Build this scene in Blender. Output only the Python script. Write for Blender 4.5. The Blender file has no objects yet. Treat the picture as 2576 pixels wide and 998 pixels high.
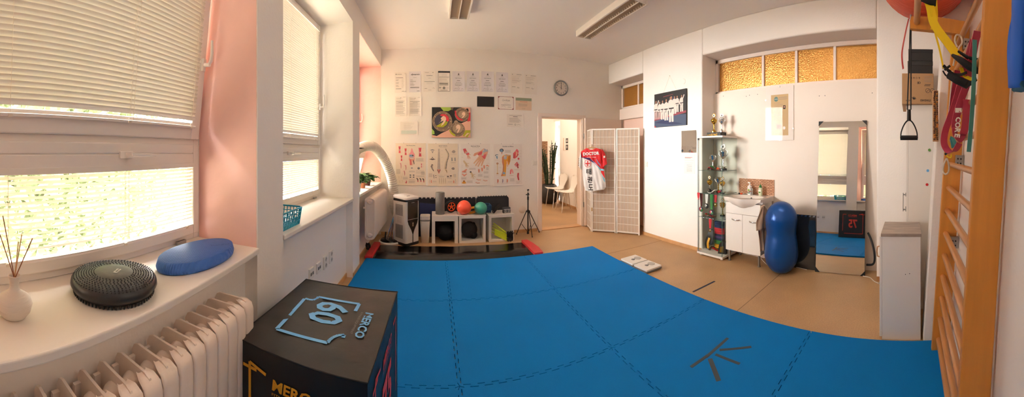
import bpy, math, random
from mathutils import Matrix, Vector
random.seed(7)
PI = math.pi
sc = bpy.context.scene
COL = sc.collection

# ------------------------------------------------------------------ camera
F, X0, V0, H = 760.0, 1093.0, 381.0, 1.36      # cylinder focal length, forward column, horizon row, eye height
cd = bpy.data.cameras.new('panorama_camera')
cd.type = 'PANO'
cd.panorama_type = 'CENTRAL_CYLINDRICAL'
cd.central_cylindrical_range_u_min = (0 - X0) / F
cd.central_cylindrical_range_u_max = (2576 - X0) / F
cd.central_cylindrical_range_v_min = (V0 - 998) / F
cd.central_cylindrical_range_v_max = V0 / F
cd.central_cylindrical_radius = 1.0
cd.clip_start = 0.02
cam = bpy.data.objects.new('camera', cd)
COL.objects.link(cam)
cam.location = (0, 0, H)
cam.rotation_euler = (PI / 2, 0, 0)
sc.camera = cam

# ------------------------------------------------------------------ world, light, exposure
sc.view_settings.view_transform = 'Standard'
sc.view_settings.look = 'None'
sc.view_settings.gamma = 1
sc.view_settings.use_curve_mapping = False
sc.view_settings.exposure = 0.27
SKY = 72.0
wd = bpy.data.worlds.new('world'); sc.world = wd
wd.use_nodes = True
bg = wd.node_tree.nodes['Background']
bg.inputs['Color'].default_value = (1.0, 0.95, 0.89, 1)
bg.inputs['Strength'].default_value = SKY
sc.cycles.use_denoising = True
sc.cycles.max_bounces = 12
sc.cycles.diffuse_bounces = 8
sc.cycles.glossy_bounces = 4
sc.cycles.transmission_bounces = 8
sc.cycles.transparent_max_bounces = 16
sc.cycles.caustics_reflective = False
sc.cycles.caustics_refractive = False
sc.cycles.sample_clamp_indirect = 6.0

XL, XR, YB, ZC = -0.87, 3.17, 4.88, 3.03       # window wall, right wall, back wall, ceiling
W1 = math.radians(97)                           # the nearest window bay stands a few degrees off the others
P1, P2, P3 = (XL, 1.313), (XL, 3.14), (XL, 4.88)

def area(name, loc, rot, sx, sy, power, color, portal=False):
    l = bpy.data.lights.new(name, 'AREA'); l.shape = 'RECTANGLE'; l.size = sx; l.size_y = sy
    l.energy = power; l.color = color
    o = bpy.data.objects.new(name, l); COL.objects.link(o)
    o.location = loc; o.rotation_euler = rot
    if portal: l.cycles.is_portal = True
    return o
for (px, py), rz, w in ((P1, W1, 1.55), (P2, PI / 2, 1.55), (P3, PI / 2, 1.45)):
    M_ = Matrix.Translation((px, py, 0)) @ Matrix.Rotation(rz, 4, 'Z')
    c = M_ @ Vector((-w / 2, 0.45, 1.81))
    area('daylight_portal', c, (PI / 2, 0, rz + PI), w + 1.6, 3.4, 1, (1, 1, 1), True)
area('hall_fill_light', (2.1, 6.4, 2.85), (0, 0, 0), 1.2, 1.2, 26, (1, 0.86, 0.70))  # unseen area light added to brighten the hallway and doorway

# ------------------------------------------------------------------ pixel rays -> points on real planes
def ray(u, v):
    t = (u - X0) / F
    return math.sin(t), math.cos(t), (V0 - v) / F
def onY(u, v, Y):
    a, b, c = ray(u, v); r = Y / b; return Vector((a * r, Y, H + c * r))
def onX(u, v, X):
    a, b, c = ray(u, v); r = X / a; return Vector((X, b * r, H + c * r))
def onZ(u, v, Z):
    a, b, c = ray(u, v); r = (Z - H) / c; return Vector((a * r, b * r, Z))
def onR(u, v, r):
    a, b, c = ray(u, v); return Vector((a * r, b * r, H + c * r))

# ------------------------------------------------------------------ materials
def lin(c):
    if isinstance(c, str):
        c = c.lstrip('#'); c = [int(c[i:i + 2], 16) / 255 for i in (0, 2, 4)]
    return tuple((x / 12.92 if x <= 0.04045 else ((x + 0.055) / 1.055) ** 2.4) for x in c) + (1,)
MATS = {}
def mat(name, color, rough=0.6, metal=0.0, bump=0.0, scale=40.0, vary=0.0, vscale=6.0, trans=0.0, coat=0.0, stretch=None, emit=None, spec=0.5):
    if name in MATS: return MATS[name]
    m = bpy.data.materials.new(name); m.use_nodes = True
    nt = m.node_tree; b = nt.nodes['Principled BSDF']
    col = lin(color)
    b.inputs['Base Color'].default_value = col
    b.inputs['Roughness'].default_value = rough
    b.inputs['Metallic'].default_value = metal
    b.inputs['Specular IOR Level'].default_value = spec
    if coat: b.inputs['Coat Weight'].default_value = coat
    if emit:
        b.inputs['Emission Color'].default_value = col; b.inputs['Emission Strength'].default_value = emit
    tc = mp = None
    if bump or vary:
        tc = nt.nodes.new('ShaderNodeTexCoord'); mp = nt.nodes.new('ShaderNodeMapping')
        nt.links.new(tc.outputs['Object'], mp.inputs['Vector'])
        if stretch: mp.inputs['Scale'].default_value = stretch
    if bump:
        n = nt.nodes.new('ShaderNodeTexNoise'); n.inputs['Scale'].default_value = scale; n.inputs['Detail'].default_value = 4
        nt.links.new(mp.outputs['Vector'], n.inputs['Vector'])
        bm = nt.nodes.new('ShaderNodeBump'); bm.inputs['Strength'].default_value = bump; bm.inputs['Distance'].default_value = 0.01
        nt.links.new(n.outputs['Fac'], bm.inputs['Height']); nt.links.new(bm.outputs['Normal'], b.inputs['Normal'])
    if vary:
        n = nt.nodes.new('ShaderNodeTexNoise'); n.inputs['Scale'].default_value = vscale; n.inputs['Detail'].default_value = 5
        nt.links.new(mp.outputs['Vector'], n.inputs['Vector'])
        r = nt.nodes.new('ShaderNodeValToRGB')
        r.color_ramp.elements[0].position = 0.3; r.color_ramp.elements[1].position = 0.7
        r.color_ramp.elements[0].color = tuple(x * (1 - vary) for x in col[:3]) + (1,)
        r.color_ramp.elements[1].color = tuple(min(1, x * (1 + vary)) for x in col[:3]) + (1,)
        nt.links.new(n.outputs['Fac'], r.inputs['Fac']); nt.links.new(r.outputs['Color'], b.inputs['Base Color'])
    if trans:
        out = nt.nodes['Material Output']
        t = nt.nodes.new('ShaderNodeBsdfTranslucent'); t.inputs['Color'].default_value = col
        mx = nt.nodes.new('ShaderNodeMixShader'); mx.inputs['Fac'].default_value = trans
        nt.links.new(b.outputs['BSDF'], mx.inputs[1]); nt.links.new(t.outputs['BSDF'], mx.inputs[2])
        nt.links.new(mx.outputs['Shader'], out.inputs['Surface'])
    MATS[name] = m
    return m
def glass(name, tint=(1, 1, 1), refl=0.08, rough=0.02):
    if name in MATS: return MATS[name]
    m = bpy.data.materials.new(name); m.use_nodes = True; nt = m.node_tree
    nt.nodes.remove(nt.nodes['Principled BSDF']); out = nt.nodes['Material Output']
    t = nt.nodes.new('ShaderNodeBsdfTransparent'); t.inputs['Color'].default_value = (*tint, 1)
    g = nt.nodes.new('ShaderNodeBsdfGlossy'); g.inputs['Roughness'].default_value = rough
    fr = nt.nodes.new('ShaderNodeLayerWeight'); fr.inputs['Blend'].default_value = 0.5
    pw = nt.nodes.new('ShaderNodeMath'); pw.operation = 'POWER'; pw.inputs[1].default_value = 4.0
    ad = nt.nodes.new('ShaderNodeMath'); ad.operation = 'MULTIPLY_ADD'; ad.inputs[1].default_value = 0.6; ad.inputs[2].default_value = refl * 0.5
    nt.links.new(fr.outputs['Facing'], pw.inputs[0]); nt.links.new(pw.outputs[0], ad.inputs[0])
    mx = nt.nodes.new('ShaderNodeMixShader')
    nt.links.new(ad.outputs[0], mx.inputs['Fac'])
    nt.links.new(t.outputs['BSDF'], mx.inputs[1]); nt.links.new(g.outputs['BSDF'], mx.inputs[2])
    nt.links.new(mx.outputs['Shader'], out.inputs['Surface'])
    MATS[name] = m; return m

mat('wall_paint', '#f8f2ec', 0.85, bump=0.12, scale=60, vary=0.02, vscale=2)
mat('wall_pink', '#f3c8c0', 0.8, bump=0.35, scale=9, vary=0.03, vscale=5)
mat('ceiling_paint', '#f9f4ee', 0.9, bump=0.1, scale=20)
mat('white_gloss', '#f2ede6', 0.35)
mat('white_satin', '#efe9e1', 0.5)
mat('upvc', '#efe9e2', 0.32)
mat('upvc_handle', '#f4efe9', 0.3)
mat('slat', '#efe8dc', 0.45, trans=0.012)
mat('slat_brightened', '#f4efe4', 0.45, trans=0.10)  # paler, more translucent copy of the slat colour, brightens the far end
mat('slat_dimmed', '#e4dccf', 0.5, trans=.01)  # same blinds, colour darkened and made opaque to dim the nearest window
mat('cord', '#e8ddcb', 0.7)
mat('sill_white', '#efe8df', 0.4, bump=0.03, scale=80)
mat('radiator_paint', '#ecdccf', 0.4, bump=0.12, scale=60)
mat('black', '#0b0b0d', 0.5)
mat('black_gloss', '#0a0a0c', 0.12)
mat('black_soft', '#101012', 0.8, bump=0.2, scale=120)
mat('dark_grey', '#26262a', 0.5)
mat('grey', '#7d7b78', 0.6)
mat('lt_grey', '#bdb7b0', 0.5)
mat('chrome', '#e6e6e8', 0.12, 1.0)
mat('steel', '#a9a8a6', 0.35, 1.0)
mat('gold', '#c9a046', 0.22, 1.0)
mat('silver', '#dcdcdc', 0.15, 1.0)
mat('mirror', '#f4f4f2', 0.0, 1.0)
mat('paper', '#f4ece4', 0.8)
mat('paper_lav', '#ece6ea', 0.8)
mat('ink', '#2a2628', 0.8)
mat('ink_mid', '#8d8580', 0.8)
mat('ink_lt', '#bfb6ae', 0.8)
mat('red', '#c8202c', 0.5)
mat('blue_print', '#6fb4ec', 0.5)
mat('gold_print', '#d99a1c', 0.5)
mat('red_print', '#c83a2c', 0.5)
mat('white', '#f6f2ee', 0.5)
mat('teal', '#4f9f9a', 0.6)
mat('orange', '#e8581f', 0.5)
mat('yellow', '#f3d21c', 0.6)
mat('lime', '#cfe01c', 0.6)
mat('green', '#2f7f3a', 0.5)
mat('navy', '#1a2650', 0.5)
mat('sky_blue', '#7fc2e6', 0.6)
mat('purple', '#5a3f7a', 0.6)
mat('brown', '#6b4330', 0.7)
mat('skin', '#d99c82', 0.7)
mat('beech', '#c98435', 0.42, vary=0.10, vscale=3, stretch=(8, 8, 0.6), bump=0.05, scale=30)
mat('rung_wood', '#b9814e', 0.3, vary=0.12, vscale=6, stretch=(0.6, 10, 10))
mat('oak_trim', '#c79a6c', 0.5, vary=0.1, vscale=8)
glass('pane_glass'); glass('frame_glass', refl=0.012); glass('case_glass', (0.97, 0.99, 0.98), refl=0.02)

# ------------------------------------------------------------------ mesh builder
TXT = {}
def text_mesh(s, bold=0.0):
    k = (s, bold)
    if k not in TXT:
        c = bpy.data.curves.new('t', 'FONT'); c.body = s; c.size = 1; c.offset = bold; c.resolution_u = 2
        o = bpy.data.objects.new('t', c); COL.objects.link(o)
        bpy.context.view_layer.update()
        me = o.to_mesh()
        V = [v.co.copy() for v in me.vertices]; Fs = [list(p.vertices) for p in me.polygons]
        o.to_mesh_clear(); bpy.data.objects.remove(o); bpy.data.curves.remove(c)
        xs = [v.x for v in V] or [0, 1]; ys = [v.y for v in V] or [0, 1]
        TXT[k] = (V, Fs, min(xs), max(xs), min(ys), max(ys))
    return TXT[k]

class MB:
    def __init__(s, m='white'):
        s.V = []; s.F = []; s.M = []; s.S = []; s.mats = []; s.m = m; s.T = Matrix()
    def mi(s, m):
        m = m or s.m
        if m not in s.mats: s.mats.append(m)
        return s.mats.index(m)
    def add(s, V, Fs, m=None, smooth=False):
        k = len(s.V); i = s.mi(m)
        s.V += [s.T @ Vector(v) for v in V]
        for f in Fs: s.F.append([k + a for a in f]); s.M.append(i); s.S.append(smooth)
        return s
    def box(s, x0, x1, y0, y1, z0, z1, m=None):
        V = [(x, y, z) for z in (z0, z1) for y in (y0, y1) for x in (x0, x1)]
        return s.add(V, [(0, 2, 3, 1), (4, 5, 7, 6), (0, 1, 5, 4), (2, 6, 7, 3), (0, 4, 6, 2), (1, 3, 7, 5)], m)
    def prism(s, pts, y0, y1, m=None, axis='y', smooth=False):
        """pts: outline; axis y -> pts are (x,z), z -> (x,y), x -> (y,z)"""
        n = len(pts)
        f = {'y': lambda a, b, d: (a, d, b), 'z': lambda a, b, d: (a, b, d), 'x': lambda a, b, d: (d, a, b)}[axis]
        V = [f(a, b, y0) for a, b in pts] + [f(a, b, y1) for a, b in pts]
        s.add(V, [list(range(n)), list(range(2 * n - 1, n - 1, -1))], m)
        return s.add(V, [(i, i + n, (i + 1) % n + n, (i + 1) % n) for i in range(n)], m, smooth)
    def tube(s, P, r, n=10, m=None, closed=False, cap=True, flat=None):
        P = [Vector(p) for p in P]; N = len(P)
        R = r if isinstance(r, (list, tuple)) else [r] * N
        V = []; up = None
        for i, p in enumerate(P):
            if closed: d = P[(i + 1) % N] - P[i - 1]
            else: d = P[min(i + 1, N - 1)] - P[max(i - 1, 0)]
            if d.length < 1e-9: d = Vector((0, 0, 1))
            d.normalize()
            if up is None:
                up = Vector((0, 0, 1)) if abs(d.z) < 0.9 else Vector((0, 1, 0))
            a = d.cross(up)
            if a.length < 1e-6: a = d.orthogonal()
            a.normalize(); b = a.cross(d).normalized(); up = b
            for k in range(n):
                t = 2 * PI * k / n
                fl = flat or 1
                V.append(p + a * (R[i] * math.cos(t)) + b * (R[i] * fl * math.sin(t)))
        Fs = []
        for i in range(N if closed else N - 1):
            j = (i + 1) % N
            for k in range(n):
                Fs.append((i * n + k, i * n + (k + 1) % n, j * n + (k + 1) % n, j * n + k))
        s.add(V, Fs, m, True)
        if cap and not closed:
            s.add(V[:n], [list(range(n - 1, -1, -1))], m); s.add(V[-n:], [list(range(n))], m)
        return s
    def cyl(s, p0, p1, r0, r1=None, n=16, m=None):
        return s.tube([p0, p1], [r0, r1 if r1 is not None else r0], n, m)
    def lathe(s, prof, c=(0, 0, 0), n=24, m=None, sx=1, sy=1, smooth=True, cap=True):
        V = []
        for r, z in prof:
            for k in range(n):
                t = 2 * PI * k / n; V.append((c[0] + r * math.cos(t) * sx, c[1] + r * math.sin(t) * sy, c[2] + z))
        Fs = [(i * n + k, i * n + (k + 1) % n, (i + 1) * n + (k + 1) % n, (i + 1) * n + k) for i in range(len(prof) - 1) for k in range(n)]
        s.add(V, Fs, m, smooth)
        if not cap: return s
        if prof[0][0] > 1e-5: s.add(V[:n], [list(range(n - 1, -1, -1))], m)
        if prof[-1][0] > 1e-5: s.add(V[-n:], [list(range(n))], m)
        return s
    def ball(s, c, r, m=None, n=20, sc=(1, 1, 1), f=None):
        V = []; h = n // 2
        for i in range(h + 1):
            a = PI * i / h
            for k in range(n):
                b = 2 * PI * k / n
                d = Vector((math.sin(a) * math.cos(b), math.sin(a) * math.sin(b), -math.cos(a)))
                q = r * (f(d) if f else 1)
                V.append((c[0] + d.x * q * sc[0], c[1] + d.y * q * sc[1], c[2] + d.z * q * sc[2]))
        return s.add(V, [(i * n + k, i * n + (k + 1) % n, (i + 1) * n + (k + 1) % n, (i + 1) * n + k) for i in range(h) for k in range(n)], m, True)
    def ribbon(s, P, w, wd=(1, 0, 0), th=0.002, m=None):
        """flat strap through P, width w along wd, thickness th"""
        P = [Vector(p) for p in P]; N = len(P); V = []
        for i, p in enumerate(P):
            d = (P[min(i + 1, N - 1)] - P[max(i - 1, 0)]).normalized()
            q = Vector(wd[i] if isinstance(wd, list) else wd); q = (q - d * q.dot(d)).normalized()
            nn = d.cross(q)
            for a, b in ((-1, -1), (1, -1), (1, 1), (-1, 1)): V.append(p + q * (w / 2 * a) + nn * (th / 2 * b))
        Fs = [(i * 4 + k, i * 4 + (k + 1) % 4, (i + 1) * 4 + (k + 1) % 4, (i + 1) * 4 + k) for i in range(N - 1) for k in range(4)]
        return s.add(V, Fs + [(3, 2, 1, 0), tuple((N - 1) * 4 + k for k in range(4))], m)
    # flat art on a surface that faces -y (x right, z up), e = how far it stands off the surface
    def rect(s, x, z, w, h, m, e=0.001, y=0.0):
        return s.add([(x, y - e, z), (x + w, y - e, z), (x + w, y - e, z + h), (x, y - e, z + h)], [(0, 1, 2, 3)], m)
    def poly(s, pts, m, e=0.001, y=0.0):
        return s.add([(a, y - e, b) for a, b in pts], [list(range(len(pts)))], m)
    def ell(s, x, z, rx, rz, m, e=0.001, y=0.0, n=28, a0=0, a1=2 * PI, rot=0):
        full = a1 - a0 > 6.28
        pts = [(rx * math.cos(a0 + (a1 - a0) * k / n), rz * math.sin(a0 + (a1 - a0) * k / n)) for k in range(n if full else n + 1)]
        c, q = math.cos(rot), math.sin(rot)
        return s.poly([(x + a * c - b * q, z + a * q + b * c) for a, b in pts], m, e, y)
    def line(s, P, w, m, e=0.001, y=0.0):
        for (a, b), (c, d) in zip(P, P[1:]):
            L = math.hypot(c - a, d - b) or 1; nx, nz = -(d - b) / L * w / 2, (c - a) / L * w / 2
            s.poly([(a + nx, b + nz), (a - nx, b - nz), (c - nx, d - nz), (c + nx, d + nz)], m, e, y)
        return s
    def ring(s, x, z, R, r, m, e=0.001, y=0.0, n=32, sq=1):
        for k in range(n):
            a, b = 2 * PI * k / n, 2 * PI * (k + 1) / n
            s.poly([(x + r * math.cos(a), z + r * sq * math.sin(a)), (x + R * math.cos(a), z + R * sq * math.sin(a)), (x + R * math.cos(b), z + R * sq * math.sin(b)), (x + r * math.cos(b), z + r * sq * math.sin(b))], m, e, y)
        return s
    def text(s, t, x, z, h, m, e=0.001, y=0.0, w=None, bold=0.0, al='c', rot=0, ital=0):
        V, Fs, a0, a1, b0, b1 = text_mesh(t, bold)
        k = h / (b1 - b0); kx = (w / (a1 - a0)) if w else k
        ox = {'c': -(a0 + a1) / 2, 'l': -a0, 'r': -a1}[al]
        c, q = math.cos(rot), math.sin(rot); out = []
        for v in V:
            zz = (v.y - b0) * k; xx = (v.x + ox) * kx + ital * zz
            out.append((x + xx * c - zz * q, y - e, z + xx * q + zz * c))
        return s.add(out, Fs, m)
    def at(s, loc=(0, 0, 0), rz=0, rx=0, ry=0):
        s.T = Matrix.Translation(loc) @ Matrix.Rotation(rz, 4, 'Z') @ Matrix.Rotation(ry, 4, 'Y') @ Matrix.Rotation(rx, 4, 'X')
        return s
    def build(s, name, parent=None, bevel=0, label=None, seg=2, subsurf=0, kind=None, wn=False):
        me = bpy.data.meshes.new(name); me.from_pydata([tuple(v) for v in s.V], [], s.F)
        for m in s.mats: me.materials.append(MATS[m])
        me.polygons.foreach_set('material_index', s.M); me.polygons.foreach_set('use_smooth', s.S)
        me.validate(); me.update()
        o = bpy.data.objects.new(name, me); COL.objects.link(o)
        if parent is not None: o.parent = parent
        if bevel:
            b = o.modifiers.new('bevel', 'BEVEL'); b.width = bevel; b.segments = seg; b.limit_method = 'ANGLE'; b.angle_limit = 0.7
        if subsurf:
            b = o.modifiers.new('sub', 'SUBSURF'); b.levels = subsurf; b.render_levels = subsurf
        if label: o['label'] = label
        if kind: o['kind'] = kind
        return o

def thing(name, label, cat, loc=(0, 0, 0), rz=0, group=None):
    o = bpy.data.objects.new(name, None); COL.objects.link(o); o.empty_display_size = 0.05
    o.location = loc; o.rotation_euler = (0, 0, rz); o['label'] = label; o['category'] = cat
    if group: o['group'] = group
    return o
def solo(mb, name, label, cat, loc=(0, 0, 0), rz=0, group=None, **k):
    o = mb.build(name, **k); o.location = loc; o.rotation_euler = (0, 0, rz); o['label'] = label; o['category'] = cat
    if group: o['group'] = group
    return o
def struct(mb, name, parent=None, **k):
    o = mb.build(name, parent, **k)
    if parent is None: o['kind'] = 'structure'
    return o
def copy_thing(root, loc, rz=None, label=None):
    r = root.copy(); COL.objects.link(r); r.location = loc
    if rz is not None: r.rotation_euler = (0, 0, rz)
    if label: r['label'] = label
    def rec(a, b):
        for ch in list(a.children):
            c = ch.copy(); COL.objects.link(c); c.parent = b; rec(ch, c)
    rec(root, r); return r
BACK, RIGHT, LEFT = 0.0, -PI / 2, PI / 2        # rotation of a thing whose face looks along local -y

# ================================================================== THE ROOM
def sroot(name, loc, rz=0, label=None):
    o = bpy.data.objects.new(name, None); COL.objects.link(o); o.location = loc; o.rotation_euler = (0, 0, rz)
    o['kind'] = 'structure'
    if label: o['label'] = label
    return o
# floor: tan linoleum with welded seams
def floor_mat():
    m = mat('linoleum', '#b8936a', 0.42, bump=0.04, scale=150, vary=0.09, vscale=2.2)
    nt = m.node_tree; b = nt.nodes['Principled BSDF']; src = b.inputs['Base Color'].links[0].from_socket
    tc = [n for n in nt.nodes if n.type == 'TEX_COORD'][0]
    # fine speckle
    sp = nt.nodes.new('ShaderNodeTexNoise'); sp.inputs['Scale'].default_value = 90; sp.inputs['Detail'].default_value = 3
    nt.links.new(tc.outputs['Object'], sp.inputs['Vector'])
    rr = nt.nodes.new('ShaderNodeMapRange'); rr.inputs[1].default_value = 0.35; rr.inputs[2].default_value = 0.65; rr.inputs[3].default_value = 0.90; rr.inputs[4].default_value = 1.06
    nt.links.new(sp.outputs['Fac'], rr.inputs[0])
    mu = nt.nodes.new('ShaderNodeVectorMath'); mu.operation = 'SCALE'
    nt.links.new(src, mu.inputs[0]); nt.links.new(rr.outputs[0], mu.inputs['Scale'])
    nt.links.new(mu.outputs[0], b.inputs['Base Color'])
floor_mat()
mat('seam', '#7a6249', 0.7)
fl = MB('linoleum')
fl.box(-1.7, 4.2, -0.9, 8.2, -0.12, 0)
for y in (3.38, 1.39):
    fl.box(2.15, 3.5, y - 0.003, y + 0.003, 0, 0.0006, 'seam')
struct(fl, 'floor')
struct(MB('ceiling_paint').box(-1.7, 3.75, -0.9, 5.05, ZC, ZC + 0.15), 'ceiling')

# window wall: piers, sill spandrels, headers. local frame x = along the wall, y = outwards
SZ, HZ = 0.83, 2.765
wl = MB('wall_paint')
def bay(px, py, rz, w, left_pier, pink, floor_rec):
    wl.at((px, py, 0), rz)
    m = 'wall_pink' if pink else 'wall_paint'
    wl.box(-w, 0, 0.0, 0.42, HZ, ZC)                                  # header
    wl.box(-w, 0, 0.075, 0.42, 0, SZ)                                 # wall under the sill, set back
    wl.box(-w - left_pier, -w, 0, 0.42, 0, ZC)                        # pier on the left
    if pink:                                                          # pink paint on the reveals
        wl.box(-0.004, 0.0, 0.006, 0.38, SZ, HZ, m); wl.box(-w, -w + 0.004, 0.006, 0.38, SZ, HZ, m)
        wl.box(-w, 0, 0.006, 0.38, HZ - 0.004, HZ, m)
bay(*P3, PI / 2, 1.45, 0.29, True, 0)
bay(*P2, PI / 2, 1.552, 0.0, False, 0)
bay(*P1, W1, 1.55, 0.6, True, 0)
wl.box(0, 0.07, 0.004, 0.46, 0, ZC)
wl.at()
# nearest pier between the angled bay and the straight one
wl.box(XL - 0.42, XL, 1.31, 1.588, 0, ZC)
struct(wl, 'wall_left')

# window units
def window(n, px, py, rz, w, tilt=0.0, hopper=0.0):
    r = sroot('window_%d' % n, (px, py, 0), rz, ['', 'white plastic window by the radiator, upper sash tilted inwards', 'white plastic middle window with the blue basket on its sill', 'white plastic far window with the hose stuck through it'][n])
    z0, z1 = 0.8605, HZ; D0, D1 = 0.375, 0.43
    def fr(mb, a, b, c, d, t, y0, y1):
        mb.box(a, a + t, y0, y1, c, d); mb.box(b - t, b, y0, y1, c, d)
        mb.box(a + t, b - t, y0, y1, c, c + t); mb.box(a + t, b - t, y0, y1, d - t, d)
    f = MB('upvc'); fr(f, -w, -0.004, z0, z1, 0.045, D0 + .012, D1); f.box(-w + 0.045, -0.049, D0 + .012, D1, 1.395, 1.43)
    f.build('frame', r, bevel=0.004)
    # upper sash (hinged at its bottom edge)
    up = bpy.data.objects.new('casement', None); COL.objects.link(up); up.parent = r
    up.location = (0, D0 + .01, 1.43); up.rotation_euler = (tilt, 0, 0)
    H1 = z1 - 0.02 - 1.43
    s = MB('upvc'); fr(s, -w + 0.02, -0.025, 0.0, H1, 0.075, -0.02, 0.03); s.box(-w + .09, -.095, -.0199, .0299, .07, .092); so = s.build('sash', up, bevel=0.006)
    MB('pane_glass').box(-w + 0.09, -0.095, 0.012, 0.016, 0.07, H1 - 0.07).build('pane', up)
    h = MB('upvc_handle'); hx = -0.052; zz = 0.42
    h.box(hx - 0.014, hx + 0.014, -0.034, -0.02, zz - 0.035, zz + 0.035)
    h.cyl((hx, -0.034, zz), (hx, -0.07, zz), 0.011)
    h.tube([(hx, -0.062, zz), (hx, -0.075, zz + 0.02), (hx, -0.078, zz + 0.06), (hx, -0.070, zz + 0.13)], [.010, .012, .011, .009], 10, flat=0.7)
    h.build('handle', up, bevel=0.004)
    # lower sash
    lo = bpy.data.objects.new('lower_casement', None); COL.objects.link(lo); lo.parent = r
    lo.location = (0, D0 + .01, 0.895); lo.rotation_euler = (hopper, 0, 0)
    H2 = 1.40 - 0.895
    s = MB('upvc'); fr(s, -w + 0.02, -0.025, 0.0, H2, 0.05, -0.02, 0.03)
    s.box(-w + 0.07, -0.075, -0.02, 0.03, H2 - 0.125, H2 - 0.05); s.build('sash', lo, bevel=0.006)
    MB('pane_glass').box(-w + 0.06, -0.065, 0.012, 0.016, 0.05, H2 - 0.12).build('pane', lo)
    h = MB('upvc_handle'); hx = -w * 0.5; zz = H2 - 0.055
    if n == 1: hx = -0.56
    h.box(hx - 0.04, hx + 0.035, -0.034, -0.02, zz - 0.016, zz + 0.016)
    h.cyl((hx, -0.034, zz), (hx, -0.07, zz), 0.013)
    h.tube([(hx - .004, -0.064, zz), (hx + .04, -0.072, zz), (hx + .11, -0.07, zz), (hx + .145, -0.062, zz - .002)], [.013, .012, .010, .008], 10, flat=0.7)
    h.build('handle', lo, bevel=0.004)
    hg = MB('steel')
    for q in (-0.17, -w + 0.3): hg.box(q - 0.05, q + 0.02, 0.355, 0.372, 0.862, 0.882); 
    hg.build('hinge', r, bevel=0.002)
    # the board of the sill
    sl = MB('sill_white'); sl.box(-w + 0.001, -0.001 if n != 1 else 0.0, -0.012, 0.425, SZ, SZ + 0.03)
    sl.build('window_sill', r, bevel=0.006, seg=3)
    return r, up, lo, H1, H2
def blind(parent, name, label, w0, w1, ztop, zbot, ang, sp, y, cords, sag=0.0, loc=None, rz=0, rx=0):
    """slatted blind in the window's frame; ang > 0: room-side edge of every slat turned up"""
    o = thing(name, label, 'blind', (0, 0, 0), 0, 'white slatted blinds in the windows')
    o.location = loc; o.rotation_euler = (rx, 0, rz)
    MB('white_satin').box(w0, w1, y - 0.016, y + 0.014, ztop, ztop + 0.026).build('head_rail', o, bevel=0.002)
    s = MB('slat_dimmed' if 'nearest' in label else 'slat_brightened' if 'far window' in label else 'slat'); n = int((ztop - zbot - 0.02) / sp)
    hw = 0.0125
    for i in range(n):
        z = ztop - 0.012 - i * sp
        jit = random.uniform(-0.02, 0.02)
        sec = []
        for k in range(4):
            q = -hw + 2 * hw * k / 3; cr = 0.0022 * (1 - (q / hw) ** 2)
            a = ang + jit
            # q>0: outer edge; tilt
            sec.append((q * math.cos(a) + cr * math.sin(a), -q * math.sin(a) + cr * math.cos(a)))
        V = []
        M = 8
        for j in range(M + 1):
            x = w0 + (w1 - w0) * j / M
            dz = -sag * math.sin(PI * j / M) * (i / n) ** 2
            for (a_, b_) in sec: V.append((x, y + a_, z + b_ + dz))
        s.add(V, [(j * 4 + k, j * 4 + k + 1, (j + 1) * 4 + k + 1, (j + 1) * 4 + k) for j in range(M) for k in range(3)], smooth=True)
    s.build('slats', o)
    MB('white_satin').box(w0, w1, y - 0.011, y + 0.011, zbot - 0.012, zbot).build('bottom_rail', o, bevel=0.002)
    for x in cords:
        c = MB('cord')
        for dy in (-0.0135, 0.0135): c.cyl((x, y + dy, ztop), (x, y + dy, zbot), 0.0009, n=5)
        c.cyl((x + .004, y, ztop), (x + .004, y, zbot), 0.0009, n=5)
        c.box(x - 0.008, x + 0.008, y - 0.017, y - 0.011, zbot - 0.014, zbot - 0.002)
        c.build('ladder_cord', o)
    q = cords[0] + 0.014
    MB('cord').cyl((q, y - 0.019, ztop), (q, y - 0.019, zbot + 0.0), 0.001, n=5).build('pull_cord', o)
    return o
D = 0.385
for n, (px, py), rz, w, tilt, hop in ((1, P1, W1, 1.55, math.radians(6.5), 0), (2, P2, PI / 2, 1.55, 0, 0), (3, P3, PI / 2, 1.45, 0, math.radians(14))):
    r, up, lo, H1, H2 = window(n, px, py, rz, w, tilt, hop)
    M0 = Matrix.Translation((px, py, 0)) @ Matrix.Rotation(rz, 4, 'Z')
    lu = M0 @ Vector((0, D, 1.43)); ll = M0 @ Vector((0, D, 0.895))
    which = ('nearest window above the radiator', 'middle window above the blue basket', 'far window beside the ribbed hose')[n - 1]
    a0, a1 = -w + 0.085, -0.088
    cu = [a0 + 0.62, a1 - 0.09] if n == 1 else [a0 + 0.16, (a0 + a1) / 2, a1 - 0.12]
    if n == 1: cu = [-0.56, -0.13, -1.1]
    blind(None, 'venetian_blind', 'wide white venetian blind on the upper sash of the ' + which, a0, a1, H1 - 0.085, 0.06 if n != 1 else 0.075,
          (1.20, 1.04, 0.10)[n - 1], (0.0212, 0.021, 0.021)[n - 1], -0.028, cu, 0, lu, rz, tilt)
    blind(None, 'venetian_blind', 'short white venetian blind across the low pane of the ' + which, a0 - 0.02, a1 + 0.02, H2 - 0.128, 0.055,
          (0.62, 0.98, 0.1)[n - 1], 0.0195, -0.006, cu, 0, ll, rz, hop)

# back wall with the doorway
wb = MB('wall_paint')
DX0, DX1, DZ = 1.789, 2.600, 1.972
wb.box(-1.7, DX0, YB, YB + 0.16, 0, ZC); wb.box(DX0, DX1, YB, YB + 0.16, DZ, ZC); wb.box(DX1, 3.75, YB, YB + 0.16, 0, ZC)
struct(wb, 'wall_back')
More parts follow.
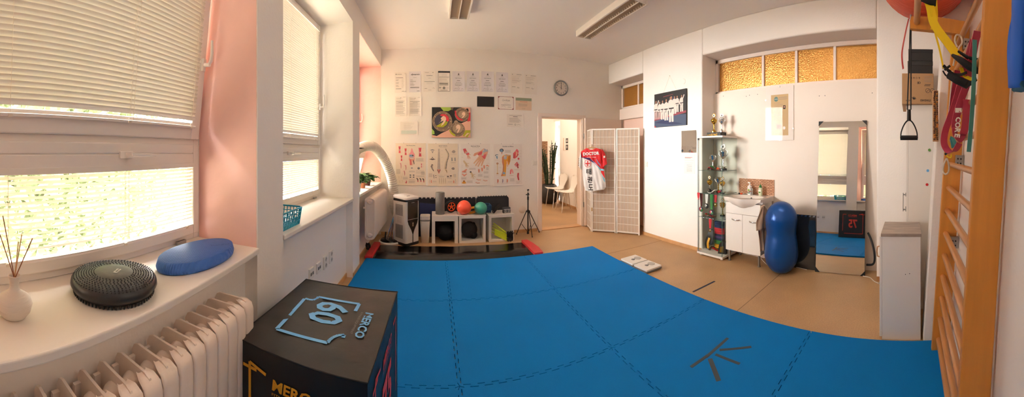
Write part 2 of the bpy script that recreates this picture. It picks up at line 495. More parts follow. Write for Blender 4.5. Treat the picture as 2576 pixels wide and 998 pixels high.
# door frame + threshold
mat('door_white', '#f3e4da', 0.4); mat('door_pinkish', '#efcfc0', 0.5)
df = sroot('door_1', ((DX0 + DX1) / 2, YB, 0)); q = (DX1 - DX0) / 2
f = MB('door_white')
for s_ in (-1, 1):
    f.box(min(s_ * q, s_ * (q - 0.025)), max(s_ * q, s_ * (q - 0.025)), -0.004, 0.17, 0, DZ)
    f.box(min(s_ * (q + .055), s_ * (q - 0.012)), max(s_ * (q + .055), s_ * (q - 0.012)), -0.02, 0.0, 0, DZ + 0.05)
f.box(-q, q, -0.004, 0.17, DZ - 0.025, DZ); f.box(-q - .055, q + .055, -0.0195, 0, DZ - 0.012, DZ + 0.05)
f.build('door_frame', df, bevel=0.004)
MB('oak_trim').box(-q + .025, q - .025, -0.015, 0.16, 0, 0.012).build('threshold', df, bevel=0.003)
lf = MB('door_white'); lf.box(q + 0.02, q + 0.82, -0.075, -0.035, 0.01, 1.97); lf.build('door_leaf', df, bevel=0.004)
for z in (0.35, 1.6): MB('steel').cyl((q + 0.012, -0.032, z), (q + 0.012, -0.032, z + 0.09), 0.008).build('hinge', df)

# right wall: deep niche with the boarded door and the recess beside the corner
wr = MB('wall_paint')
NX, RX = 3.43, 3.53
wr.box(XR, 3.75, -0.9, 0.342, 0, ZC)
wr.box(XR, 3.75, 2.59, 3.845, 0, ZC)
wr.box(XR, 3.75, 0.342, 2.59, 2.665, ZC); wr.box(XR, 3.75, 3.845, YB, 2.655, ZC)
wr.box(RX, 3.75, 0.342, 2.59, 0, 2.665); wr.box(RX, 3.75, 3.845, YB, 0, 2.655)
struct(wr, 'wall_right', bevel=0.018, seg=3)
mat('board_white', '#efe2d6', 0.55, bump=0.04, scale=30)
bd = MB('board_white'); bd.box(NX, RX, 0.345, 2.588, 0.0, 2.175)
for yy, zz in ((2.42, 2.13), (2.05, 2.09), (2.0, 2.1), (1.05, 2.02), (0.98, 2.02), (0.42, 2.03), (1.88, 2.1)):
    bd.cyl((NX - 0.001, yy, zz), (NX + .01, yy, zz), 0.006, m='ink_mid', n=8)
struct(bd, 'wall_niche_board')
# transom windows of amber glass
def amber():
    m = mat('amber_glass', '#c08a44', 0.16, bump=0.55, scale=55, vary=0.08, vscale=2)
    m.node_tree.nodes['Principled BSDF'].inputs['Metallic'].default_value = 0.55
amber()
def transom(n, x, y0, y1, z0, z1, cuts):
    """frame across the wall x, from y1 (left in the photo) to y0 (right)"""
    r = sroot('window_%d' % n, (x, y1, z0), RIGHT); w = y1 - y0; h = z1 - z0
    f = MB('door_white')
    f.box(0, w, -0.05, 0, h - 0.05, h); f.box(0, w, -0.05, 0, 0, 0.03)
    f.box(0, 0.04, -0.05, 0, 0, h); f.box(w - 0.006, w, -0.05, 0, 0, h)
    for c in cuts: f.box(c - 0.016, c + 0.016, -0.045, 0, 0, h)
    f.build('window_frame', r, bevel=0.004)
    e = [0.04] + cuts + [w]
    for a, b in zip(e, e[1:]):
        MB('amber_glass').box(a + 0.01, b - 0.01, -0.02, -0.012, 0.025, h - 0.045).build('pane', r)
transom(4, RX - 0.006, 0.345, 2.586, 2.178, 2.66, [(2.586 - 1.83), 2.586 - 1.365, 2.586 - 0.875])
transom(5, RX - 0.006, 3.85, 4.876, 2.20, 2.65, [0.52])
# door in the recess with its header box
d2 = sroot('door_2', (RX, 4.88, 0), RIGHT)
f = MB('door_white'); f.box(0, 1.03, -0.10, 0, 1.98, 2.19); f.box(0, 0.07, -0.06, 0, 0, 1.98); f.build('door_frame', d2, bevel=0.005)
f = MB('door_pinkish'); f.box(0.07, 1.02, -0.04, 0, 0.01, 1.98); f.build('door_leaf', d2, bevel=0.004)

# front wall (behind the wall bars) leans back a little, with the pilaster beside the tall cupboard
TY = math.atan(0.066)
def lean(y0, z): return y0 - 0.066 * z
wf = MB('wall_paint')
def leanbox(mb, x0, x1, y1, y2, z0, z1, m=None):
    V = [(x, lean(y, z), z) for z in (z0, z1) for y in (y1, y2) for x in (x0, x1)]
    mb.add(V, [(0, 2, 3, 1), (4, 5, 7, 6), (0, 1, 5, 4), (2, 6, 7, 3), (0, 4, 6, 2), (1, 3, 7, 5)], m)
leanbox(wf, -1.7, 3.75, -0.62, -0.285, 0, ZC + 0.1)
leanbox(wf, 2.16, 2.36, -0.62, -0.10, 0, ZC + 0.1)
struct(wf, 'wall_front', bevel=0.008)

# baseboards
bb = MB('oak_trim')
bb.box(XR - 0.012, XR, 2.60, 3.845, 0, 0.05); struct(bb, 'baseboard_right', bevel=0.003)
bb = MB('oak_trim'); bb.box(-0.87, DX0 - 0.06, YB - 0.012, YB, 0, 0.05); struct(bb, 'baseboard_back', bevel=0.003)
bb = MB('oak_trim'); bb.box(XL - 0.075, XL - 0.063, 1.60, 3.13, 0, 0.05); bb.box(XL - 0.075, XL - 0.063, 3.44, YB - .02, 0, 0.05)
bb.box(XL, XL + 0.010, 3.14, 3.43, 0, 0.05); struct(bb, 'baseboard_left', bevel=0.003)
mat('block_brown', '#b07a4e', 0.6, vary=0.1)
struct(MB('block_brown').box(XR - 0.012, XR, 0.2, 0.342, 0, 0.045), 'trim_1', bevel=0.003)
MB('block_brown')

# ------------------------------------------------------------------ hallway seen through the door
hw = MB('wall_paint')
hw.box(3.23, 3.4, YB + 0.16, 7.34, 0, 2.95); hw.box(3.23, 3.4, 7.34, 7.9, 2.2, 2.95)
struct(hw, 'wall_hall_right')
struct(MB('wall_paint').box(0.9, 4.2, 7.75, 7.9, 0, 2.95), 'wall_hall_far')
struct(MB('wall_paint').box(4.2, 4.35, YB + 0.16, 7.9, 0, 2.95), 'wall_hall_side')
struct(MB('wall_paint').box(0.75, 0.9, YB + 0.16, 7.9, 0, 2.95), 'wall_hall_left')
struct(MB('ceiling_paint').box(0.75, 4.2, YB + 0.16, 7.9, 2.95, 3.05), 'ceiling_hall')
struct(MB('oak_trim').box(3.218, 3.23, YB + 0.16, 7.34, 0, 0.05), 'baseboard_hall', bevel=0.002)
# brick-patterned wall covering
def brick(name, c1, c2, mort, scale, h=0.25, w=0.5, vary=0.0):
    m = bpy.data.materials.new(name); m.use_nodes = True; nt = m.node_tree; b = nt.nodes['Principled BSDF']
    tc = nt.nodes.new('ShaderNodeTexCoord'); mp = nt.nodes.new('ShaderNodeMapping'); mp.inputs['Rotation'].default_value = (PI / 2, 0, 0)
    nz = nt.nodes.new('ShaderNodeTexNoise'); nz.inputs['Scale'].default_value = 9
    mxv = nt.nodes.new('ShaderNodeMix'); mxv.data_type = 'VECTOR'; mxv.inputs['Factor'].default_value = 0.035
    br = nt.nodes.new('ShaderNodeTexBrick')
    br.inputs['Color1'].default_value = lin(c1); br.inputs['Color2'].default_value = lin(c2); br.inputs['Mortar'].default_value = lin(mort)
    br.inputs['Scale'].default_value = scale; br.inputs['Brick Width'].default_value = w; br.inputs['Row Height'].default_value = h; br.inputs['Mortar Size'].default_value = 0.03
    nt.links.new(tc.outputs['Object'], mp.inputs['Vector']); nt.links.new(mp.outputs['Vector'], nz.inputs['Vector'])
    nt.links.new(mp.outputs['Vector'], mxv.inputs['A']); nt.links.new(nz.outputs['Color'], mxv.inputs['B'])
    nt.links.new(mxv.outputs['Result'], br.inputs['Vector']); nt.links.new(br.outputs['Color'], b.inputs['Base Color'])
    b.inputs['Roughness'].default_value = 0.8; MATS[name] = m
brick('stone_cover', '#b08f70', '#8d6b50', '#4a3526', 9, 0.3, 0.9)
solo(MB('stone_cover').box(-0.55, 0, -0.03, 0, 0.02, 1.64), 'stone_wall_cladding', 'brown stone patterned panel on the far hallway wall behind the plant', 'wall panel', (3.03, 7.75, 0))
f = MB('door_white'); f.box(-0.42, -0.36, -0.03, 0, 0, 2.05); f.box(-0.36, 0.0, -0.022, 0, 0, 2.0); f.box(-0.42, 0, -0.05, 0, 2.0, 2.1)
d3 = sroot('door_3', (3.80, 7.75, 0)); f.build('door_panel', d3, bevel=0.004)
f = MB('amber_glass'); f.box(-0.34, 0, -0.02, 0, 2.15, 2.5); f.build('pane', d3)

# ================================================================== FLOOR THINGS
mat('mat_blue', '#006cb4', 0.7, spec=.12, bump=0.25, scale=260, vary=0.05, vscale=1.5)
def teeth(p0, p1, n=12, h=0.02):
    """interlocking outline from p0 to p1 (p1 left out)"""
    (ax, ay), (bx, by) = p0, p1; L = math.hypot(bx - ax, by - ay); ux, uy = (bx - ax) / L, (by - ay) / L; nx, ny = -uy, ux
    out = [(ax, ay)]
    for i in range(n):
        for s_, o_ in ((0.30, -.5), (0.23, .5), (0.77, .5), (0.70, -.5)):
            d = (i + s_) * L / n; out.append((ax + ux * d + nx * o_ * h, ay + uy * d + ny * o_ * h))
    return out
GX = [-0.857, 0.143, 1.143, 2.143]; GY = [3.72, 2.72, 1.72, 0.72, -0.28]
def hedge(i, j):  # horizontal edge under row line j, column i, left -> right
    a, b = (GX[i], GY[j]), (GX[i + 1], GY[j])
    return teeth(a, b) if 0 < j < 4 else [a]
def vedge(i, j):  # vertical edge on column line i, row j, top -> bottom
    a, b = (GX[i], GY[j]), (GX[i], GY[j + 1])
    return teeth(a, b) if 0 < i < 3 else [a]
rows = ['in the far row beside the black slide board', 'in the second row from the back', 'in the third row from the back', 'in the nearest row at the bottom edge']
colsn = ['left column by the windows', 'middle column', 'right column along the tan floor']
for j in range(4):
    for i in range(3):
        top, bot = hedge(i, j), hedge(i, j + 1); lef, rig = vedge(i, j), vedge(i + 1, j)
        A, B, C_, D_ = (GX[i], GY[j]), (GX[i + 1], GY[j]), (GX[i + 1], GY[j + 1]), (GX[i], GY[j + 1])
        pts = top + rig + [C_] + bot[:0:-1] + [D_] + lef[:0:-1]
        cx, cy = (A[0] + C_[0]) / 2, (A[1] + C_[1]) / 2
        pts = [((x - cx) * 0.9952, (y - cy) * 0.9952) for x, y in pts][::-1]
        m = MB('mat_blue'); m.prism(pts, 0, 0.02, axis='z')
        what = 'blue puzzle floor mat'
        if (i, j) == (2, 2): what = 'blue puzzle floor mat under the five dark tape strips'
        if (i, j) == (0, 2): what = 'blue puzzle floor mat under the black padded box'
        solo(m, 'puzzle_mat', '%s, %s in the %s' % (what, ['farthest', 'second', 'third', 'nearest'][j], ['left column', 'middle column', 'right column'][i]), 'floor mat', (cx, cy, 0), 0, 'blue interlocking floor mats', bevel=0.0015, seg=1)

# tape strips on the mats and the floor
mat('tape_dark', '#343c44', 0.6); mat('tape_navy', '#1a1e3a', 0.6)
def strip(p, q, w, z, m, name, label, group=None):
    a, b = onZ(*p, z), onZ(*q, z); c = (a + b) / 2; L = (b - a).length; an = math.atan2(b.y - a.y, b.x - a.x)
    solo(MB(m).box(-L / 2, L / 2, -w / 2, w / 2, 0, 0.0012), name, label, 'tape', (c.x, c.y, z), an, group)
TM = 'dark tape strips on the blue mat'
strip((1831, 850), (1776, 898), 0.022, 0.0198, 'tape_dark', 'tape_strip', 'dark tape strip on blue mat, upper half of the long slanting line', TM)
strip((1781, 893), (1738, 923), 0.022, 0.0202, 'tape_dark', 'tape_strip', 'dark tape strip on blue mat, lower half of the long slanting line', TM)
strip((1810, 880), (1890, 872), 0.022, 0.0198, 'tape_dark', 'tape_strip', 'dark tape strip pointing right toward the tan floor, farthest of the three short rays', TM)
strip((1800, 891), (1861, 915), 0.022, 0.0198, 'tape_dark', 'tape_strip', 'dark tape strip, middle one of the three short rays on the mat', TM)
strip((1786, 902), (1808, 958), 0.030, 0.0198, 'tape_dark', 'tape_strip', 'dark tape strip pointing to the viewer, nearest of the three short rays', TM)
strip((1743, 734), (1798, 707), 0.022, 0.0, 'tape_navy', 'floor_tape', 'single navy tape line on the tan floor beside the mats')

# black slide board with red end stops
sb = thing('slide_board', 'long black shiny slide board with red end stops behind the blue mats', 'slide board', (0.28, 4.03, 0))
mat('slide_black', '#141213', 0.22, bump=0.25, scale=3)
m = MB('slide_black'); V = []; NN = 40
for k in range(NN + 1):
    x = -1.08 + 2.10 * k / NN; z = 0.007 + 0.004 * math.sin(k * 0.7) * math.sin(k * 0.23)
    V += [(x, -0.29, 0.003), (x, -0.29, z), (x, 0.28, z + 0.001), (x, 0.28, 0.003)]
m.add(V, [(k * 4 + a, k * 4 + (a + 1) % 4, k * 4 + 4 + (a + 1) % 4, k * 4 + 4 + a) for k in range(NN) for a in range(4)] + [(0, 1, 2, 3), (NN * 4 + 3, NN * 4 + 2, NN * 4 + 1, NN * 4)], smooth=True)
m.build('sliding_surface', sb)
mat('stop_red', '#c1242a', 0.4)
m = MB('stop_red')
for x0, x1 in ((-1.16, -1.06),): m.box(x0, x1, -0.31, 0.30, 0.0, 0.045)
m.build('end_stop', sb, bevel=0.012, seg=3)
MB('stop_red').prism([(1.0, -0.31), (1.12, -0.31), (1.135, -0.1), (1.12, 0.12), (1.09, 0.30), (1.0, 0.30)], 0, 0.04, axis='z').build('end_stop', sb, bevel=0.01, seg=3)
m = MB('black'); m.ring(0, 0, .045, .03, 'black', 0, 0, 16); m.ring(0, 0, .045, .03, 'black', 0.02, 0, 16); 
m = MB('black'); m.tube([(-1.17, 0.02, .02), (-1.20, 0.02, .03), (-1.205, .02, .07), (-1.20, .02, .10), (-1.18, .02, .10), (-1.165, .02, .07), (-1.165, .02, .03)], .009, 8, closed=True, flat=2)
m.build('carry_loop', sb)

# two bathroom scales
def scale(x, y, rz, label):
    c = Vector((x, y, 0))
    r = thing('bathroom_scale', label, 'scale', (c.x, c.y, 0), rz, 'pair of white bathroom scales on the floor')
    MB('black').box(-0.12, 0.12, -0.125, 0.125, 0.0, 0.012).build('foot_frame', r, bevel=0.004)
    m = MB('grey'); m.prism([(-.135, -.15), (.135, -.15), (.14, -.14), (.14, .14), (.135, .15), (-.135, .15), (-.14, .14), (-.14, -.14)], 0.010, 0.026, axis='z'); m.build('body', r, bevel=0.004)
    m = MB('white_satin'); m.prism([(-.132, -.145), (.132, -.145), (.137, -.135), (.137, .135), (.132, .145), (-.132, .145), (-.137, .135), (-.137, -.135)], 0.026, 0.042, axis='z'); m.build('platform', r, bevel=0.004, seg=3)
    m = MB('lt_grey'); m.lathe([(0.052, 0), (0.052, .003), (0.044, .004), (0.04, .002)], (0, 0.07, .042), 24, sx=1.1)
    m.cyl((0, .07, .0425), (0, .07, .0445), .04, n=24, m='lt_grey')
    m.lathe([(0.026, 0), (.026, .002), (0.0, .002)], (0, -.02, .042), 16, 'grey', sx=1.1); m.box(-.012, .012, -.02, .03, .042, .0445, 'grey')
    m.build('dial', r)
    r.scale = (.84, .80, 1)
    return r
scale(2.272, 2.925, -PI / 2 + .03, 'white bathroom scale with grey dial, farther of the pair beside the mats')
scale(2.278, 2.675, -PI / 2 + .03, 'white bathroom scale with grey dial, nearer of the pair beside the mats')

# ------------------------------------------------------------------ black padded plyometric box
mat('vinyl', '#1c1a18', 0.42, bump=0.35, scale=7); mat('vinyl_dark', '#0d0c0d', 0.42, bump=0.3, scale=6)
BX0, BX1, BY0, BY1, BZ = -0.735, -0.205, 0.955, 1.60, 0.615
pb = thing('plyo_box', 'large black padded jump box marked 60 standing on the blue mats', 'padded box', ((BX0 + BX1) / 2, (BY0 + BY1) / 2, 0.02), math.radians(-1.5))
hw_, hl, ht = (BX1 - BX0) / 2, (BY1 - BY0) / 2, BZ - 0.02
b = MB('vinyl'); N = 16; V = []
def bx_surface(mb, f, nu=N, nv=N, m=None):
    V = [f(i / nu, j / nv) for j in range(nv + 1) for i in range(nu + 1)]
    mb.add(V, [(j * (nu + 1) + i, j * (nu + 1) + i + 1, (j + 1) * (nu + 1) + i + 1, (j + 1) * (nu + 1) + i) for j in range(nv) for i in range(nu)], m, True)
def puff(u, v): return min(1, 8 * u * (1 - u)) * min(1, 8 * v * (1 - v))
b.box(-hw_ + .004, hw_ - .004, -hl + .004, hl - .004, 0, ht - 0.004)
b.build('foam_body', pb, bevel=0.01)
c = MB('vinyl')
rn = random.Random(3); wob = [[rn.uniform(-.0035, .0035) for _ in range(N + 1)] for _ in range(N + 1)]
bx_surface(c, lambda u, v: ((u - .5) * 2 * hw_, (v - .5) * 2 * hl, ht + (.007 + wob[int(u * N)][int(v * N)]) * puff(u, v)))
for sx, sy, ax in ((0, -1, 0), (0, 1, 0), (-1, 0, 1), (1, 0, 1)):
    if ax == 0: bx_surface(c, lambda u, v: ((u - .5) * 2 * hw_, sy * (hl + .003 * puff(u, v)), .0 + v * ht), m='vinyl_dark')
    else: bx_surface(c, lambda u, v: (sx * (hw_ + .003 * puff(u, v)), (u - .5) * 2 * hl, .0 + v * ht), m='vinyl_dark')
c.build('vinyl_cover', pb)
sm = MB('black')
zt = ht
sm.tube([(-hw_, -hl, zt), (hw_, -hl, zt), (hw_, hl, zt), (-hw_, hl, zt)], .0035, 6, closed=True); sm.build('piping', pb)
# print on the top: read from the right-hand side, so text up = +x, text right = -y
t = MB('blue_print'); TR = Matrix(((0, 0, 0, 0),) * 4)
TR = Matrix(((0, 0, 1, 0), (-1, 0, 0, 0), (0, -1, 0, ht + 0.0085), (0, 0, 0, 1)))   # local (x,z) of the art -> (-y, +x)
t.T = TR
t.text('60', -0.02, -0.085, 0.165, 'blue_print', w=0.18, bold=0.022)
t.text('MERCO', 0.02, 0.155, 0.040, 'blue_print', w=0.19, bold=0.03, ital=0.1)
t.text('FITNESS EQUIPMENT', 0.015, 0.132, 0.012, 'grey', w=0.17)
PBI = (Matrix.Translation(pb.location) @ Matrix.Rotation(math.radians(-1.5), 4, 'Z')).inverted()
def topline(px, wd_):
    q = [PBI @ onZ(u, v_, BZ + .009) for u, v_ in px]; t.line([(-p_.y, p_.x) for p_ in q], wd_, 'blue_print')
topline([(894, 782), (904, 764), (801, 746)], .017); topline([(801, 746), (797, 751), (788, 754), (777, 753), (768, 750)], .015)
topline([(766, 751), (696, 827), (824, 862)], .017); topline([(824, 862), (829, 855), (838, 848), (851, 843), (866, 842)], .015); topline([(866, 842), (863, 849)], .015)
t.build('top_print', pb)
def sideprint(mb, W, h, num, col, ztop):
    mb.line([(-W * .30, ztop), (-W * .42, ztop), (-W * .42, ztop)], .012, col); 
    mb.line([(-W * .22, ztop - .00), (-W * .36, ztop + .02), (-W * .36, ztop - h)], .012, col)
    mb.line([(-W * .36, ztop - h), (W * .30, ztop - h)], .012, col)
    mb.line([(W * .36, ztop - h + .05), (W * .36, ztop + .0), (W * .24, ztop + .0)], .012, col)
    mb.text('MERCO', 0.01, ztop - .045, .042, col, w=.20, bold=.03, ital=.12)
    mb.text('FITNESS EQUIPMENT', 0.01, ztop - .066, .012, col, w=.20)
    mb.text(num, 0.0, ztop - .30, .19, col, w=.20, bold=.035)
t = MB(); t.T = Matrix.Translation((0, -hl - .0045, 0)); sideprint(t, .53, .40, '50', 'gold_print', ht - .085); t.build('front_print', pb)
t = MB(); t.T = Matrix.Translation((hw_ + .0045, 0, 0)) @ Matrix.Rotation(PI / 2, 4, 'Z'); sideprint(t, .64, .42, '75', 'red_print', ht - .08); t.build('side_print', pb)
h = MB('black'); h.tube([(hw_ - .03, -hl - .002, ht - .13), (hw_ - .05, -hl - .022, ht - .15), (hw_ - .005, -hl - .03, ht - .16), (hw_ + .015, -hl, ht - .15)], .012, 8, flat=.3); h.build('carry_strap', pb)

# ------------------------------------------------------------------ radiators (cast-iron sections)
def section(mb, dep, z0, z1, pitch):
    w = pitch * 0.46
    def prof(y0, y1):
        return [(y0, z0 + .03), (y0 + .012, z0 + .008), (y0 + .03, z0), (y1 - .03, z0), (y1 - .012, z0 + .008), (y1, z0 + .03), (y1, z1 - .03), (y1 - .012, z1 - .008), (y1 - .03, z1), (y0 + .03, z1), (y0 + .012, z1 - .008), (y0, z1 - .03)]
    mb.prism(prof(0.012, dep), -0.004, 0.004, axis='x')                            # thin web
    V = []; r = w
    # broad rounded front fin
    path = [(0.055, z1 - .004), (0.03, z1 - .008), (.008, z1 - .02), (0, z1 - .045), (0, z0 + .045), (.008, z0 + .02), (.03, z0 + .008), (.055, z0 + .004)]
    half = [w * .5, w * .9, w, w, w, w, w * .9, w * .5]
    for (y, z), h_ in zip(path, half):
        V += [(-h_, y + .010, z), (-h_ * .96, y + .003, z), (-h_ * .6, y, z), (h_ * .6, y, z), (h_ * .96, y + .003, z), (h_, y + .010, z)]
    n = len(path)
    mb.add(V, [(i * 6 + k, i * 6 + k + 1, (i + 1) * 6 + k + 1, (i + 1) * 6 + k) for i in range(n - 1) for k in range(5)], None, True)
    mb.box(-w * .8, w * .8, dep - .02, dep - .008, z0 + .04, z1 - .04)
    for z in (z0 + .055, z1 - .055):                                                # hub swellings
        mb.T = Matrix.Translation((0, dep * .5, z)) @ Matrix.Diagonal((1, 1.25, 1, 1)) @ Matrix.Rotation(PI / 2, 4, 'Y')
        mb.lathe([(.018, -w * 1.07), (.027, -w * .6), (.031, 0), (.027, w * .6), (.018, w * 1.07)], (0, 0, 0), 14); mb.T = Matrix()
def radiator(name, label, loc, rz, n, pitch, dep, z0, z1, pipe=True):
    r = thing(name, label, 'radiator', loc, rz, 'white sectional radiators under the windows')
    base = MB('radiator_paint'); section(base, dep, z0, z1, pitch); o0 = base.build('section', r)
    for i in range(n):
        o = o0 if i == 0 else o0.copy()
        if i: COL.objects.link(o); o.parent = r
        o.location = (i * pitch, 0, 0)
    x = (n - .45) * pitch
    for z in (z0 + .055, z1 - .055):
        p = MB('radiator_paint'); p.cyl((x - .03, dep * .5, z), (x + .022, dep * .5, z), .02, n=8); p.cyl((x + .02, dep * .5, z), (x + .034, dep * .5, z), .012, n=6); p.build('end_plug', r)
    for x in (0, (n - 2) * pitch): MB('radiator_paint').box(x, x + .02, dep * .5, dep + .02, z1 - .14, z1 - .12).build('bracket', r)
    if not pipe: return r
    v = MB('radiator_paint'); v.tube([(-.03, dep * .5, z1 - .055), (-.06, dep * .5, z1 - .055), (-.07, dep * .5, z1 - .08), (-.07, dep * .5, .01)], .011, 8)
    v.build('pipe', r)
    return r
M0 = Matrix.Translation((*P1, 0)) @ Matrix.Rotation(W1, 4, 'Z')
n1 = 19; p = M0 @ Vector((-0.300 - (n1 - 1) * .0675, -0.118, 0))
r1 = radiator('cast_iron_radiator', 'large white cast iron radiator in front, under the nearest window sill', p, W1, n1, .0675, .180, .14, .742)
cp = MB('white'); cp.box(-.012, .012, -.03, .0, .0, .035); cp.cyl((0, -.03, .012), (.0, -.05, .005), .008, n=8); cp.at((0.42, -.002, .455)); 
mm = MB('white'); mm.at(((n1 - 8) * .0675, -.004, .462)); mm.box(-.015, .02, -.02, 0, -.02, .02); mm.cyl((0, -.02, 0), (0, -.035, -.004), .009, n=8); mm.box(-.025, .0, -.014, -.004, .022, .032)
mm.build('meter_holder', r1, bevel=.002)
radiator('sectional_radiator', 'white radiator on the far left under the plants, beside the air conditioner', (-0.715, 3.60, 0), PI / 2, 19, .050, .13, .285, .80, False)

# ================================================================== ON THE SILLS
mat('ceramic', '#d9cfc4', 0.75, bump=0.25, scale=30, stretch=(1, 1, 12)); mat('reed', '#8a5230', 0.7); mat('reed_lt', '#c79a6a', 0.7)
SILL = SZ + 0.0302
v = thing('reed_diffuser', 'round white ceramic diffuser vase with thin brown reeds on the nearest sill', 'vase', tuple(onZ(36, 795, SILL)))
MB('ceramic').lathe([(.022, 0), (.036, .004), (.050, .020), (.056, .040), (.050, .058), (.034, .070), (.020, .078), (.0145, .088), (.0145, .108), (.020, .124), (.017, .125), (.012, .108), (.011, .09), (0, .088)], n=32).build('bottle', v)
for k, (dx, dy, L, m) in enumerate(((-.012, -.035, .22, 'reed'), (.0, -.022, .24, 'reed'), (.012, .012, .18, 'reed_lt'), (.022, .03, .17, 'reed'), (.0, .008, .15, 'reed_lt'))):
    MB(m).cyl((dx * -.25, dy * -.25, .09), (dx * 1.6, dy * 1.6, .09 + L * .9), .0017, n=6).build('reed', v)

mat('disc_black', '#17171a', 0.33, bump=0.05, scale=60)
c = onZ(286, 728, SILL)
m = MB('disc_black')
R = .157
def prof_h(r): return .030 + .016 * math.sqrt(max(0, 1 - (r / R) ** 2)) + (.006 if r < R * .42 else 0)
pr = [(R * .78, 0.010), (R * .93, .012), (R, .030), (R * .985, .044), (R * .93, .054), (R * .80, .060), (R * .6, .064), (R * .46, .066), (R * .42, .068), (R * .25, .069), (0, .069)]
pr = [(0, .008)] + pr
m.lathe(pr, n=56)
def top_z(r):
    for (a, b), (c_, d_) in zip(pr[2:], pr[3:]):
        if c_ <= r <= a: return b + (d_ - b) * (a - r) / max(1e-6, a - c_)
    return .069
for i in range(9):
    rr = R * (.46 + i * .058); n_ = int(2 * PI * rr / .0125)
    for k in range(n_):
        a = 2 * PI * k / n_ + i * .3; z = top_z(rr)
        m.lathe([(.0026, -.001), (.0022, .0022), (0, .003)], (rr * math.cos(a), rr * math.sin(a), z), 6)
for rr in (R * .92, R * .8):
    n_ = int(2 * PI * rr / .013)
    for k in range(n_):
        a = 2 * PI * k / n_; m.lathe([(0, -.0), (.003, .002), (.0035, .013)], (rr * math.cos(a), rr * math.sin(a), 0), 6)
m.at((0, 0, .0695), rz=math.radians(125)); m.T = m.T @ Matrix.Rotation(-PI / 2, 4, 'X')
m.text('POWER', .006, -.012, .007, 'white', bold=.02, w=.03); m.text('SYSTEM', .006, -.022, .006, 'white', bold=.02, w=.03); m.rect(-.018, -.022, .007, .016, 'white')
solo(m, 'balance_disc', 'black knobbly inflated balance cushion lying on the nearest sill', 'balance cushion', (c.x, c.y, SILL), 0)

def padm():
    m = bpy.data.materials.new('pad_blue'); m.use_nodes = True; nt = m.node_tree; b = nt.nodes['Principled BSDF']
    b.inputs['Base Color'].default_value = lin('#2f63b4'); b.inputs['Roughness'].default_value = .5
    tc = nt.nodes.new('ShaderNodeTexCoord'); w = nt.nodes.new('ShaderNodeTexWave'); w.inputs['Scale'].default_value = 42; w.inputs['Distortion'].default_value = 1.5; w.inputs['Detail'].default_value = 0
    bm = nt.nodes.new('ShaderNodeBump'); bm.inputs['Strength'].default_value = .5; bm.inputs['Distance'].default_value = .004
    nt.links.new(tc.outputs['Object'], w.inputs['Vector']); nt.links.new(w.outputs['Fac'], bm.inputs['Height']); nt.links.new(bm.outputs['Normal'], b.inputs['Normal']); MATS['pad_blue'] = m
padm()
c = onZ(503, 655, SILL)
m = MB('pad_blue'); m.lathe([(.93, 0), (.98, .004), (1.0, .02), (.955, .052), (.93, .056), (0, .0565)], n=64)
m2 = MB('pad_blue')
for q in m.V: m2.V.append(Vector((q.x * .118, q.y * .235, q.z * .86)))
m2.F, m2.M, m2.S, m2.mats = m.F, m.M, m.S, m.mats
m2.T = Matrix.Translation((0.045, .11, .0492)) @ Matrix.Rotation(math.radians(55), 4, 'Z') @ Matrix.Rotation(-PI / 2, 4, 'X')
MATS['pad_print'] = mat('pad_print', '#27539a', .6); m2.text('TheraPad', 0, 0, .018, 'pad_print', bold=.01)
solo(m2, 'balance_pad', 'blue oval foam balance pad on the sill beside the pink reveal', 'balance pad', (c.x - .012, c.y + .0, SILL), math.radians(3))

# blue basket
mat('basket_teal', '#1795b5', 0.35)
def basket(mb, L, W, hgt, t=.003, hx=9, hz=3, flare=.02):
    def wall(p, q, n):  # lattice wall between base edge p-q
        (x0, y0), (x1, y1) = p, q; fx, fy = n
        def P(s, z): return (x0 + (x1 - x0) * s + fx * flare * z / hgt, y0 + (y1 - y0) * s + fy * flare * z / hgt, z)
        for z in [hgt * k / (hz + 1) for k in range(hz + 2)]:
            mb.tube([P(0, z), P(.5, z), P(1, z)], .0035 if z < hgt * .99 else .006, 6)
        for k in range(hx + 1):
            s = k / hx; mb.tube([P(s, 0), P(s, hgt)], .0035 if 0 < k < hx else .005, 6)
            if k < hx: mb.tube([P(s + .5 / hx, 0), P(s + .5 / hx, hgt * .5)], .003, 6)
    A, B, C_, D_ = (-L / 2, -W / 2), (L / 2, -W / 2), (L / 2, W / 2), (-L / 2, W / 2)
    wall(A, B, (0, -1)); wall(B, C_, (1, 0)); wall(D_, C_, (0, 1)); wall(A, D_, (-1, 0))
    mb.box(-L / 2, L / 2, -W / 2, W / 2, 0, .004)
m = MB('basket_teal'); basket(m, .20, .27, .115, hx=8)
solo(m, 'plastic_basket', 'turquoise plastic lattice basket on the sill of the middle window', 'basket', (-1.010, 1.755, SILL), 0)

# plants on the far sill
mat('leaf', '#4c7438', 0.45, vary=.35, vscale=14); mat('leaf_dark', '#1f3318', 0.5, vary=.3, vscale=10); mat('terracotta', '#b0714f', .8); mat('pot_white', '#e6dccf', .5); mat('pot_dark', '#5a2420', .5); mat('soil', '#33251a', 1)
def leaf(mb, base, d, L, w, droop=.3, m='leaf'):
    d = Vector(d).normalized(); s = d.cross(Vector((0, 0, 1)))
    s = s.normalized() if s.length > .01 else Vector((1, 0, 0)); V = []
    for i, (t, q) in enumerate(((0, .12), (.3, .85), (.6, 1), (.85, .55), (1, .05))):
        p = Vector(base) + d * (L * t) + Vector((0, 0, -droop * L * t * t))
        V += [p - s * w * q / 2, p + Vector((0, 0, -w * .12)), p + s * w * q / 2]
    mb.add(V, [(i * 3 + k, i * 3 + k + 1, (i + 1) * 3 + k + 1, (i + 1) * 3 + k) for i in range(4) for k in range(2)], m, True)
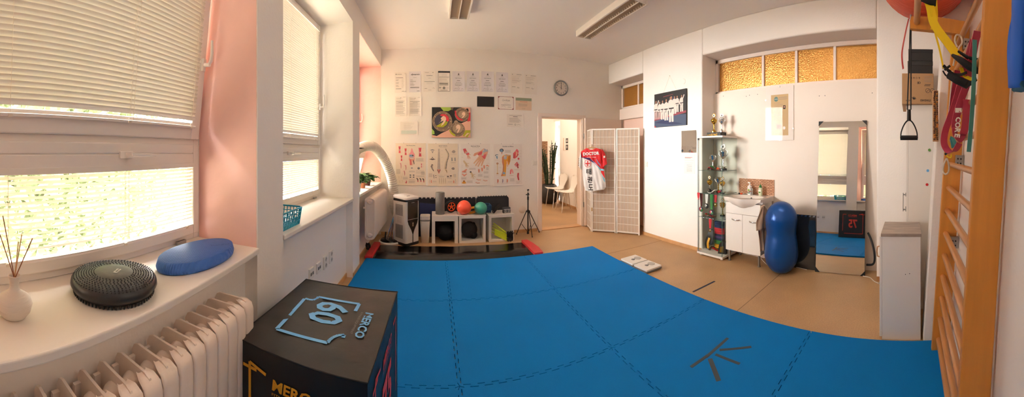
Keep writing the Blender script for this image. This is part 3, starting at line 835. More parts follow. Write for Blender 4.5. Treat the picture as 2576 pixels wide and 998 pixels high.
def plant(name, label, loc, potr, poth, potm, n, spread, hgt, lw, seed, group=None, saucer=False):
    r = thing(name, label, 'plant', loc, 0, group); rn = random.Random(seed)
    MB(potm).lathe([(potr * .72, 0), (potr * .95, poth * .92), (potr, poth * .93), (potr, poth), (potr * .9, poth), (potr * .86, poth * .9), (0, poth * .88)], n=24).build('pot', r)
    MB('soil').lathe([(0, poth * .89), (potr * .85, poth * .89), (0, poth * .9)], n=12).build('soil', r)
    st = MB('leaf_dark'); lv = MB('leaf')
    for k in range(n):
        a = rn.uniform(0, 2 * PI); q = rn.uniform(.2, 1) * spread; z = poth + hgt * rn.uniform(.25, 1) * (1.1 - .5 * q / spread)
        p = (q * math.cos(a), q * math.sin(a), z)
        st.tube([(0, 0, poth * .88), (p[0] * .4, p[1] * .4, z * .7), p], .0016, 4)
        for j in range(4):
            b = a + rn.uniform(-1.6, 1.6)
            leaf(lv, p, (math.cos(b), math.sin(b), rn.uniform(-.3, .5)), rn.uniform(.7, 1.2) * lw * 1.4, lw, rn.uniform(.1, .6))
    st.build('stems', r); lv.build('foliage', r)
    return r
PG = 'potted plants on the far sill'
plant('potted_plant', 'leafy green plant in a tall white pot on the far sill, nearest the viewer', (-.955, 3.66, SILL), .050, .105, 'pot_white', 20, .085, .16, .05, 4, PG)
plant('potted_plant', 'bushy green plant in a small dark red pot at the end of the far sill', (-.985, 4.36, SILL), .055, .085, 'pot_dark', 26, .12, .10, .055, 9, PG)
m = MB('terracotta'); m.lathe([(.03, 0), (.042, .06), (.045, .062), (.045, .07), (.04, .07), (.036, .06), (0, .055)], n=20)
plant('potted_plant', 'green plant in a small orange clay pot, between the white and the dark red pots', (-.975, 4.02, SILL), .045, .075, 'terracotta', 18, .09, .13, .05, 12, PG)

# sockets under the middle window
def socket_plate(mb, h=.08, w=.08, holes=2):
    mb.box(-w / 2, w / 2, -.012, 0, -h / 2, h / 2)
for k, (u, v_) in enumerate(((781, 687), (799.5, 672), (816.5, 658.6), (831, 644.6))):
    p = onX(u, v_, XL - .075)
    r = thing('power_socket', ['square white double data socket, nearest in the row of four under the middle sill', 'square white double data socket, second nearest in the row of four', 'tall white double power socket, third in the row of four', 'tall white double power socket, farthest in the row under the middle sill'][k], 'socket', tuple(p), LEFT, 'white wall sockets under the middle window')
    m = MB('white_satin'); hh = .085 if k < 2 else .11; m.box(-.042, .042, -.014, 0, -hh / 2, hh / 2); m.build('plate', r, bevel=.003)
    m = MB('lt_grey')
    if k < 2:
        for x in (-.018, .018): m.box(x - .011, x + .011, -.0165, -.014, -.012, .010, 'grey')
    else:
        for z in (-.026, .026): m.ell(0, z, .019, .019, 'lt_grey', .0145); m.ell(-.008, z, .003, .003, 'ink', .0155); m.ell(.008, z, .003, .003, 'ink', .0155); m.cyl((0, -.014, z + .009), (0, -.022, z + .009), .002, m='steel', n=6)
    m.build('socket_insert', r)

# ================================================================== AIR CONDITIONER CORNER
ac = thing('air_conditioner', 'white and black portable air conditioner with a ribbed hose by the far window', 'air conditioner', (-.425, 4.49, 0), math.radians(47))
mat('ac_white', '#ece6df', .3)
W_, D_, A_ = .27, .30, .70
m = MB('ac_white')
def rr(x0, x1, y0, y1, r, n=5):
    out = []
    for cx, cy, a0 in ((x1 - r, y1 - r, 0), (x0 + r, y1 - r, 90), (x0 + r, y0 + r, 180), (x1 - r, y0 + r, 270)):
        for k in range(n + 1):
            a = math.radians(a0 + 90 * k / n); out.append((cx + r * math.cos(a), cy + r * math.sin(a)))
    return out
m.prism(rr(-W_ / 2, W_ / 2, -D_ / 2, D_ / 2, .035), .035, A_ - .06, axis='z', smooth=True); m.build('body', ac)
MB('black').prism(rr(-W_ / 2 - .004, W_ / 2 + .004, -D_ / 2 - .004, D_ / 2 + .004, .04), 0, .04, axis='z').build('base', ac, bevel=.006)
MB('black').prism(rr(-W_ / 2 - .003, W_ / 2 + .003, -D_ / 2 - .003, D_ / 2 + .003, .04), A_ - .065, A_ - .035, axis='z').build('collar', ac)
m = MB('ac_white'); pts = rr(-W_ / 2 - .004, W_ / 2 + .004, -D_ / 2 - .004, D_ / 2 + .004, .04)
n_ = len(pts); V = [(x, y, A_ - .036 + .012 * (y + D_ / 2) / D_) for x, y in pts] + [(x, y, A_ - .012 + .02 * (y + D_ / 2) / D_) for x, y in pts] + [(x * .93, y * .93, A_ - .004 + .02 * (y + D_ / 2) / D_) for x, y in pts]
m.add(V, [(i + j * n_, (i + 1) % n_ + j * n_, (i + 1) % n_ + (j + 1) * n_, i + (j + 1) * n_) for j in (0, 1) for i in range(n_)] + [list(range(2 * n_, 3 * n_))], smooth=True)
m.box(-.03, .03, -.06, -.04, A_ - .0, A_ + .0035, 'black'); m.build('top_cover', ac)
# black front panel narrowing downward
m = MB('black_gloss'); y = -D_ / 2 - .0035
pts = [(-.10, A_ - .065), (-.10, .36), (-.085, .31), (-.03, .22), (-.006, .16), (-.006, .04), (.006, .04), (.006, .16), (.03, .22), (.085, .31), (.10, .36), (.10, A_ - .065)]
m.prism(pts, y, y + .006); m.rect(-.098, .375, .196, .006, 'lt_grey', .0005, y); m.rect(-.012, .30, .024, .03, 'silver', .0008, y); m.ell(0, .285, .012, .014, 'silver', .0008, y); m.rect(-.03, A_ - .085, .06, .006, 'ink_lt', .0006, y)
m.build('front_panel', ac)
g = MB('dark_grey'); x = -W_ / 2 - .002
for z0, z1 in ((.43, .60), (.10, .30)):
    nz = int((z1 - z0) / .009)
    for i in range(nz):
        for j in range(7):
            yy = -.085 + j * .024; zz = z0 + i * .009
            g.add([(x, yy, zz), (x, yy + .019, zz), (x, yy + .019, zz + .005), (x, yy, zz + .005)], [(0, 3, 2, 1)])
for k in range(6): g.add([(x, -.06, .325 + k * .015), (x, .04, .325 + k * .015), (x, .04, .329 + k * .015), (x, -.06, .329 + k * .015)], [(0, 3, 2, 1)], 'lt_grey')
g.build('side_grille', ac)
mat('hose_white', '#e9e2d6', .55, trans=.1)
def inv(p): return Matrix.Rotation(-math.radians(47), 4, 'Z') @ (Vector(p) - Vector((-.425, 4.49, 0)))
wp = [Vector(q) for q in ((-.58, 4.68, .36), (-.63, 4.68, .52), (-.635, 4.67, .74), (-.68, 4.64, 1.0), (-.76, 4.58, 1.22), (-.84, 4.50, 1.36), (-.92, 4.42, 1.435), (-1.01, 4.35, 1.44), (-1.10, 4.28, 1.40), (-1.16, 4.24, 1.35))]
def spline(P, n):
    out = []
    for i in range(len(P) - 1):
        p0, p1, p2, p3 = P[max(i - 1, 0)], P[i], P[i + 1], P[min(i + 2, len(P) - 1)]
        for k in range(n):
            t = k / n; out.append(.5 * ((2 * p1) + (p2 - p0) * t + (2 * p0 - 5 * p1 + 4 * p2 - p3) * t * t + (3 * p1 - 3 * p2 + p3 - p0) * t ** 3))
    return out + [P[-1]]
sp = [inv(p) for p in spline(wp, 24)]
m = MB('hose_white'); m.tube(sp, [.074 + (.004 if k % 3 == 0 else -.004) for k in range(len(sp))], 20, cap=False); m.build('exhaust_hose', ac)
e = MB('black'); q = inv((-1.0, 4.02, 1.345)); 
m = MB('white_satin'); m.tube([inv((-.46, 4.56, .34)), inv((-.53, 4.64, .36)), inv((-.59, 4.69, .38))], .082, 16); m.build('hose_adapter', ac)
fx = MB('white_satin'); fx.prism([(-1.22, 4.02), (-.99, 4.30), (-1.22, 4.50)], 1.405, 1.412, axis='z')
fx.prism([(-1.22, 4.02), (-1.215, 4.02), (-.985, 4.295), (-.99, 4.30)], 1.400, 1.416, 'black', axis='z')
solo(fx, 'window_seal_panel', 'pale triangular panel closing the gap of the tilted far window under the hose', 'window seal')

# chrome round stand
st = thing('weight_stand', 'round black base with a white rim and chrome legs, squeezed beside the air conditioner', 'stand', (-.665, 4.50, 0))
MB('white_satin').lathe([(.165, 0), (.172, .012), (.165, .024), (.15, .028), (0, .028)], n=40).build('rim', st)
MB('black_gloss').lathe([(.15, .028), (.14, .045), (.06, .055), (0, .056)], n=40).build('base_plate', st)
for a, (tx, ty) in enumerate(((.06, .02), (.09, -.02), (.03, -.04))):
    MB('chrome').cyl((-.05 + a * .05, -.03 + .04 * (a % 2), .05), (.05 + a * .012, .0, .38), .013, n=12).build('tube_leg', st)
MB('black').cyl((-.07, -.05, .05), (-.06, -.04, .16), .012, n=8).build('knob', st)

# waste bin
bn = thing('waste_bin', 'slim white waste bin with a grey lid rim beside the white side table', 'bin', (-.14, 4.58, 0))
m = MB('white_satin'); n_ = 24; a_ = rr(-.06, .06, -.08, .08, .03); b_ = rr(-.075, .075, -.1, .1, .035); k_ = len(a_)
m.add([(x, y, 0) for x, y in a_] + [(x, y, .33) for x, y in b_], [(i, (i + 1) % k_, (i + 1) % k_ + k_, i + k_) for i in range(k_)] + [list(range(k_ - 1, -1, -1))], smooth=True); m.build('body', bn)
MB('grey').prism(rr(-.079, .079, -.104, .104, .037), .325, .345, axis='z').build('rim', bn)
MB('white_satin').prism(rr(-.075, .075, -.1, .1, .035), .346, .395, axis='z').build('lid', bn, bevel=.006)

# foam panels standing against the wall
mat('foam_black', '#14141a', .5, bump=.05, scale=100); mat('foam_navy', '#14204a', .5)
for k, (x0, x1, h_) in enumerate(((-.27, .665, .625), (.675, 1.215, .63))):
    w = x1 - x0; pts = [(0, 0), (w, 0), (w, h_ - .02)] + [(w - x, z) for x, z in [(a, h_ - .02 + b) for a, b in [(0.0 + i * w / 14 + s, t) for i in range(14) for s, t in ((.01, 0), (.008, .018), (w / 14 - .014, .018), (w / 14 - .01, 0))]]] + [(0, h_ - .02)]
    if k: pts = rr(0, w, 0, h_, .05)
    m = MB('foam_black'); m.prism(pts, -.02, 0)
    if k == 0: m.prism([(.03, .30), (.35, .30), (.28, .52), (.03, .54)], -.0215, -.02, 'foam_navy')
    else:
        for i in range(12): m.box(.02 + i * w / 12.5, .035 + i * w / 12.5, -.0205, -.001, h_ - .002, h_ + .008)
    o = solo(m, 'foam_mat', ['wide black foam mat with toothed edge standing against the back wall behind the bin', 'smaller black foam mat with rounded corners standing on the right by the tripod'][k], 'foam panel', (x0, 4.848, 0), 0, 'black foam mats leaning on the back wall', bevel=.003)
    o.rotation_euler = (-math.radians(1.4), 0, 0)

# side table and cubes
mat('ikea_white', '#efe9e2', .4)
TH = .41
sd = thing('side_table', 'small square white side table carrying the grey foam roller', 'table', (.155, 4.645, 0))
MB('ikea_white').box(-.195, .195, -.175, .175, TH - .082, TH).build('tabletop', sd, bevel=.003)
for x in (-1, 1):
    for y in (-1, 1): MB('ikea_white').box(x * .17 - .025, x * .17 + .025, y * .15 - .025, y * .15 + .025, 0, TH - .082).build('leg', sd, bevel=.002)
def cube(x0, x1, label, deep=.35, lid=True, rz=0):
    r = thing('storage_cube', label, 'cube shelf', ((x0 + x1) / 2, 4.465, 0), rz, 'open white storage cubes along the back wall'); w = (x1 - x0) / 2; t = .035
    m = MB('ikea_white'); z1 = TH - .012
    m.box(-w, -w + t, 0, deep, 0, z1); m.box(w - t, w, 0, deep, 0, z1); m.box(-w + t, w - t, 0, deep, 0, t); m.box(-w + t, w - t, 0, deep, z1 - t, z1)
    m.build('case', r, bevel=.002)
    MB('ikea_white').box(-w + t, w - t, deep - .008, deep - .002, t, z1 - t).build('back_panel', r)
    if lid: MB('ikea_white').box(-w - .012, w + .006, -.0, deep - .01, z1 + .0005, z1 + .012).build('top_board', r, bevel=.002)
cube(.365, .765, 'open white storage cube with a black bag inside, under the two round balls')
cube(.815, 1.205, 'open white storage cube holding the yellow agility ladder, nearest the tripod', rz=math.radians(2))

m = MB('dark_grey')
mat('roller_grey', '#77736f', .7, bump=.4, scale=90)
m = MB('roller_grey'); m.lathe([(.066, 0), (.07, .004), (.07, .326), (.066, .33), (.026, .33), (.022, .326), (.022, .02), (0, .02)], n=36)
solo(m, 'foam_roller', 'tall grey cylindrical foam roller standing on the white side table', 'foam roller', (.085, 4.60, TH))
# black ball under the table
m = MB('black_soft'); m.ball((0, 0, .125), .125, n=28)
for k in range(3): m.tube([(.126 * math.cos(a), .126 * math.sin(a) * math.cos(k), .125 + .126 * math.sin(a) * math.sin(k)) for a in [2 * PI * i / 24 for i in range(24)]], .003, 5, closed=True)
solo(m, 'medicine_ball', 'matt black medicine ball on the floor under the white side table', 'ball', (.165, 4.64, 0), 0)
# ab wheel
aw = thing('exercise_wheel', 'black exercise wheel with orange spokes standing behind the grey foam roller', 'exercise wheel', (.262, 4.70, TH), math.radians(25))
m = MB('black'); m.T = Matrix.Translation((0, 0, .092)); m.tube([(.078 * math.cos(a), 0, .078 * math.sin(a)) for a in [2 * PI * i / 32 for i in range(32)]], .0145, 10, closed=True); m.T = Matrix.Translation((0, .04, .092)); m.tube([(.078 * math.cos(a), 0, .078 * math.sin(a)) for a in [2 * PI * i / 32 for i in range(32)]], .0145, 10, closed=True); m.build('tyre', aw)
m = MB('orange'); m.T = Matrix.Translation((0, -.005, .092)); m.tube([(.064 * math.cos(a), 0, .064 * math.sin(a)) for a in [2 * PI * i / 28 for i in range(28)]], .007, 8, closed=True)
for k in range(5):
    a = 2 * PI * k / 5 + .3; m.cyl((.012 * math.cos(a), 0, .012 * math.sin(a)), (.06 * math.cos(a), 0, .06 * math.sin(a)), .007, n=8)
m.cyl((0, -.01, 0), (0, .01, 0), .02, n=16); m.build('spokes', aw)
# soft balls
mat('ball_coral', '#e8543a', .35, bump=.5, scale=9); mat('ball_teal', '#3f9c86', .3, bump=.5, scale=9); mat('band_ochre', '#c98a1e', .5)
def lump(seed, top=0):
    rn = random.Random(seed); ph = [rn.uniform(0, 6) for _ in range(4)]
    return lambda d: 1 + .03 * math.sin(3 * d.x + ph[0]) * math.cos(2 * d.y + ph[1]) + top * max(0, d.z - .6) - .05 * max(0, -d.z - .7) * 2
m = MB('ball_coral'); m.ball((0, 0, .100), .112, n=32, sc=(1, 1, .93), f=lump(1, .12)); solo(m, 'soft_ball', 'coral red soft weighted ball on the white shelf, larger of the two', 'ball', (.447, 4.56, TH + .0005), 0, 'soft weighted balls on the shelf')
m = MB('ball_teal'); m.ball((0, 0, .088), .098, n=32, sc=(1, 1, .94), f=lump(5, .05)); solo(m, 'soft_ball', 'teal green soft weighted ball on the white shelf, smaller of the two', 'ball', (.70, 4.545, TH + .0005), 0, 'soft weighted balls on the shelf')
m = MB('band_ochre'); P = [(.055 * math.cos(a) * 1.3, .03 * math.sin(a), .045 + .035 * math.sin(a + .6)) for a in [2 * PI * i / 24 for i in range(24)]]
for k in range(2): m.T = Matrix.Translation((0, .02 * k, .0)); m.ribbon(P + [P[0]], .055, (0.2, 1, .35), .006)
m.T = Matrix(); solo(m, 'rolled_band', 'ochre yellow rolled exercise band lying between the coral and teal balls', 'exercise band', (.585, 4.62, TH + .002), 0)
mat('basket_blue', '#27486e', .4)
m = MB('basket_blue'); basket(m, .15, .20, .11, hx=9, hz=5, flare=.012); solo(m, 'plastic_basket', 'dark blue lattice basket behind the teal ball on the shelf', 'basket', (.795, 4.72, TH + .001), 0)
m = MB('black_soft'); m.tube([(0, 0, .03), (.13, .18, .10)], .026, 16); m.cyl((-.004, -.006, .028), (.002, 0, .031), .019, m='dark_grey'); solo(m, 'foam_tube', 'black foam tube lying slanted across the right storage cube', 'foam tube', (.895, 4.53, TH + .001))
m = MB('dark_grey'); bx = MB('dark_grey'); bx.box(-.055, .055, -.04, .04, 0, .085)
bx.rect(-.054, .055, .108, .012, 'lt_grey', .0006, -.04); bx.ell(-.026, .035, .018, .016, 'lt_grey', .0006, -.04); bx.ell(.026, .035, .018, .016, 'lt_grey', .0006, -.04); bx.rect(-.05, .004, .1, .01, 'ink_lt', .0006, -.04); bx.ell(-.026, .035, .01, .009, 'ink', .001, -.04); bx.ell(.026, .035, .01, .009, 'ink', .001, -.04)
solo(bx, 'small_carton', 'small dark carton with pale print on the right storage cube', 'box', (1.105, 4.555, TH + .0005), math.radians(4), bevel=.002)
# bag inside first cube
m = MB('black_soft'); m.ball((0, 0, .12), .13, n=20, sc=(1.0, .9, .92), f=lump(8)); m.ball((.06, -.05, .05), .06, n=14); m.box(.03, .10, .03, .13, .0, .2)
solo(m, 'gym_bag', 'crumpled black bag lying inside the middle white storage cube', 'bag', (.535, 4.64, .036))
# agility ladder
al = thing('agility_ladder', 'folded yellow agility ladder with black straps spilling out of the right storage cube', 'agility ladder', (1.01, 4.60, .036))
for k in range(5):
    m = MB('lime'); a = math.radians(-4 + k * 3); x0 = -.15
    m.box(-.14, .10, -.012, .012, -.002, .004); o = m.build('rung_slat', al, bevel=.001); o.location = (-.01, -.06 - .012 * k, .035 + k * .030); o.rotation_euler = (0, math.radians(20 + 2 * k), math.radians(-18 - 5 * k))
for k in range(4):
    m = MB('lime'); m.box(-.12, .11, -.012, .012, -.002, .004); o = m.build('rung_slat', al, bevel=.001); o.location = (.0, -.13, .02 + k * .026); o.rotation_euler = (math.radians(60), math.radians(24), math.radians(-20))
rn = random.Random(5)
for k in range(6):
    P = [Vector((.10 + .03 * k * rn.random(), -.15, .12 - .01 * k))]
    for j in range(9): P.append(Vector((.12 + .05 * math.sin(j * 1.9 + k), -.16 - .03 * rn.random(), max(-.03, .11 - .016 * j + .018 * math.cos(j * 2.3 + k)))))
    m = MB('black'); m.tube(spline(P, 4), .007, 6, flat=.5); m.build('strap', al)

# tripod
tp = thing('tripod', 'thin black tripod stand beside the doorway against the back wall', 'tripod', (1.49, 4.66, 0))
m = MB('black'); m.cyl((0, 0, .04), (0, 0, .60), .011, n=12); m.cyl((0, 0, .58), (0, 0, .63), .016, n=12); m.build('column', tp)
m = MB('black'); m.cyl((0, 0, .63), (0, 0, .655), .01, n=10); m.box(-.022, .022, -.008, .008, .655, .668); m.cyl((-.035, 0, .66), (-.02, 0, .67), .008, n=8); m.box(-.012, .016, -.006, .006, .665, .69)
m.cyl((0, 0, .69), (0, 0, .735), .005, n=8); m.cyl((-.014, 0, .737), (.016, 0, .742), .012, n=10); m.build('head', tp)
m = MB('black'); m.lathe([(.022, .38), (.03, .385), (.03, .40), (.014, .42)], n=12); m.box(-.035, .035, -.012, .012, .385, .402); m.build('collar', tp)
m = MB('black'); m.lathe([(.016, .03), (.02, .04), (.016, .06)], n=12); m.build('hub', tp)
for (u, v_) in ((1297, 587), (1352, 581), (1339, 597)):
    p = onZ(u, v_, 0) - Vector((1.49, 4.66, 0)); p.y = max(min(p.y, .12), -.28)
    d = Vector((p.x, p.y, 0)); m = MB('black'); m.cyl(d.normalized() * .028 + Vector((0, 0, .39)), d + Vector((0, 0, .012)), .007, .006, n=8)
    mid = d * .55 + Vector((0, 0, .18)); m.cyl(mid, (0, 0, .05), .004, n=6); m.cyl(d * .985 + Vector((0, 0, .018)), d + Vector((0, 0, .001)), .009, n=8); m.build('leg', tp)
mat('cover_white', '#efe3d8', .5)
p = onY(1314, 527, YB); m = MB('cover_white'); m.lathe([(.062, 0), (.06, .006), (0, .008)], n=28)
mm = MB('cover_white'); mm.T = Matrix.Rotation(PI / 2, 4, 'X'); mm.lathe([(.062, 0), (.06, .006), (0, .008)], n=28); solo(mm, 'round_cover_plate', 'round white blank cover plate low on the back wall behind the tripod', 'cover plate', (p.x, YB, p.z))

# ================================================================== BACK WALL PAPERS AND PICTURES
def wallpaper_rect(u0, v0, u1, v1, Y=YB):
    a, b = onY(u0, v0, Y), onY(u1, v1, Y); return a.x, b.x, b.z, a.z
def sheet(u0, v0, u1, v1, label, draw, m='paper', name='certificate', group='certificates on the back wall', curl=0.004, rz=0, cat='certificate', th=.0012):
    x0, x1, z0, z1 = wallpaper_rect(u0, v0, u1, v1); w, h = x1 - x0, z1 - z0
    mb = MB(m); n = 6; V = []
    for i in range(n + 1):
        x = w * i / n - w / 2; y = -th - curl * (2 * i / n - 1) ** 2
        V += [(x, y, 0), (x, y, h)]
    mb.add(V, [(2 * i, 2 * i + 2, 2 * i + 3, 2 * i + 1) for i in range(n)], m)
    a = MB(m); draw(a, w, h)
    for k in range(len(a.V)):                                 # print follows the curl of the sheet
        v = a.V[k]; v.y += -th - curl * (2 * v.x / w) ** 2
    o = len(mb.V); mb.V += a.V
    for f, mi_, s_ in zip(a.F, a.M, a.S): mb.F.append([o + q for q in f]); mb.M.append(mb.mi(a.mats[mi_])); mb.S.append(s_)
    ob = solo(mb, name, label, cat, ((x0 + x1) / 2, YB, z0), 0, group)
    ob.rotation_euler = (0, rz, 0); return ob
def lines(a, w, h, zs, m='ink_mid', x0=-.38, x1=.38, t=.008, jit=0, seed=1):
    rn = random.Random(seed)
    for z in zs:
        e = x1 - (rn.random() * jit)
        a.rect(w * x0, h * z, w * (e - x0), h * t, m, .0006)
def d_table(a, w, h):
    a.ell(-.38 * w, .90 * h, .03 * w, .025 * h, 'ink'); lines(a, w, h, [.90, .88], 'ink_mid', -.3, .1); a.ring(.38 * w, .92 * h, .04 * w, .03 * w, 'ink_mid')
    a.rect(.44 * w, .02 * h, .012 * w, .9 * h, 'ink', .0006); lines(a, w, h, [.72], 'ink', -.4, .2, .015)
    lines(a, w, h, [.64, .61, .58, .50, .47, .44, .36, .33, .30], 'ink_mid', -.4, -.12, .008, .1); lines(a, w, h, [.66 - k * .035 for k in range(13)], 'ink_lt', .08, .3, .006, .1)
    lines(a, w, h, [.20, .18], 'ink', -.4, .05); a.ring(.38 * w, .06 * h, .05 * w, .03 * w, 'ink_mid', sq=.8); a.line([(.1 * w, .06 * h), (.2 * w, .08 * h), (.3 * w, .05 * h)], .004, 'ink', .0006)
def d_dyn(a, w, h):
    a.text('dynamic', 0, .80 * h, .10 * h, 'ink', .0006, w=w * .72, bold=.02, ital=.35); lines(a, w, h, [.71], 'ink_mid', -.15, .12)
    lines(a, w, h, [.62, .56, .53, .51, .45, .42, .37, .35, .31], 'ink_mid', -.4, .1, .009, .3, 2); lines(a, w, h, [.24, .21], 'ink', -.4, .36, .014)
    a.text('OEC', .28 * w, .04 * h, .05 * h, 'ink', .0006)
def d_osv(a, w, h):
    lines(a, w, h, [.93], 'ink_mid', -.38, -.05, .012); a.ell(.28 * w, .935 * h, .04 * w, .012 * h, 'ink'); a.text('Osvědčení', 0, .77 * h, .04 * h, 'ink', .0006, w=.5 * w, bold=.02)
    lines(a, w, h, [.66], 'ink_mid', -.1, .12); lines(a, w, h, [.49], 'ink', -.42, .42, .014); lines(a, w, h, [.44, .39], 'ink_lt', -.25, .25); lines(a, w, h, [.16], 'ink', -.4, -.2, .012); a.line([(.25 * w, .17 * h), (.35 * w, .20 * h), (.42 * w, .15 * h)], .003, 'ink_mid', .0006); lines(a, w, h, [.08], 'ink_mid', -.1, .15)
def d_frame(a, w, h):
    a.rect(-.5 * w, .92 * h, w, .08 * h, 'black', .0007); a.rect(-.12 * w, .945 * h, .24 * w, .02 * h, 'lt_grey', .001)
    a.rect(-.5 * w, 0, .02 * w, h, 'ink', .0007); a.rect(.48 * w, 0, .02 * w, h, 'ink', .0007); a.rect(-.5 * w, 0, w, .012 * h, 'ink', .0007)
    lines(a, w, h, [.85, .80, .76], 'ink_lt', -.2, .25); lines(a, w, h, [.70], 'ink', -.42, .42, .012); lines(a, w, h, [.66, .60, .56, .50], 'ink_mid', -.4, .4, .006, .2); lines(a, w, h, [.42, .40, .38, .36, .34, .30], 'ink', -.4, .4, .009, .1)
    a.ring(0, .17 * h, .11 * w, .07 * w, 'ink_mid'); a.ell(0, .17 * h, .06 * w, .06 * w, 'grey'); lines(a, w, h, [.20, .18, .15], 'ink', -.42, -.22, .01, .05); lines(a, w, h, [.16], 'ink_mid', .2, .4); lines(a, w, h, [.06, .04], 'ink_mid', -.3, .3)
def d_cert(sub):
    def f(a, w, h):
        a.poly([(-.07 * w, .84 * h), (.05 * w, .82 * h), (.07 * w, .87 * h), (.02 * w, .86 * h), (.04 * w, .93 * h), (-.02 * w, .88 * h)], 'ink', .0007)
        lines(a, w, h, [.79], 'ink', -.08, .08, .01); lines(a, w, h, [.74], 'ink_lt', -.18, .18)
        a.text('CERTIFIKÁT', 0, .64 * h, .055 * h, 'ink', .0006, w=.56 * w); lines(a, w, h, [.54], 'ink', -.14, .13, .018); lines(a, w, h, [.46, .44], 'ink_mid', -.22, .22)
        lines(a, w, h, [.39, .38], 'ink_mid', -.3, .3, .006); a.text(sub, 0, .30 * h, .04 * h, 'ink', .0006, w=.56 * w, bold=.03); lines(a, w, h, [.25], 'ink_mid', -.08, .08)
        a.ring(0, .15 * h, .08 * w, .065 * w, 'ink_mid'); a.line([(-.35 * w, .12 * h), (-.2 * w, .18 * h), (-.15 * w, .12 * h)], .003, 'ink_mid', .0007); a.line([(.2 * w, .12 * h), (.3 * w, .16 * h), (.4 * w, .12 * h)], .003, 'ink_mid', .0007); lines(a, w, h, [.05], 'ink_mid', -.42, .42, .008)
    return f
def d_letter(seed, n=18, top=.95):
    def f(a, w, h):
        a.ell(-.36 * w, .93 * h, .03 * w, .02 * h, 'ink_mid'); lines(a, w, h, [.95, .93, .91], 'ink_mid', 0, .42, .006); rn = random.Random(seed)
        z = .84
        while z > .5:
            lines(a, w, h, [z], 'ink_lt' if rn.random() < .4 else 'ink_mid', -.4, .4, .007, .4, seed + int(z * 100)); z -= rn.choice((.025, .03, .06))
        a.ring(-.0 * w, .46 * h, .3 * w, .295 * w, 'ink_lt', sq=.12); lines(a, w, h, [.33, .31], 'ink_mid', -.4, -.1); a.line([(.05 * w, .27 * h), (.12 * w, .33 * h), (.15 * w, .26 * h), (.26 * w, .3 * h)], .004, 'ink_mid', .0007)
    return f
def d_dense(seed):
    def f(a, w, h):
        rn = random.Random(seed); lines(a, w, h, [.96], 'ink_mid', .2, .42, .01); lines(a, w, h, [.92, .89, .86], 'ink_lt', -.4, 0)
        a.ell(0, .93 * h, .025 * w, .02 * h, 'ink_mid'); z = .78
        lines(a, w, h, [.70], 'ink', -.2, .2, .01)
        while z > .12:
            if abs(z - .7) > .02: lines(a, w, h, [z], 'ink_mid', -.42, .42, .008, .25, seed + int(z * 100))
            z -= rn.choice((.025, .025, .05))
        lines(a, w, h, [.05], 'ink_lt', -.1, .4)
    return f
top = [((993, 182, 1023, 233), 'white printed certificate with a table and dark right edge, first in the top row', d_table, 'paper'),
       ((1029, 180, 1059, 232), 'white certificate with a bold slanted word across its top, second in the top row', d_dyn, 'paper_lav'),
       ((1065, 179, 1096, 231), 'pale certificate with short bold title, between the slanted word sheet and the black topped one', d_osv, 'paper'),
       ((1102, 179, 1132, 230), 'certificate with black top bar and thin dark border in the top row', d_frame, 'paper'),
       ((1138, 179, 1169, 231), 'lavender white certificate just right of the black topped one', d_cert('Kinesiotaping I'), 'paper_lav'),
       ((1174, 179, 1205, 231), 'lavender white certificate, second of the four lookalikes from the left', d_cert('Kinesiotaping II'), 'paper_lav'),
       ((1211, 179, 1242, 232), 'lavender white certificate, third of the four lookalikes above the black card', d_cert('Kinesiotaping funkční'), 'paper_lav'),
       ((1248, 181, 1278, 233), 'lavender white certificate, rightmost of the four lookalikes', d_cert('Crosstaping'), 'paper_lav'),
       ((1285, 183, 1314, 236), 'plain typed letter in the top row, second from the right end', d_letter(3), 'paper'),
       ((1320, 186, 1350, 238), 'plain typed letter at the right end of the top row, nearest the clock', d_letter(8), 'paper')]
for r, l, d, m in top: sheet(*r, l, d, m)
sheet(994, 243, 1023, 293, 'densely typed white sheet below the first certificate at the far left', d_dense(2), rz=.0)
sheet(1029, 244, 1060, 292, 'densely typed white sheet left of the medal picture', d_dense(7), curl=.008)
def d_faint(a, w, h):
    lines(a, w, h, [.88], 'ink_lt', -.3, .3); lines(a, w, h, [.78 - k * .05 for k in range(8)], 'ink_lt', -.3, .3, .008, .25); a.rect(-.44 * w, .08 * h, .88 * w, .25 * h, 'pale_teal', .0004); lines(a, w, h, [.12, .18, .24], 'ink_lt', -.4, .35, .02, .3, 4)
mat('pale_teal', '#d5ddd4', .8); mat('cream', '#ddc3ab', .8); mat('green_grey', '#93a089', .8)
sheet(1007, 306, 1051, 339, 'faded greenish landscape sheet above the knee poster', d_faint, curl=.008)
def d_black(a, w, h):
    a.rect(-.5 * w, .10 * h, w, .86 * h, 'black', .0005); lines(a, w, h, [.82], 'ink_mid', -.46, -.3, .015); lines(a, w, h, [.60], 'lt_grey', -.46, -.12, .035); lines(a, w, h, [.50], 'lt_grey', -.46, .38, .035); lines(a, w, h, [.32], 'lt_grey', -.46, -.22, .03); lines(a, w, h, [.26, .22, .18], 'ink_mid', -.46, -.15, .015); lines(a, w, h, [.2], 'ink_mid', .05, .3, .015)
sheet(1200, 241, 1243, 272, 'black landscape certificate with pale text in the second row', d_black, curl=.002)
mat('maroon', '#8a3a3a', .7)
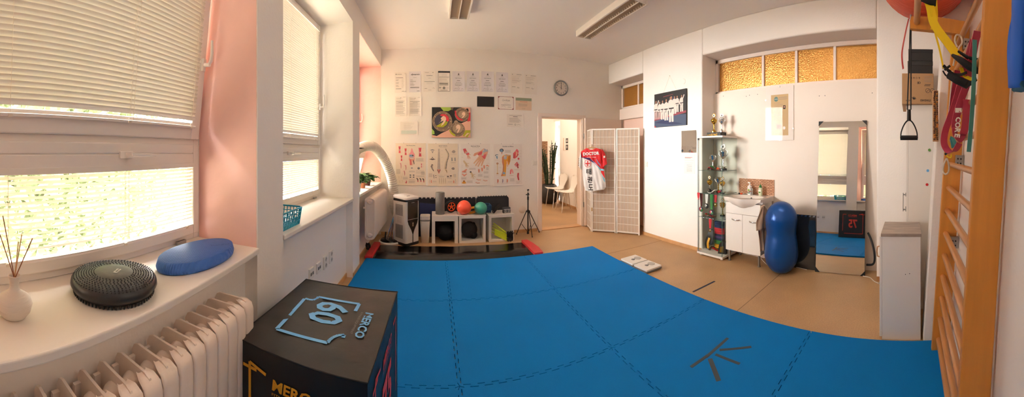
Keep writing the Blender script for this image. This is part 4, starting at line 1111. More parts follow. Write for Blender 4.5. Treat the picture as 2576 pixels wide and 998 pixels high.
def d_redframe(a, w, h):
    for b, e in ((0, .5),): pass
    t = .02 * w
    for (x, z, ww, hh) in ((-.5 * w, .0, w, t), (-.5 * w, h - t, w, t), (-.5 * w, 0, t, h), (.5 * w - t, 0, t, h)): a.rect(x, z, ww, hh, 'maroon', .0007)
    for sx in (-1, 1):
        for z in (.0, 1): a.poly([(sx * .5 * w, z * h), (sx * .38 * w, z * h), (sx * .5 * w, (z + (.16 if z == 0 else -.16)) * h)], 'maroon', .0008)
    a.text('Certificate', 0, .64 * h, .15 * h, 'ink_mid', .0006, w=.5 * w, ital=.3); lines(a, w, h, [.48], 'ink_mid', -.12, .12); lines(a, w, h, [.40], 'ink_lt', -.2, .2); lines(a, w, h, [.34], 'ink', -.32, .32, .02); a.line([(-.3 * w, .2 * h), (-.15 * w, .28 * h), (-.02 * w, .2 * h)], .003, 'ink_mid', .0007); lines(a, w, h, [.18], 'ink_mid', .12, .34, .02)
sheet(1253, 242, 1292, 276, 'landscape certificate with a dark red ornamental border', d_redframe, curl=.001)
def d_beige(a, w, h):
    a.rect(-.5 * w, .76 * h, w, .22 * h, 'green_grey', .0005); a.rect(-.4 * w, .82 * h, .8 * w, .09 * h, 'ink_mid', .0008); lines(a, w, h, [.66], 'red_print', -.24, .24, .025); lines(a, w, h, [.5, .44, .38, .32], 'ink_mid', -.32, .32, .015, .2, 3); lines(a, w, h, [.10, .15], 'ink_mid', -.1, .1)
sheet(1297, 245, 1337, 278, 'beige landscape certificate with a grey green heading band', d_beige, 'cream', curl=.001)
def d_small(a, w, h):
    lines(a, w, h, [.92, .89], 'ink_mid', -.35, .4, .01); lines(a, w, h, [.80], 'ink', -.14, .14, .03); lines(a, w, h, [.7, .65, .58, .54, .48, .42, .38], 'ink_mid', -.35, .35, .012, .2, 6); a.ring(-.0 * w, .20 * h, .05 * w, .035 * w, 'ink_mid'); lines(a, w, h, [.24, .2, .17], 'ink_mid', -.42, -.15, .01); a.line([(.12 * w, .17 * h), (.2 * w, .23 * h), (.32 * w, .16 * h)], .003, 'ink_mid', .0007)
sheet(1275, 287, 1317, 320, 'white landscape sheet with dense centred text, alone below the red bordered certificate', d_small)

# ------------------------------------------------------------------ anatomy posters
for n_, c_ in (('musc', '#c9535a'), ('musc_d', '#9c2f38'), ('bone', '#d9c39c'), ('bone_w', '#d7cabf'), ('tendon', '#a9b4c4'), ('joint_blue', '#5f8fb0'), ('flesh', '#dfa184'), ('flesh_d', '#bf7c60'), ('ochre', '#d9962c'), ('ochre_d', '#b06f22'), ('pinkish', '#dd8f92'), ('txt', '#a89d94'), ('dkb', '#473a36'), ('poster_cream', '#ecdcc8'), ('poster_white', '#f2eae4'), ('hand_mid', '#d98d78')): mat(n_, c_, .7)
def poster(px, label, title, sub, draw, m):
    """px: x0,y0,x1,y1 in the working frame of 6.2375 px per photo px starting at (960,340)"""
    x0, y0, x1, y1 = px; S = 6.2375
    a, b = onY(960 + x0 / S, 340 + y0 / S, YB), onY(960 + x1 / S, 340 + y1 / S, YB); w, h = b.x - a.x, a.z - b.z
    r = thing('anatomy_poster', label, 'poster', ((a.x + b.x) / 2, YB, b.z), 0, 'anatomy posters in a row')
    P = lambda x, y: ((x - x0) / (x1 - x0) * w - w / 2, (y1 - y) / (y1 - y0) * h)
    k = w / (x1 - x0)
    s = MB(m); s.box(-w / 2, w / 2, -.004, -.0005, 0, h); c = Art(s, P, k)
    cx = (x0 + x1) / 2
    X, Z = P(cx, y0 + 38); s.text(title, X, Z - .004, .017, 'ink', .0045, w=len(title) * .0105, bold=.02)
    if sub: s.text(sub, X, Z - .022, .008, 'ink', .0045, w=.11)
    draw(c); s.build('sheet', r)
    t = MB(m); t.box(-w / 2 - .003, w / 2 + .003, -.008, 0, h - .004, h + .004); t.box(-.06 * w - .09, -.06 * w - .08, -.006, 0, h + .004, h + .01, 'grey'); t.box(.08, .09, -.006, 0, h + .004, h + .01, 'grey'); t.build('top_strip', r)
    t = MB(m); t.box(-w / 2 - .003, w / 2 + .003, -.009, 0, -.006, .004); t.build('bottom_strip', r)
class Art:
    def __init__(s, mb, P, k): s.mb, s.P, s.k, s.e = mb, P, k, .0046
    def _e(s): s.e += .000012; return s.e
    def poly(s, pts, m): s.mb.poly([s.P(*p) for p in pts], m, s._e())
    def limb(s, pts, ws, m):
        """tapered band"""
        L, R = [], []
        for i, (x, y) in enumerate(pts):
            a, b = pts[max(i - 1, 0)], pts[min(i + 1, len(pts) - 1)]; d = math.hypot(b[0] - a[0], b[1] - a[1]) or 1
            nx, ny = -(b[1] - a[1]) / d * ws[i] / 2, (b[0] - a[0]) / d * ws[i] / 2; L.append((x + nx, y + ny)); R.append((x - nx, y - ny))
        e = s._e()
        for i in range(len(pts) - 1): s.mb.poly([s.P(*q) for q in (L[i], R[i], R[i + 1], L[i + 1])], m, e)
    def ell(s, x, y, rx, ry, m, rot=0): X, Z = s.P(x, y); s.mb.ell(X, Z, rx * s.k, ry * s.k, m, s._e(), n=18, rot=rot)
    def ring(s, x, y, R, r, m): X, Z = s.P(x, y); s.mb.ring(X, Z, R * s.k, r * s.k, m, s._e(), n=18)
    def para(s, x0, y0, x1, y1, step=7, m='txt', seed=0):
        rn = random.Random(int(x0 + y0)); y = y0; e = s._e()
        while y < y1:
            q = x1 - rn.random() * (x1 - x0) * .12; a, b = s.P(x0, y + 2.4), s.P(q, y); s.mb.rect(a[0], a[1], b[0] - a[0], b[1] - a[1], m, e); y += step
    def lines(s, x0, ys, x1, m='txt'):
        for y in ys: s.limb([(x0, y), (x1, y)], [1.6, 1.6], m)
def hand(a, wr, dirs, palm, m, mb_='bone', wf=10, lines_=True):
    """wr wrist point, palm centre, finger tips list"""
    a.limb([wr, palm], [wf * 3.2, wf * 4.6], m)
    for i, t in enumerate(dirs):
        a.limb([palm, ((palm[0] + t[0]) / 2, (palm[1] + t[1]) / 2), t], [wf * 1.6, wf * 1.15, wf * .8], m)
        if lines_: a.limb([palm, t], [wf * .35, wf * .25], mb_)
def d_knee(a):
    for x, y, h in ((283, 175, 105), (378, 208, 103), (313, 318, 85), (603, 197, 138), (626, 442, 65)):
        w = h * .34; a.poly([(x - w * .5, y), (x + w * .5, y), (x + w * .34, y + h * .45), (x + w * .5, y + h), (x - w * .4, y + h), (x - w * .3, y + h * .5)], 'pinkish' if y > 440 else 'musc'); a.limb([(x, y + 6), (x + 3, y + h * .5), (x - 2, y + h - 5)], [w * .3, w * .2, w * .3], 'musc_d'); a.ell(x + w * .1, y + h * .55, w * .22, w * .3, 'bone_w')
        a.lines(x + w * .7, [y + h * q for q in (.1, .3, .5, .7, .9)], x + w * .7 + 30)
    a.poly([(468, 208), (482, 208), (500, 265), (522, 300), (520, 345), (430, 345), (430, 300), (455, 265)], 'pinkish'); a.ell(475, 322, 46, 34, 'pinkish'); a.ell(470, 325, 38, 24, 'tendon'); a.ell(458, 320, 16, 14, 'joint_blue'); a.ell(490, 318, 14, 12, 'dkb')
    a.poly([(432, 352), (522, 352), (515, 395), (490, 410), (495, 470), (444, 470), (440, 410), (428, 380)], 'hand_mid'); a.limb([(455, 380), (462, 468)], [14, 18], 'musc'); a.limb([(478, 390), (482, 468)], [8, 10], 'bone_w'); a.limb([(500, 395), (512, 455)], [16, 10], 'dkb'); a.ell(475, 365, 38, 10, 'bone_w')
    for x, y, h in ((300, 438, 88), (378, 470, 80), (357, 560, 75)):
        a.limb([(x - 22, y + 8), (x, y), (x + 8, y + h * .5), (x + 4, y + h)], [4, 16, 14, 6], 'pinkish'); a.limb([(x, y + 5), (x + 6, y + h * .9)], [4, 3], 'dkb')
    a.ell(476, 515, 22, 14, 'bone_w'); a.ell(476, 515, 12, 8, 'grey'); a.ell(582, 518, 18, 17, 'dkb'); a.ell(582, 515, 8, 7, 'tendon')
    for x in (453, 503):
        for y in (626, 658): a.ell(x, y, 15, 10, 'grey'); a.ell(x, y, 7, 4, 'dkb')
    for x, y in ((563, 685), (610, 685), (655, 690)): a.limb([(x - 14, y - 12), (x + 4, y + 4), (x + 8, y + 45)], [14, 16, 14], 'dkb'); a.limb([(x + 6, y + 22), (x + 10, y + 48)], [12, 12], 'musc')
    for x, y in ((270, 660), (310, 660), (280, 725), (322, 722)): a.limb([(x - 8, y - 15), (x + 6, y - 10), (x + 4, y + 24)], [6, 8, 5], 'bone')
    a.limb([(388, 712), (392, 735), (380, 752)], [8, 16, 24], 'musc')
    a.para(540, 360, 665, 415); a.para(232, 535, 300, 610); a.para(335, 655, 412, 695); a.para(432, 556, 530, 582); a.para(540, 552, 675, 600, 14); a.para(618, 570, 680, 625); a.para(425, 712, 530, 752); a.para(432, 690, 530, 700); a.para(545, 635, 675, 650)
def d_spine(a):
    for i in range(24):
        y = 215 + i * 13.3; w = 22 + i * .9; a.poly([(898 - w / 2, y), (898 + w / 2, y), (898 + w / 2 - 4, y + 9), (898 - w / 2 + 4, y + 9)], 'dkb'); a.ell(898, y + 4, w * .22, 4, 'bone_w')
        t = i / 23; cx = 1008 + 28 * math.sin(t * 3.6) + (10 * math.sin(t * 8)); cx = [1005, 1010, 1018, 1028, 1036, 1042, 1045, 1046, 1046, 1044, 1040, 1036, 1032, 1027, 1022, 1018, 1014, 1011, 1009, 1008, 1006, 1004, 1002, 1000][i]
        a.poly([(cx - w / 2, y), (cx + w / 3, y - 3), (cx + w / 2, y + 5), (cx - w / 2 + 3, y + 9)], 'dkb'); a.poly([(cx - w / 2, y), (cx - 1, y), (cx - 1, y + 8), (cx - w / 2, y + 8)], 'bone')
    a.poly([(868, 535), (928, 535), (908, 590), (898, 606), (888, 590)], 'hand_mid'); a.limb([(875, 540), (898, 580), (920, 540)], [10, 12, 10], 'dkb'); a.limb([(1000, 535), (1025, 560), (1022, 600)], [26, 18, 5], 'bone'); a.limb([(1008, 545), (1025, 585)], [8, 4], 'dkb')
    a.limb([(765, 235), (795, 225), (830, 235)], [7, 14, 7], 'grey'); a.ell(797, 240, 14, 9, 'bone_w'); a.limb([(785, 245), (800, 275), (812, 245)], [6, 20, 6], 'grey')
    a.poly([(745, 375), (780, 368), (797, 335), (815, 368), (848, 376), (800, 388)], 'dkb'); a.ell(797, 362, 10, 9, 'bone_w')
    a.limb([(798, 455), (785, 490), (800, 530), (820, 565)], [24, 30, 18, 6], 'dkb'); a.limb([(795, 460), (788, 495), (805, 535)], [6, 8, 5], 'bone_w')
    a.ring(1130, 258, 22, 14, 'grey'); a.ell(1130, 258, 8, 6, 'dkb'); a.limb([(1095, 260), (1165, 258)], [4, 4], 'grey'); a.lines(1090, [298], 1175, 'grey')
    for x in (1102, 1150): a.limb([(x, 350), (x + 3, 405)], [20, 22], 'ink_lt'); a.limb([(x, 352), (x + 2, 402)], [8, 9], 'grey')
    a.ell(1122, 522, 24, 16, 'dkb'); a.ell(1118, 522, 10, 8, 'bone_w'); a.ell(1138, 520, 7, 5, 'bone_w')
    a.para(738, 600, 800, 655); a.limb([(815, 615), (822, 675)], [12, 8], 'grey'); a.ell(850, 632, 10, 5, 'dkb'); a.ell(853, 662, 9, 5, 'dkb'); a.para(900, 640, 985, 655); a.ell(1040, 645, 16, 9, 'dkb'); a.ell(1085, 636, 18, 8, 'dkb'); a.para(1025, 655, 1100, 680)
    for x in (905, 938, 968, 1000): a.limb([(x, 670), (x + 4, 720), (x, 765)], [8, 10, 6], 'bone'); a.limb([(x, 672), (x + 3, 740)], [3, 3], 'grey')
    a.limb([(760, 690), (750, 722), (760, 755)], [3, 3, 3], 'grey'); a.limb([(782, 702), (776, 725), (786, 745)], [14, 16, 12], 'hand_mid'); a.para(800, 715, 865, 740, 9); a.limb([(1128, 610), (1122, 660)], [14, 6], 'bone'); a.para(1040, 725, 1110, 735); a.limb([(1130, 710), (1132, 748)], [18, 18], 'hand_mid'); a.limb([(1155, 685), (1164, 720), (1155, 750)], [3, 3, 3], 'grey'); a.para(1135, 612, 1170, 660)
    a.lines(870, [626], 955, 'grey'); a.lines(980, [626], 1065, 'grey'); a.para(1088, 425, 1165, 438)
    for x0 in (842, 930, 945, 1070): a.lines(x0, [240, 300, 345, 420, 480, 560], x0 + 14)
def d_hand(a):
    a.poly([(1435, 320), (1455, 280), (1540, 250), (1600, 205), (1672, 240), (1660, 290), (1625, 370), (1545, 345), (1500, 300), (1460, 325)], 'flesh')
    for b, t in (((1545, 330), (1443, 440)), ((1560, 345), (1470, 475)), ((1582, 350), (1508, 488)), ((1605, 355), (1562, 480))):
        a.limb([b, ((b[0] + t[0]) / 2, (b[1] + t[1]) / 2), t], [34, 24, 16], 'flesh'); a.limb([b, t], [10, 7], 'bone')
        a.limb([(b[0] + 8, b[1] + 4), (t[0] + 8, t[1] + 4)], [3, 2], 'flesh_d')
    a.poly([(1500, 290), (1560, 250), (1605, 262), (1570, 300), (1520, 310)], 'musc'); a.poly([(1570, 320), (1640, 290), (1620, 372), (1590, 360)], 'musc'); a.poly([(1590, 225), (1615, 207), (1672, 240), (1650, 262)], 'tendon'); a.limb([(1600, 220), (1580, 320)], [20, 30], 'bone_w'); a.limb([(1450, 310), (1520, 270)], [14, 22], 'flesh'); a.ell(1608, 255, 22, 14, 'tendon')
    for x in (1605, 1655): a.limb([(x, 215), (x + 8, 235)], [4, 4], 'musc_d')
    a.poly([(1275, 215), (1315, 205), (1345, 262), (1300, 285)], 'musc'); hand(a, (1312, 255), [(1342, 365), (1362, 372), (1380, 372), (1395, 362), (1395, 305)], (1350, 300), 'flesh', 'bone_w', 9); a.ell(1350, 288, 26, 18, 'musc'); a.ell(1335, 275, 14, 8, 'tendon')
    hand(a, (1285, 395), [(1320, 500), (1340, 508), (1357, 500), (1370, 485), (1372, 440)], (1315, 438), 'bone', 'ochre_d', 7)
    hand(a, (1395, 570), [(1405, 670), (1430, 680), (1450, 680), (1472, 655), (1468, 612)], (1418, 612), 'bone', 'ochre_d', 7); a.ell(1395, 572, 14, 12, 'dkb')
    a.limb([(1260, 570), (1300, 560), (1335, 530)], [18, 30, 20], 'hand_mid'); a.limb([(1290, 572), (1330, 572)], [14, 12], 'flesh_d'); a.limb([(1262, 600), (1295, 630), (1335, 600)], [16, 26, 14], 'hand_mid')
    for x, y in ((1525, 555), (1575, 535), (1608, 495)): a.limb([(x, y + 28), (x, y), (x - 6, y - 28)], [14, 26, 14], 'hand_mid'); a.limb([(x + 5, y + 20), (x + 8, y - 26)], [6, 5], 'flesh_d')
    a.limb([(1635, 478), (1660, 470), (1682, 488)], [12, 20, 10], 'hand_mid')
    a.ell(1292, 738, 34, 14, 'ochre'); a.ell(1292, 715, 18, 14, 'ochre_d')
    for x, y in ((1520, 698), (1625, 712), (1505, 747)): a.limb([(x - 35, y - 12), (x, y), (x + 35, y - 2)], [8, 20, 8], 'hand_mid'); a.limb([(x - 20, y - 4), (x + 15, y)], [8, 8], 'bone_w')
    a.para(1372, 512, 1480, 540); a.para(1510, 608, 1585, 650); a.para(1600, 565, 1682, 600); a.para(1600, 635, 1682, 665); a.para(1252, 655, 1335, 690); a.para(1336, 705, 1432, 745); a.para(1640, 500, 1680, 545, 6); a.lines(1640, [300, 320, 340, 360, 380, 440], 1690); a.lines(1252, [225, 290, 345, 470, 495], 1278)
def d_shoulder(a):
    a.poly([(1885, 340), (1905, 315), (1950, 298), (2022, 312), (2018, 380), (2000, 450), (1985, 470), (1965, 400), (1955, 450), (1948, 560), (1940, 635), (1868, 632), (1895, 560), (1900, 470), (1886, 420)], 'ochre')
    a.limb([(1905, 330), (1898, 400), (1912, 480), (1905, 560), (1885, 632)], [24, 26, 24, 20, 16], 'flesh_d'); a.limb([(1955, 400), (1975, 490)], [12, 8], 'flesh'); a.limb([(1930, 380), (1932, 560)], [24, 20], 'ochre'); a.limb([(1942, 380), (1940, 570)], [4, 4], 'ochre_d'); a.limb([(1918, 380), (1915, 560)], [4, 4], 'ochre_d')
    a.poly([(1985, 320), (2020, 315), (2016, 400), (1998, 450), (1975, 390)], 'ochre_d'); a.ell(1938, 345, 26, 32, 'tendon'); a.ell(1930, 335, 10, 14, 'bone_w'); a.limb([(1920, 310), (2000, 318)], [12, 10], 'tendon'); a.ell(1916, 588, 22, 18, 'tendon'); a.ell(1916, 588, 10, 9, 'joint_blue'); a.limb([(1895, 610), (1880, 636)], [6, 5], 'musc'); a.limb([(1925, 610), (1922, 636)], [6, 5], 'bone_w')
    a.ell(1880, 235, 32, 26, 'dkb'); a.ell(1878, 240, 20, 22, 'joint_blue'); a.ring(1878, 240, 12, 8, 'tendon'); a.limb([(1885, 262), (1882, 295)], [18, 6], 'flesh_d')
    a.limb([(1785, 320), (1800, 300), (1825, 305)], [14, 8, 14], 'joint_blue'); a.limb([(1805, 325), (1812, 368)], [28, 10], 'joint_blue'); a.limb([(1782, 315), (1800, 298)], [10, 6], 'dkb')
    a.limb([(1815, 435), (1817, 590)], [13, 13], 'bone'); a.ell(1815, 438, 16, 15, 'ochre_d'); a.ell(1816, 592, 16, 8, 'ochre_d'); a.ell(1815, 438, 7, 6, 'bone_w')
    a.poly([(2060, 360), (2060, 280), (2085, 255), (2120, 210), (2150, 245), (2140, 290), (2150, 300), (2110, 350), (2090, 365)], 'musc'); a.limb([(2100, 250), (2120, 270), (2110, 320)], [10, 16, 14], 'bone'); a.limb([(2078, 290), (2075, 350)], [10, 16], 'musc_d'); a.limb([(2138, 290), (2120, 340)], [10, 8], 'musc_d')
    a.ell(2146, 366, 16, 17, 'musc'); a.ell(2146, 362, 6, 6, 'musc_d'); a.limb([(2085, 465), (2120, 425), (2148, 470)], [16, 24, 18], 'musc'); a.limb([(2120, 450), (2140, 515)], [26, 18], 'musc_d'); a.limb([(2095, 470), (2125, 490)], [18, 16], 'pinkish')
    a.poly([(2008, 605), (2010, 545), (2030, 522), (2055, 535), (2068, 585), (2055, 602), (2035, 560), (2028, 605)], 'pinkish'); a.limb([(2025, 540), (2018, 600)], [8, 12], 'musc')
    a.poly([(2128, 590), (2155, 588), (2150, 640), (2160, 700), (2138, 704), (2122, 640)], 'musc'); a.limb([(2145, 592), (2136, 640), (2148, 700)], [6, 5, 6], 'musc_d')
    for x, m in ((1820, 'flesh_d'), (1896, 'tendon'), (1966, 'flesh')): a.limb([(x, 680), (x + 4, 705), (x - 2, 735)], [16, 24, 14], m); a.limb([(x, 684), (x, 732)], [5, 5], 'musc_d'); a.lines(x - 16, [746], x + 14, 'ochre_d')
    a.para(1932, 232, 2030, 268); a.para(2012, 672, 2085, 718); a.lines(1775, [388], 1832, 'ochre_d'); a.lines(1795, [614], 1835, 'ochre_d'); a.lines(2035, [380, 384], 2112); a.lines(2080, [536, 540], 2150); a.lines(2000, [625, 629], 2065, 'ochre_d'); a.lines(2105, [717, 721], 2175); a.para(2112, 740, 2165, 756, 8)
    for y in (240, 280, 330, 480, 540): a.lines(2155, [y], 2195)
    for y in (400, 450, 500, 550): a.lines(1840, [y], 1875); a.lines(1960, [y + 20], 1995)
poster((222, 130, 692, 778), 'cream poster of knee joints, first in the row of four anatomy posters', 'The Knee Joint', None, d_knee, 'poster_cream')
poster((728, 134, 1195, 786), 'cream poster of the spinal column, second in the row of four', 'Spinal Column', 'Anatomy and Pathology', d_spine, 'poster_cream')
poster((1240, 136, 1700, 780), 'white poster of hand and wrist, third in the row of four', 'Hand and Wrist', 'Anatomy and Pathology', d_hand, 'poster_white')
poster((1757, 140, 2203, 778), 'white poster of shoulder and elbow, last in the row toward the door', 'Shoulder and Elbow', None, d_shoulder, 'poster_white')

# ------------------------------------------------------------------ canvas print of medals
for n_, c_ in (('bronze', '#6f5a48'), ('bronze_l', '#a48a70'), ('bronze_d', '#3c2e26'), ('slate', '#3d3a4a'), ('medal_red', '#c6303a'), ('medal_lime', '#a9a41e'), ('lime_cloth', '#9db84e'), ('pink_cloth', '#e0ab94'), ('helm', '#ecc9b0')): mat(n_, c_, .5)
a_, b_ = onY(1086.5, 269.5, YB - .02), onY(1183.5, 346, YB - .02); w, h = b_.x - a_.x, a_.z - b_.z
m = MB('black'); m.box(-w / 2, w / 2, -.022, 0, 0, h); x0, y0, x1, y1 = 65, 105, 1148, 945
P = lambda x, y: ((x - x0) / (x1 - x0) * w - w / 2, (y1 - y) / (y1 - y0) * h)
c = Art(m, P, w / (x1 - x0)); c.e = .0225
c.poly([(65, 870), (200, 905), (330, 830), (520, 740), (560, 700), (1148, 430), (1148, 945), (65, 945)], 'pink_cloth'); c.poly([(880, 105), (1148, 105), (1148, 300), (1060, 240), (1000, 160)], 'pink_cloth')
c.poly([(300, 105), (590, 105), (610, 170), (520, 215), (390, 210)], 'lime_cloth'); c.poly([(65, 700), (130, 770), (140, 850), (65, 860)], 'lime_cloth'); c.poly([(1085, 260), (1148, 240), (1148, 480), (1060, 500)], 'medal_red'); c.ell(1055, 190, 40, 60, 'black'); c.poly([(590, 105), (680, 105), (640, 190), (600, 160)], 'bronze'); c.ell(740, 540, 60, 75, 'bronze_l')
def medal(x, y, R, sy, rot, halves):
    c.ell(x, y, R, R * sy, 'bronze_d', rot); c.ell(x, y, R * .98, R * sy * .98, 'bronze_l', rot); c.ell(x, y, R * .93, R * sy * .93, 'bronze', rot)
    for k in range(34):
        a = 2 * PI * k / 34; q = R * .83; c.limb([(x + math.cos(a) * q * .93, y + math.sin(a) * q * sy * .93), (x + math.cos(a) * q * 1.06, y + math.sin(a) * q * sy * 1.06)], [R * .05, R * .05], 'bronze_l' if k % 4 else 'helm')
def helmet(x, y, s, rot=0):
    pts = [(-105, 108), (-15, 10), (-20, -20), (-40, -25), (-5, -75), (45, -100), (90, -70), (105, -20), (85, 40), (30, 115), (-30, 155), (-5, 100), (30, 45), (30, 15), (-20, 45), (-30, 35)]
    cr, sr = math.cos(rot), math.sin(rot); c.poly([(x + (a * cr - b * sr) * s, y + (a * sr + b * cr) * s) for a, b in pts], 'helm')
medal(355, 497, 283, 1.02, 0, None); c.ell(345, 480, 205, 190, 'slate'); c.poly([(280, 330), (350, 292), (450, 300), (530, 370), (545, 480), (500, 510), (430, 430), (370, 360)], 'medal_red'); c.poly([(180, 630), (300, 560), (420, 490), (515, 510), (470, 600), (380, 660), (240, 655)], 'medal_lime'); helmet(350, 455, 1.1)
medal(905, 310, 205, .95, -.3, None); c.limb([(720, 200), (735, 320), (810, 420), (930, 460)], [36, 46, 50, 44], 'medal_red'); c.ell(930, 300, 130, 110, 'bronze_l'); helmet(925, 300, .75, .1)
medal(775, 720, 220, .93, -.3, None); c.limb([(560, 740), (610, 820), (700, 880), (720, 880)], [40, 50, 48, 40], 'medal_lime'); c.ell(790, 690, 150, 130, 'bronze_l'); helmet(770, 680, .95, -.15)
c.poly([(1000, 740), (1148, 740), (1148, 800), (1060, 940), (930, 900)], 'medal_lime'); c.poly([(1050, 820), (1120, 815), (1000, 920), (980, 900)], 'helm')
solo(m, 'canvas_print', 'canvas picture of three round medals with helmet emblems above the spine poster', 'picture', ((a_.x + b_.x) / 2, YB, b_.z))

# clock
p = onY(1411.5, 221.5, YB - .02); ck = thing('wall_clock', 'round grey rimmed wall clock on the back wall between the papers and the corner', 'clock', (p.x, YB, p.z))
R = .135; mat('clock_face', '#e5d8cc', .5)
m = MB('grey'); m.T = Matrix.Rotation(PI / 2, 4, 'X'); m.lathe([(R * .93, 0), (R, .01), (R, .03), (R * .95, .038), (R * .86, .036), (R * .83, .022)], n=48, cap=False); m.build('rim', ck)
m = MB('clock_face'); m.T = Matrix.Rotation(PI / 2, 4, 'X'); m.cyl((0, 0, .002), (0, 0, .02), R * .86, n=48); m.T = Matrix()
for k in range(12):
    a = 2 * PI * (k + 1) / 12; m.text(str(k + 1), R * .66 * math.sin(a), R * .66 * math.cos(a) - .014, .028, 'ink', .0215, bold=.01)
m.text('QUARTZ', 0, -.035, .006, 'ink_lt', .0215); m.build('dial', ck)
m = MB('black')
m.line([(0, -.025), (0, .062)], .009, 'black', .024); m.line([(0, -.025), (.001, .095)], .006, 'black', .025); m.line([(.03, -.015), (-.06, .03)], .0025, 'black', .026); m.ell(0, 0, .007, .007, 'black', .027); m.build('hands', ck)
# light switches
def switch(p, rz, label, w=.085):
    r = thing('light_switch', label, 'light switch', tuple(p), rz, 'white light switches'); MB('white_satin').box(-w / 2, w / 2, -.010, 0, -.042, .042).build('plate', r, bevel=.003); MB('white_satin').box(-w * .32, w * .32, -.015, -.010, -.028, .028).build('rocker', r, bevel=.002)
switch(onY(1344.5, 409.5, YB), 0, 'square white light switch on the back wall left of the doorway')
switch(onX(1626, 413, XR), RIGHT, 'white light switch on the right wall beside the folding screen', .07)

# ================================================================== HALLWAY THINGS
def shell(mb):
    prof = [(-.22, .46, .06), (-.215, .470, .17), (-.16, .455, .225), (-.05, .440, .23), (.06, .437, .215), (.14, .452, .17), (.185, .51, .13), (.205, .58, .17), (.225, .67, .215), (.245, .76, .21), (.255, .80, .16), (.257, .812, .08)]
    V = []; n = 8
    for (x, z, hw) in prof:
        for s in (0, 1):
            for k in range(n + 1):
                q = 2 * k / n - 1; cup = .018 * q * q
                if z > .5: V.append((x - cup * 1.0 + s * .010, q * hw, z))
                else: V.append((x, q * hw, z + cup * .6 - s * .010))
    m_ = len(prof); N = n + 1; Fs = []
    for i in range(m_ - 1):
        for s in (0, 1):
            for k in range(n):
                a = (2 * i + s) * N + k; b = (2 * i + 2 + s) * N + k; Fs.append((a, a + 1, b + 1, b) if s == 0 else (a, b, b + 1, a + 1))
        for k in (0, n):
            a = 2 * i * N + k; Fs.append((a, a + N, a + 3 * N, a + 2 * N))
    mb.add(V, Fs, smooth=True)
    for i in (0, m_ - 1): mb.add(V[2 * i * N:(2 * i + 2) * N], [(k, k + 1, k + 1 + N, k + N) for k in range(n)])
def chair(x, y, rz, label):
    r = thing('shell_chair', label, 'chair', (x, y, 0), rz, 'white hallway chairs')
    m = MB('white_satin'); shell(m); m.build('seat_shell', r)
    for sx, sy in ((-.17, -.2), (-.17, .2), (.2, -.2), (.2, .2)):
        l = MB('chrome'); l.tube([(sx * .25, sy * .35, .428), (sx * .7, sy * .85, .42), (sx, sy, .0)], .009, 8); l.build('leg', r)
chair(2.93, 6.92, math.radians(4), 'white moulded chair with thin metal legs, farther one beside the black ball pot')
chair(2.91, 6.28, math.radians(-3), 'white moulded chair with thin metal legs, nearer one in the hallway')
bp = thing('potted_plant', 'tall dark green upright plant in a big round black pot in the hallway', 'plant', (2.96, 7.43, 0))
mat('pot_black', '#2c2a29', .55, bump=.1, scale=60)
MB('pot_black').lathe([(.12, 0), (.2, .04), (.27, .15), (.285, .26), (.26, .38), (.19, .48), (.15, .50), (.14, .48), (0, .46)], n=32).build('pot', bp)
rn = random.Random(2); m = MB('leaf_dark')
for k in range(16):
    a = rn.uniform(0, 2 * PI); L = rn.uniform(.7, 1.22); q = rn.uniform(.02, .22); bx_, by_ = .08 * math.cos(a), .06 * math.sin(a)
    P_ = [(bx_, by_, .46), (bx_ + q * .3 * math.cos(a), by_ + q * .2 * math.sin(a), .46 + L * .4), (bx_ + q * .7 * math.cos(a) - .02, by_ + q * .4 * math.sin(a), .46 + L * .75), (bx_ + q * 1.3 * math.cos(a) - .05, by_ + q * .5 * math.sin(a), .46 + L)]
    m.tube(P_, [.014, .02, .018, .004], 6)
    for j in range(12):
        t = .1 + .85 * j / 12; i = min(2, int(t * 3)); f = t * 3 - i; c_ = Vector(P_[i]).lerp(Vector(P_[i + 1]), f)
        leaf(m, c_, (math.cos(a + j * 2.4), math.sin(a + j * 2.4), .9), .09, .035, .1, 'leaf_dark')
m.build('foliage', bp)
p = onX(1424, 362, 3.23); m = MB('paper'); m.box(-.17, .17, -.006, 0, -.16, .16); m.rect(-.17, -.16, .05, .32, 'cream', .007)
m.rect(.0, .02, .13, .12, 'dark_grey', .007); m.rect(.02, .05, .09, .06, 'lt_grey', .0075); m.rect(.0, -.15, .13, .13, 'ink', .007); m.ell(.06, -.08, .035, .04, 'lt_grey', .0075)
solo(m, 'picture_panel', 'small pale panel with two dark photos on the hallway wall', 'picture', tuple(p), RIGHT)

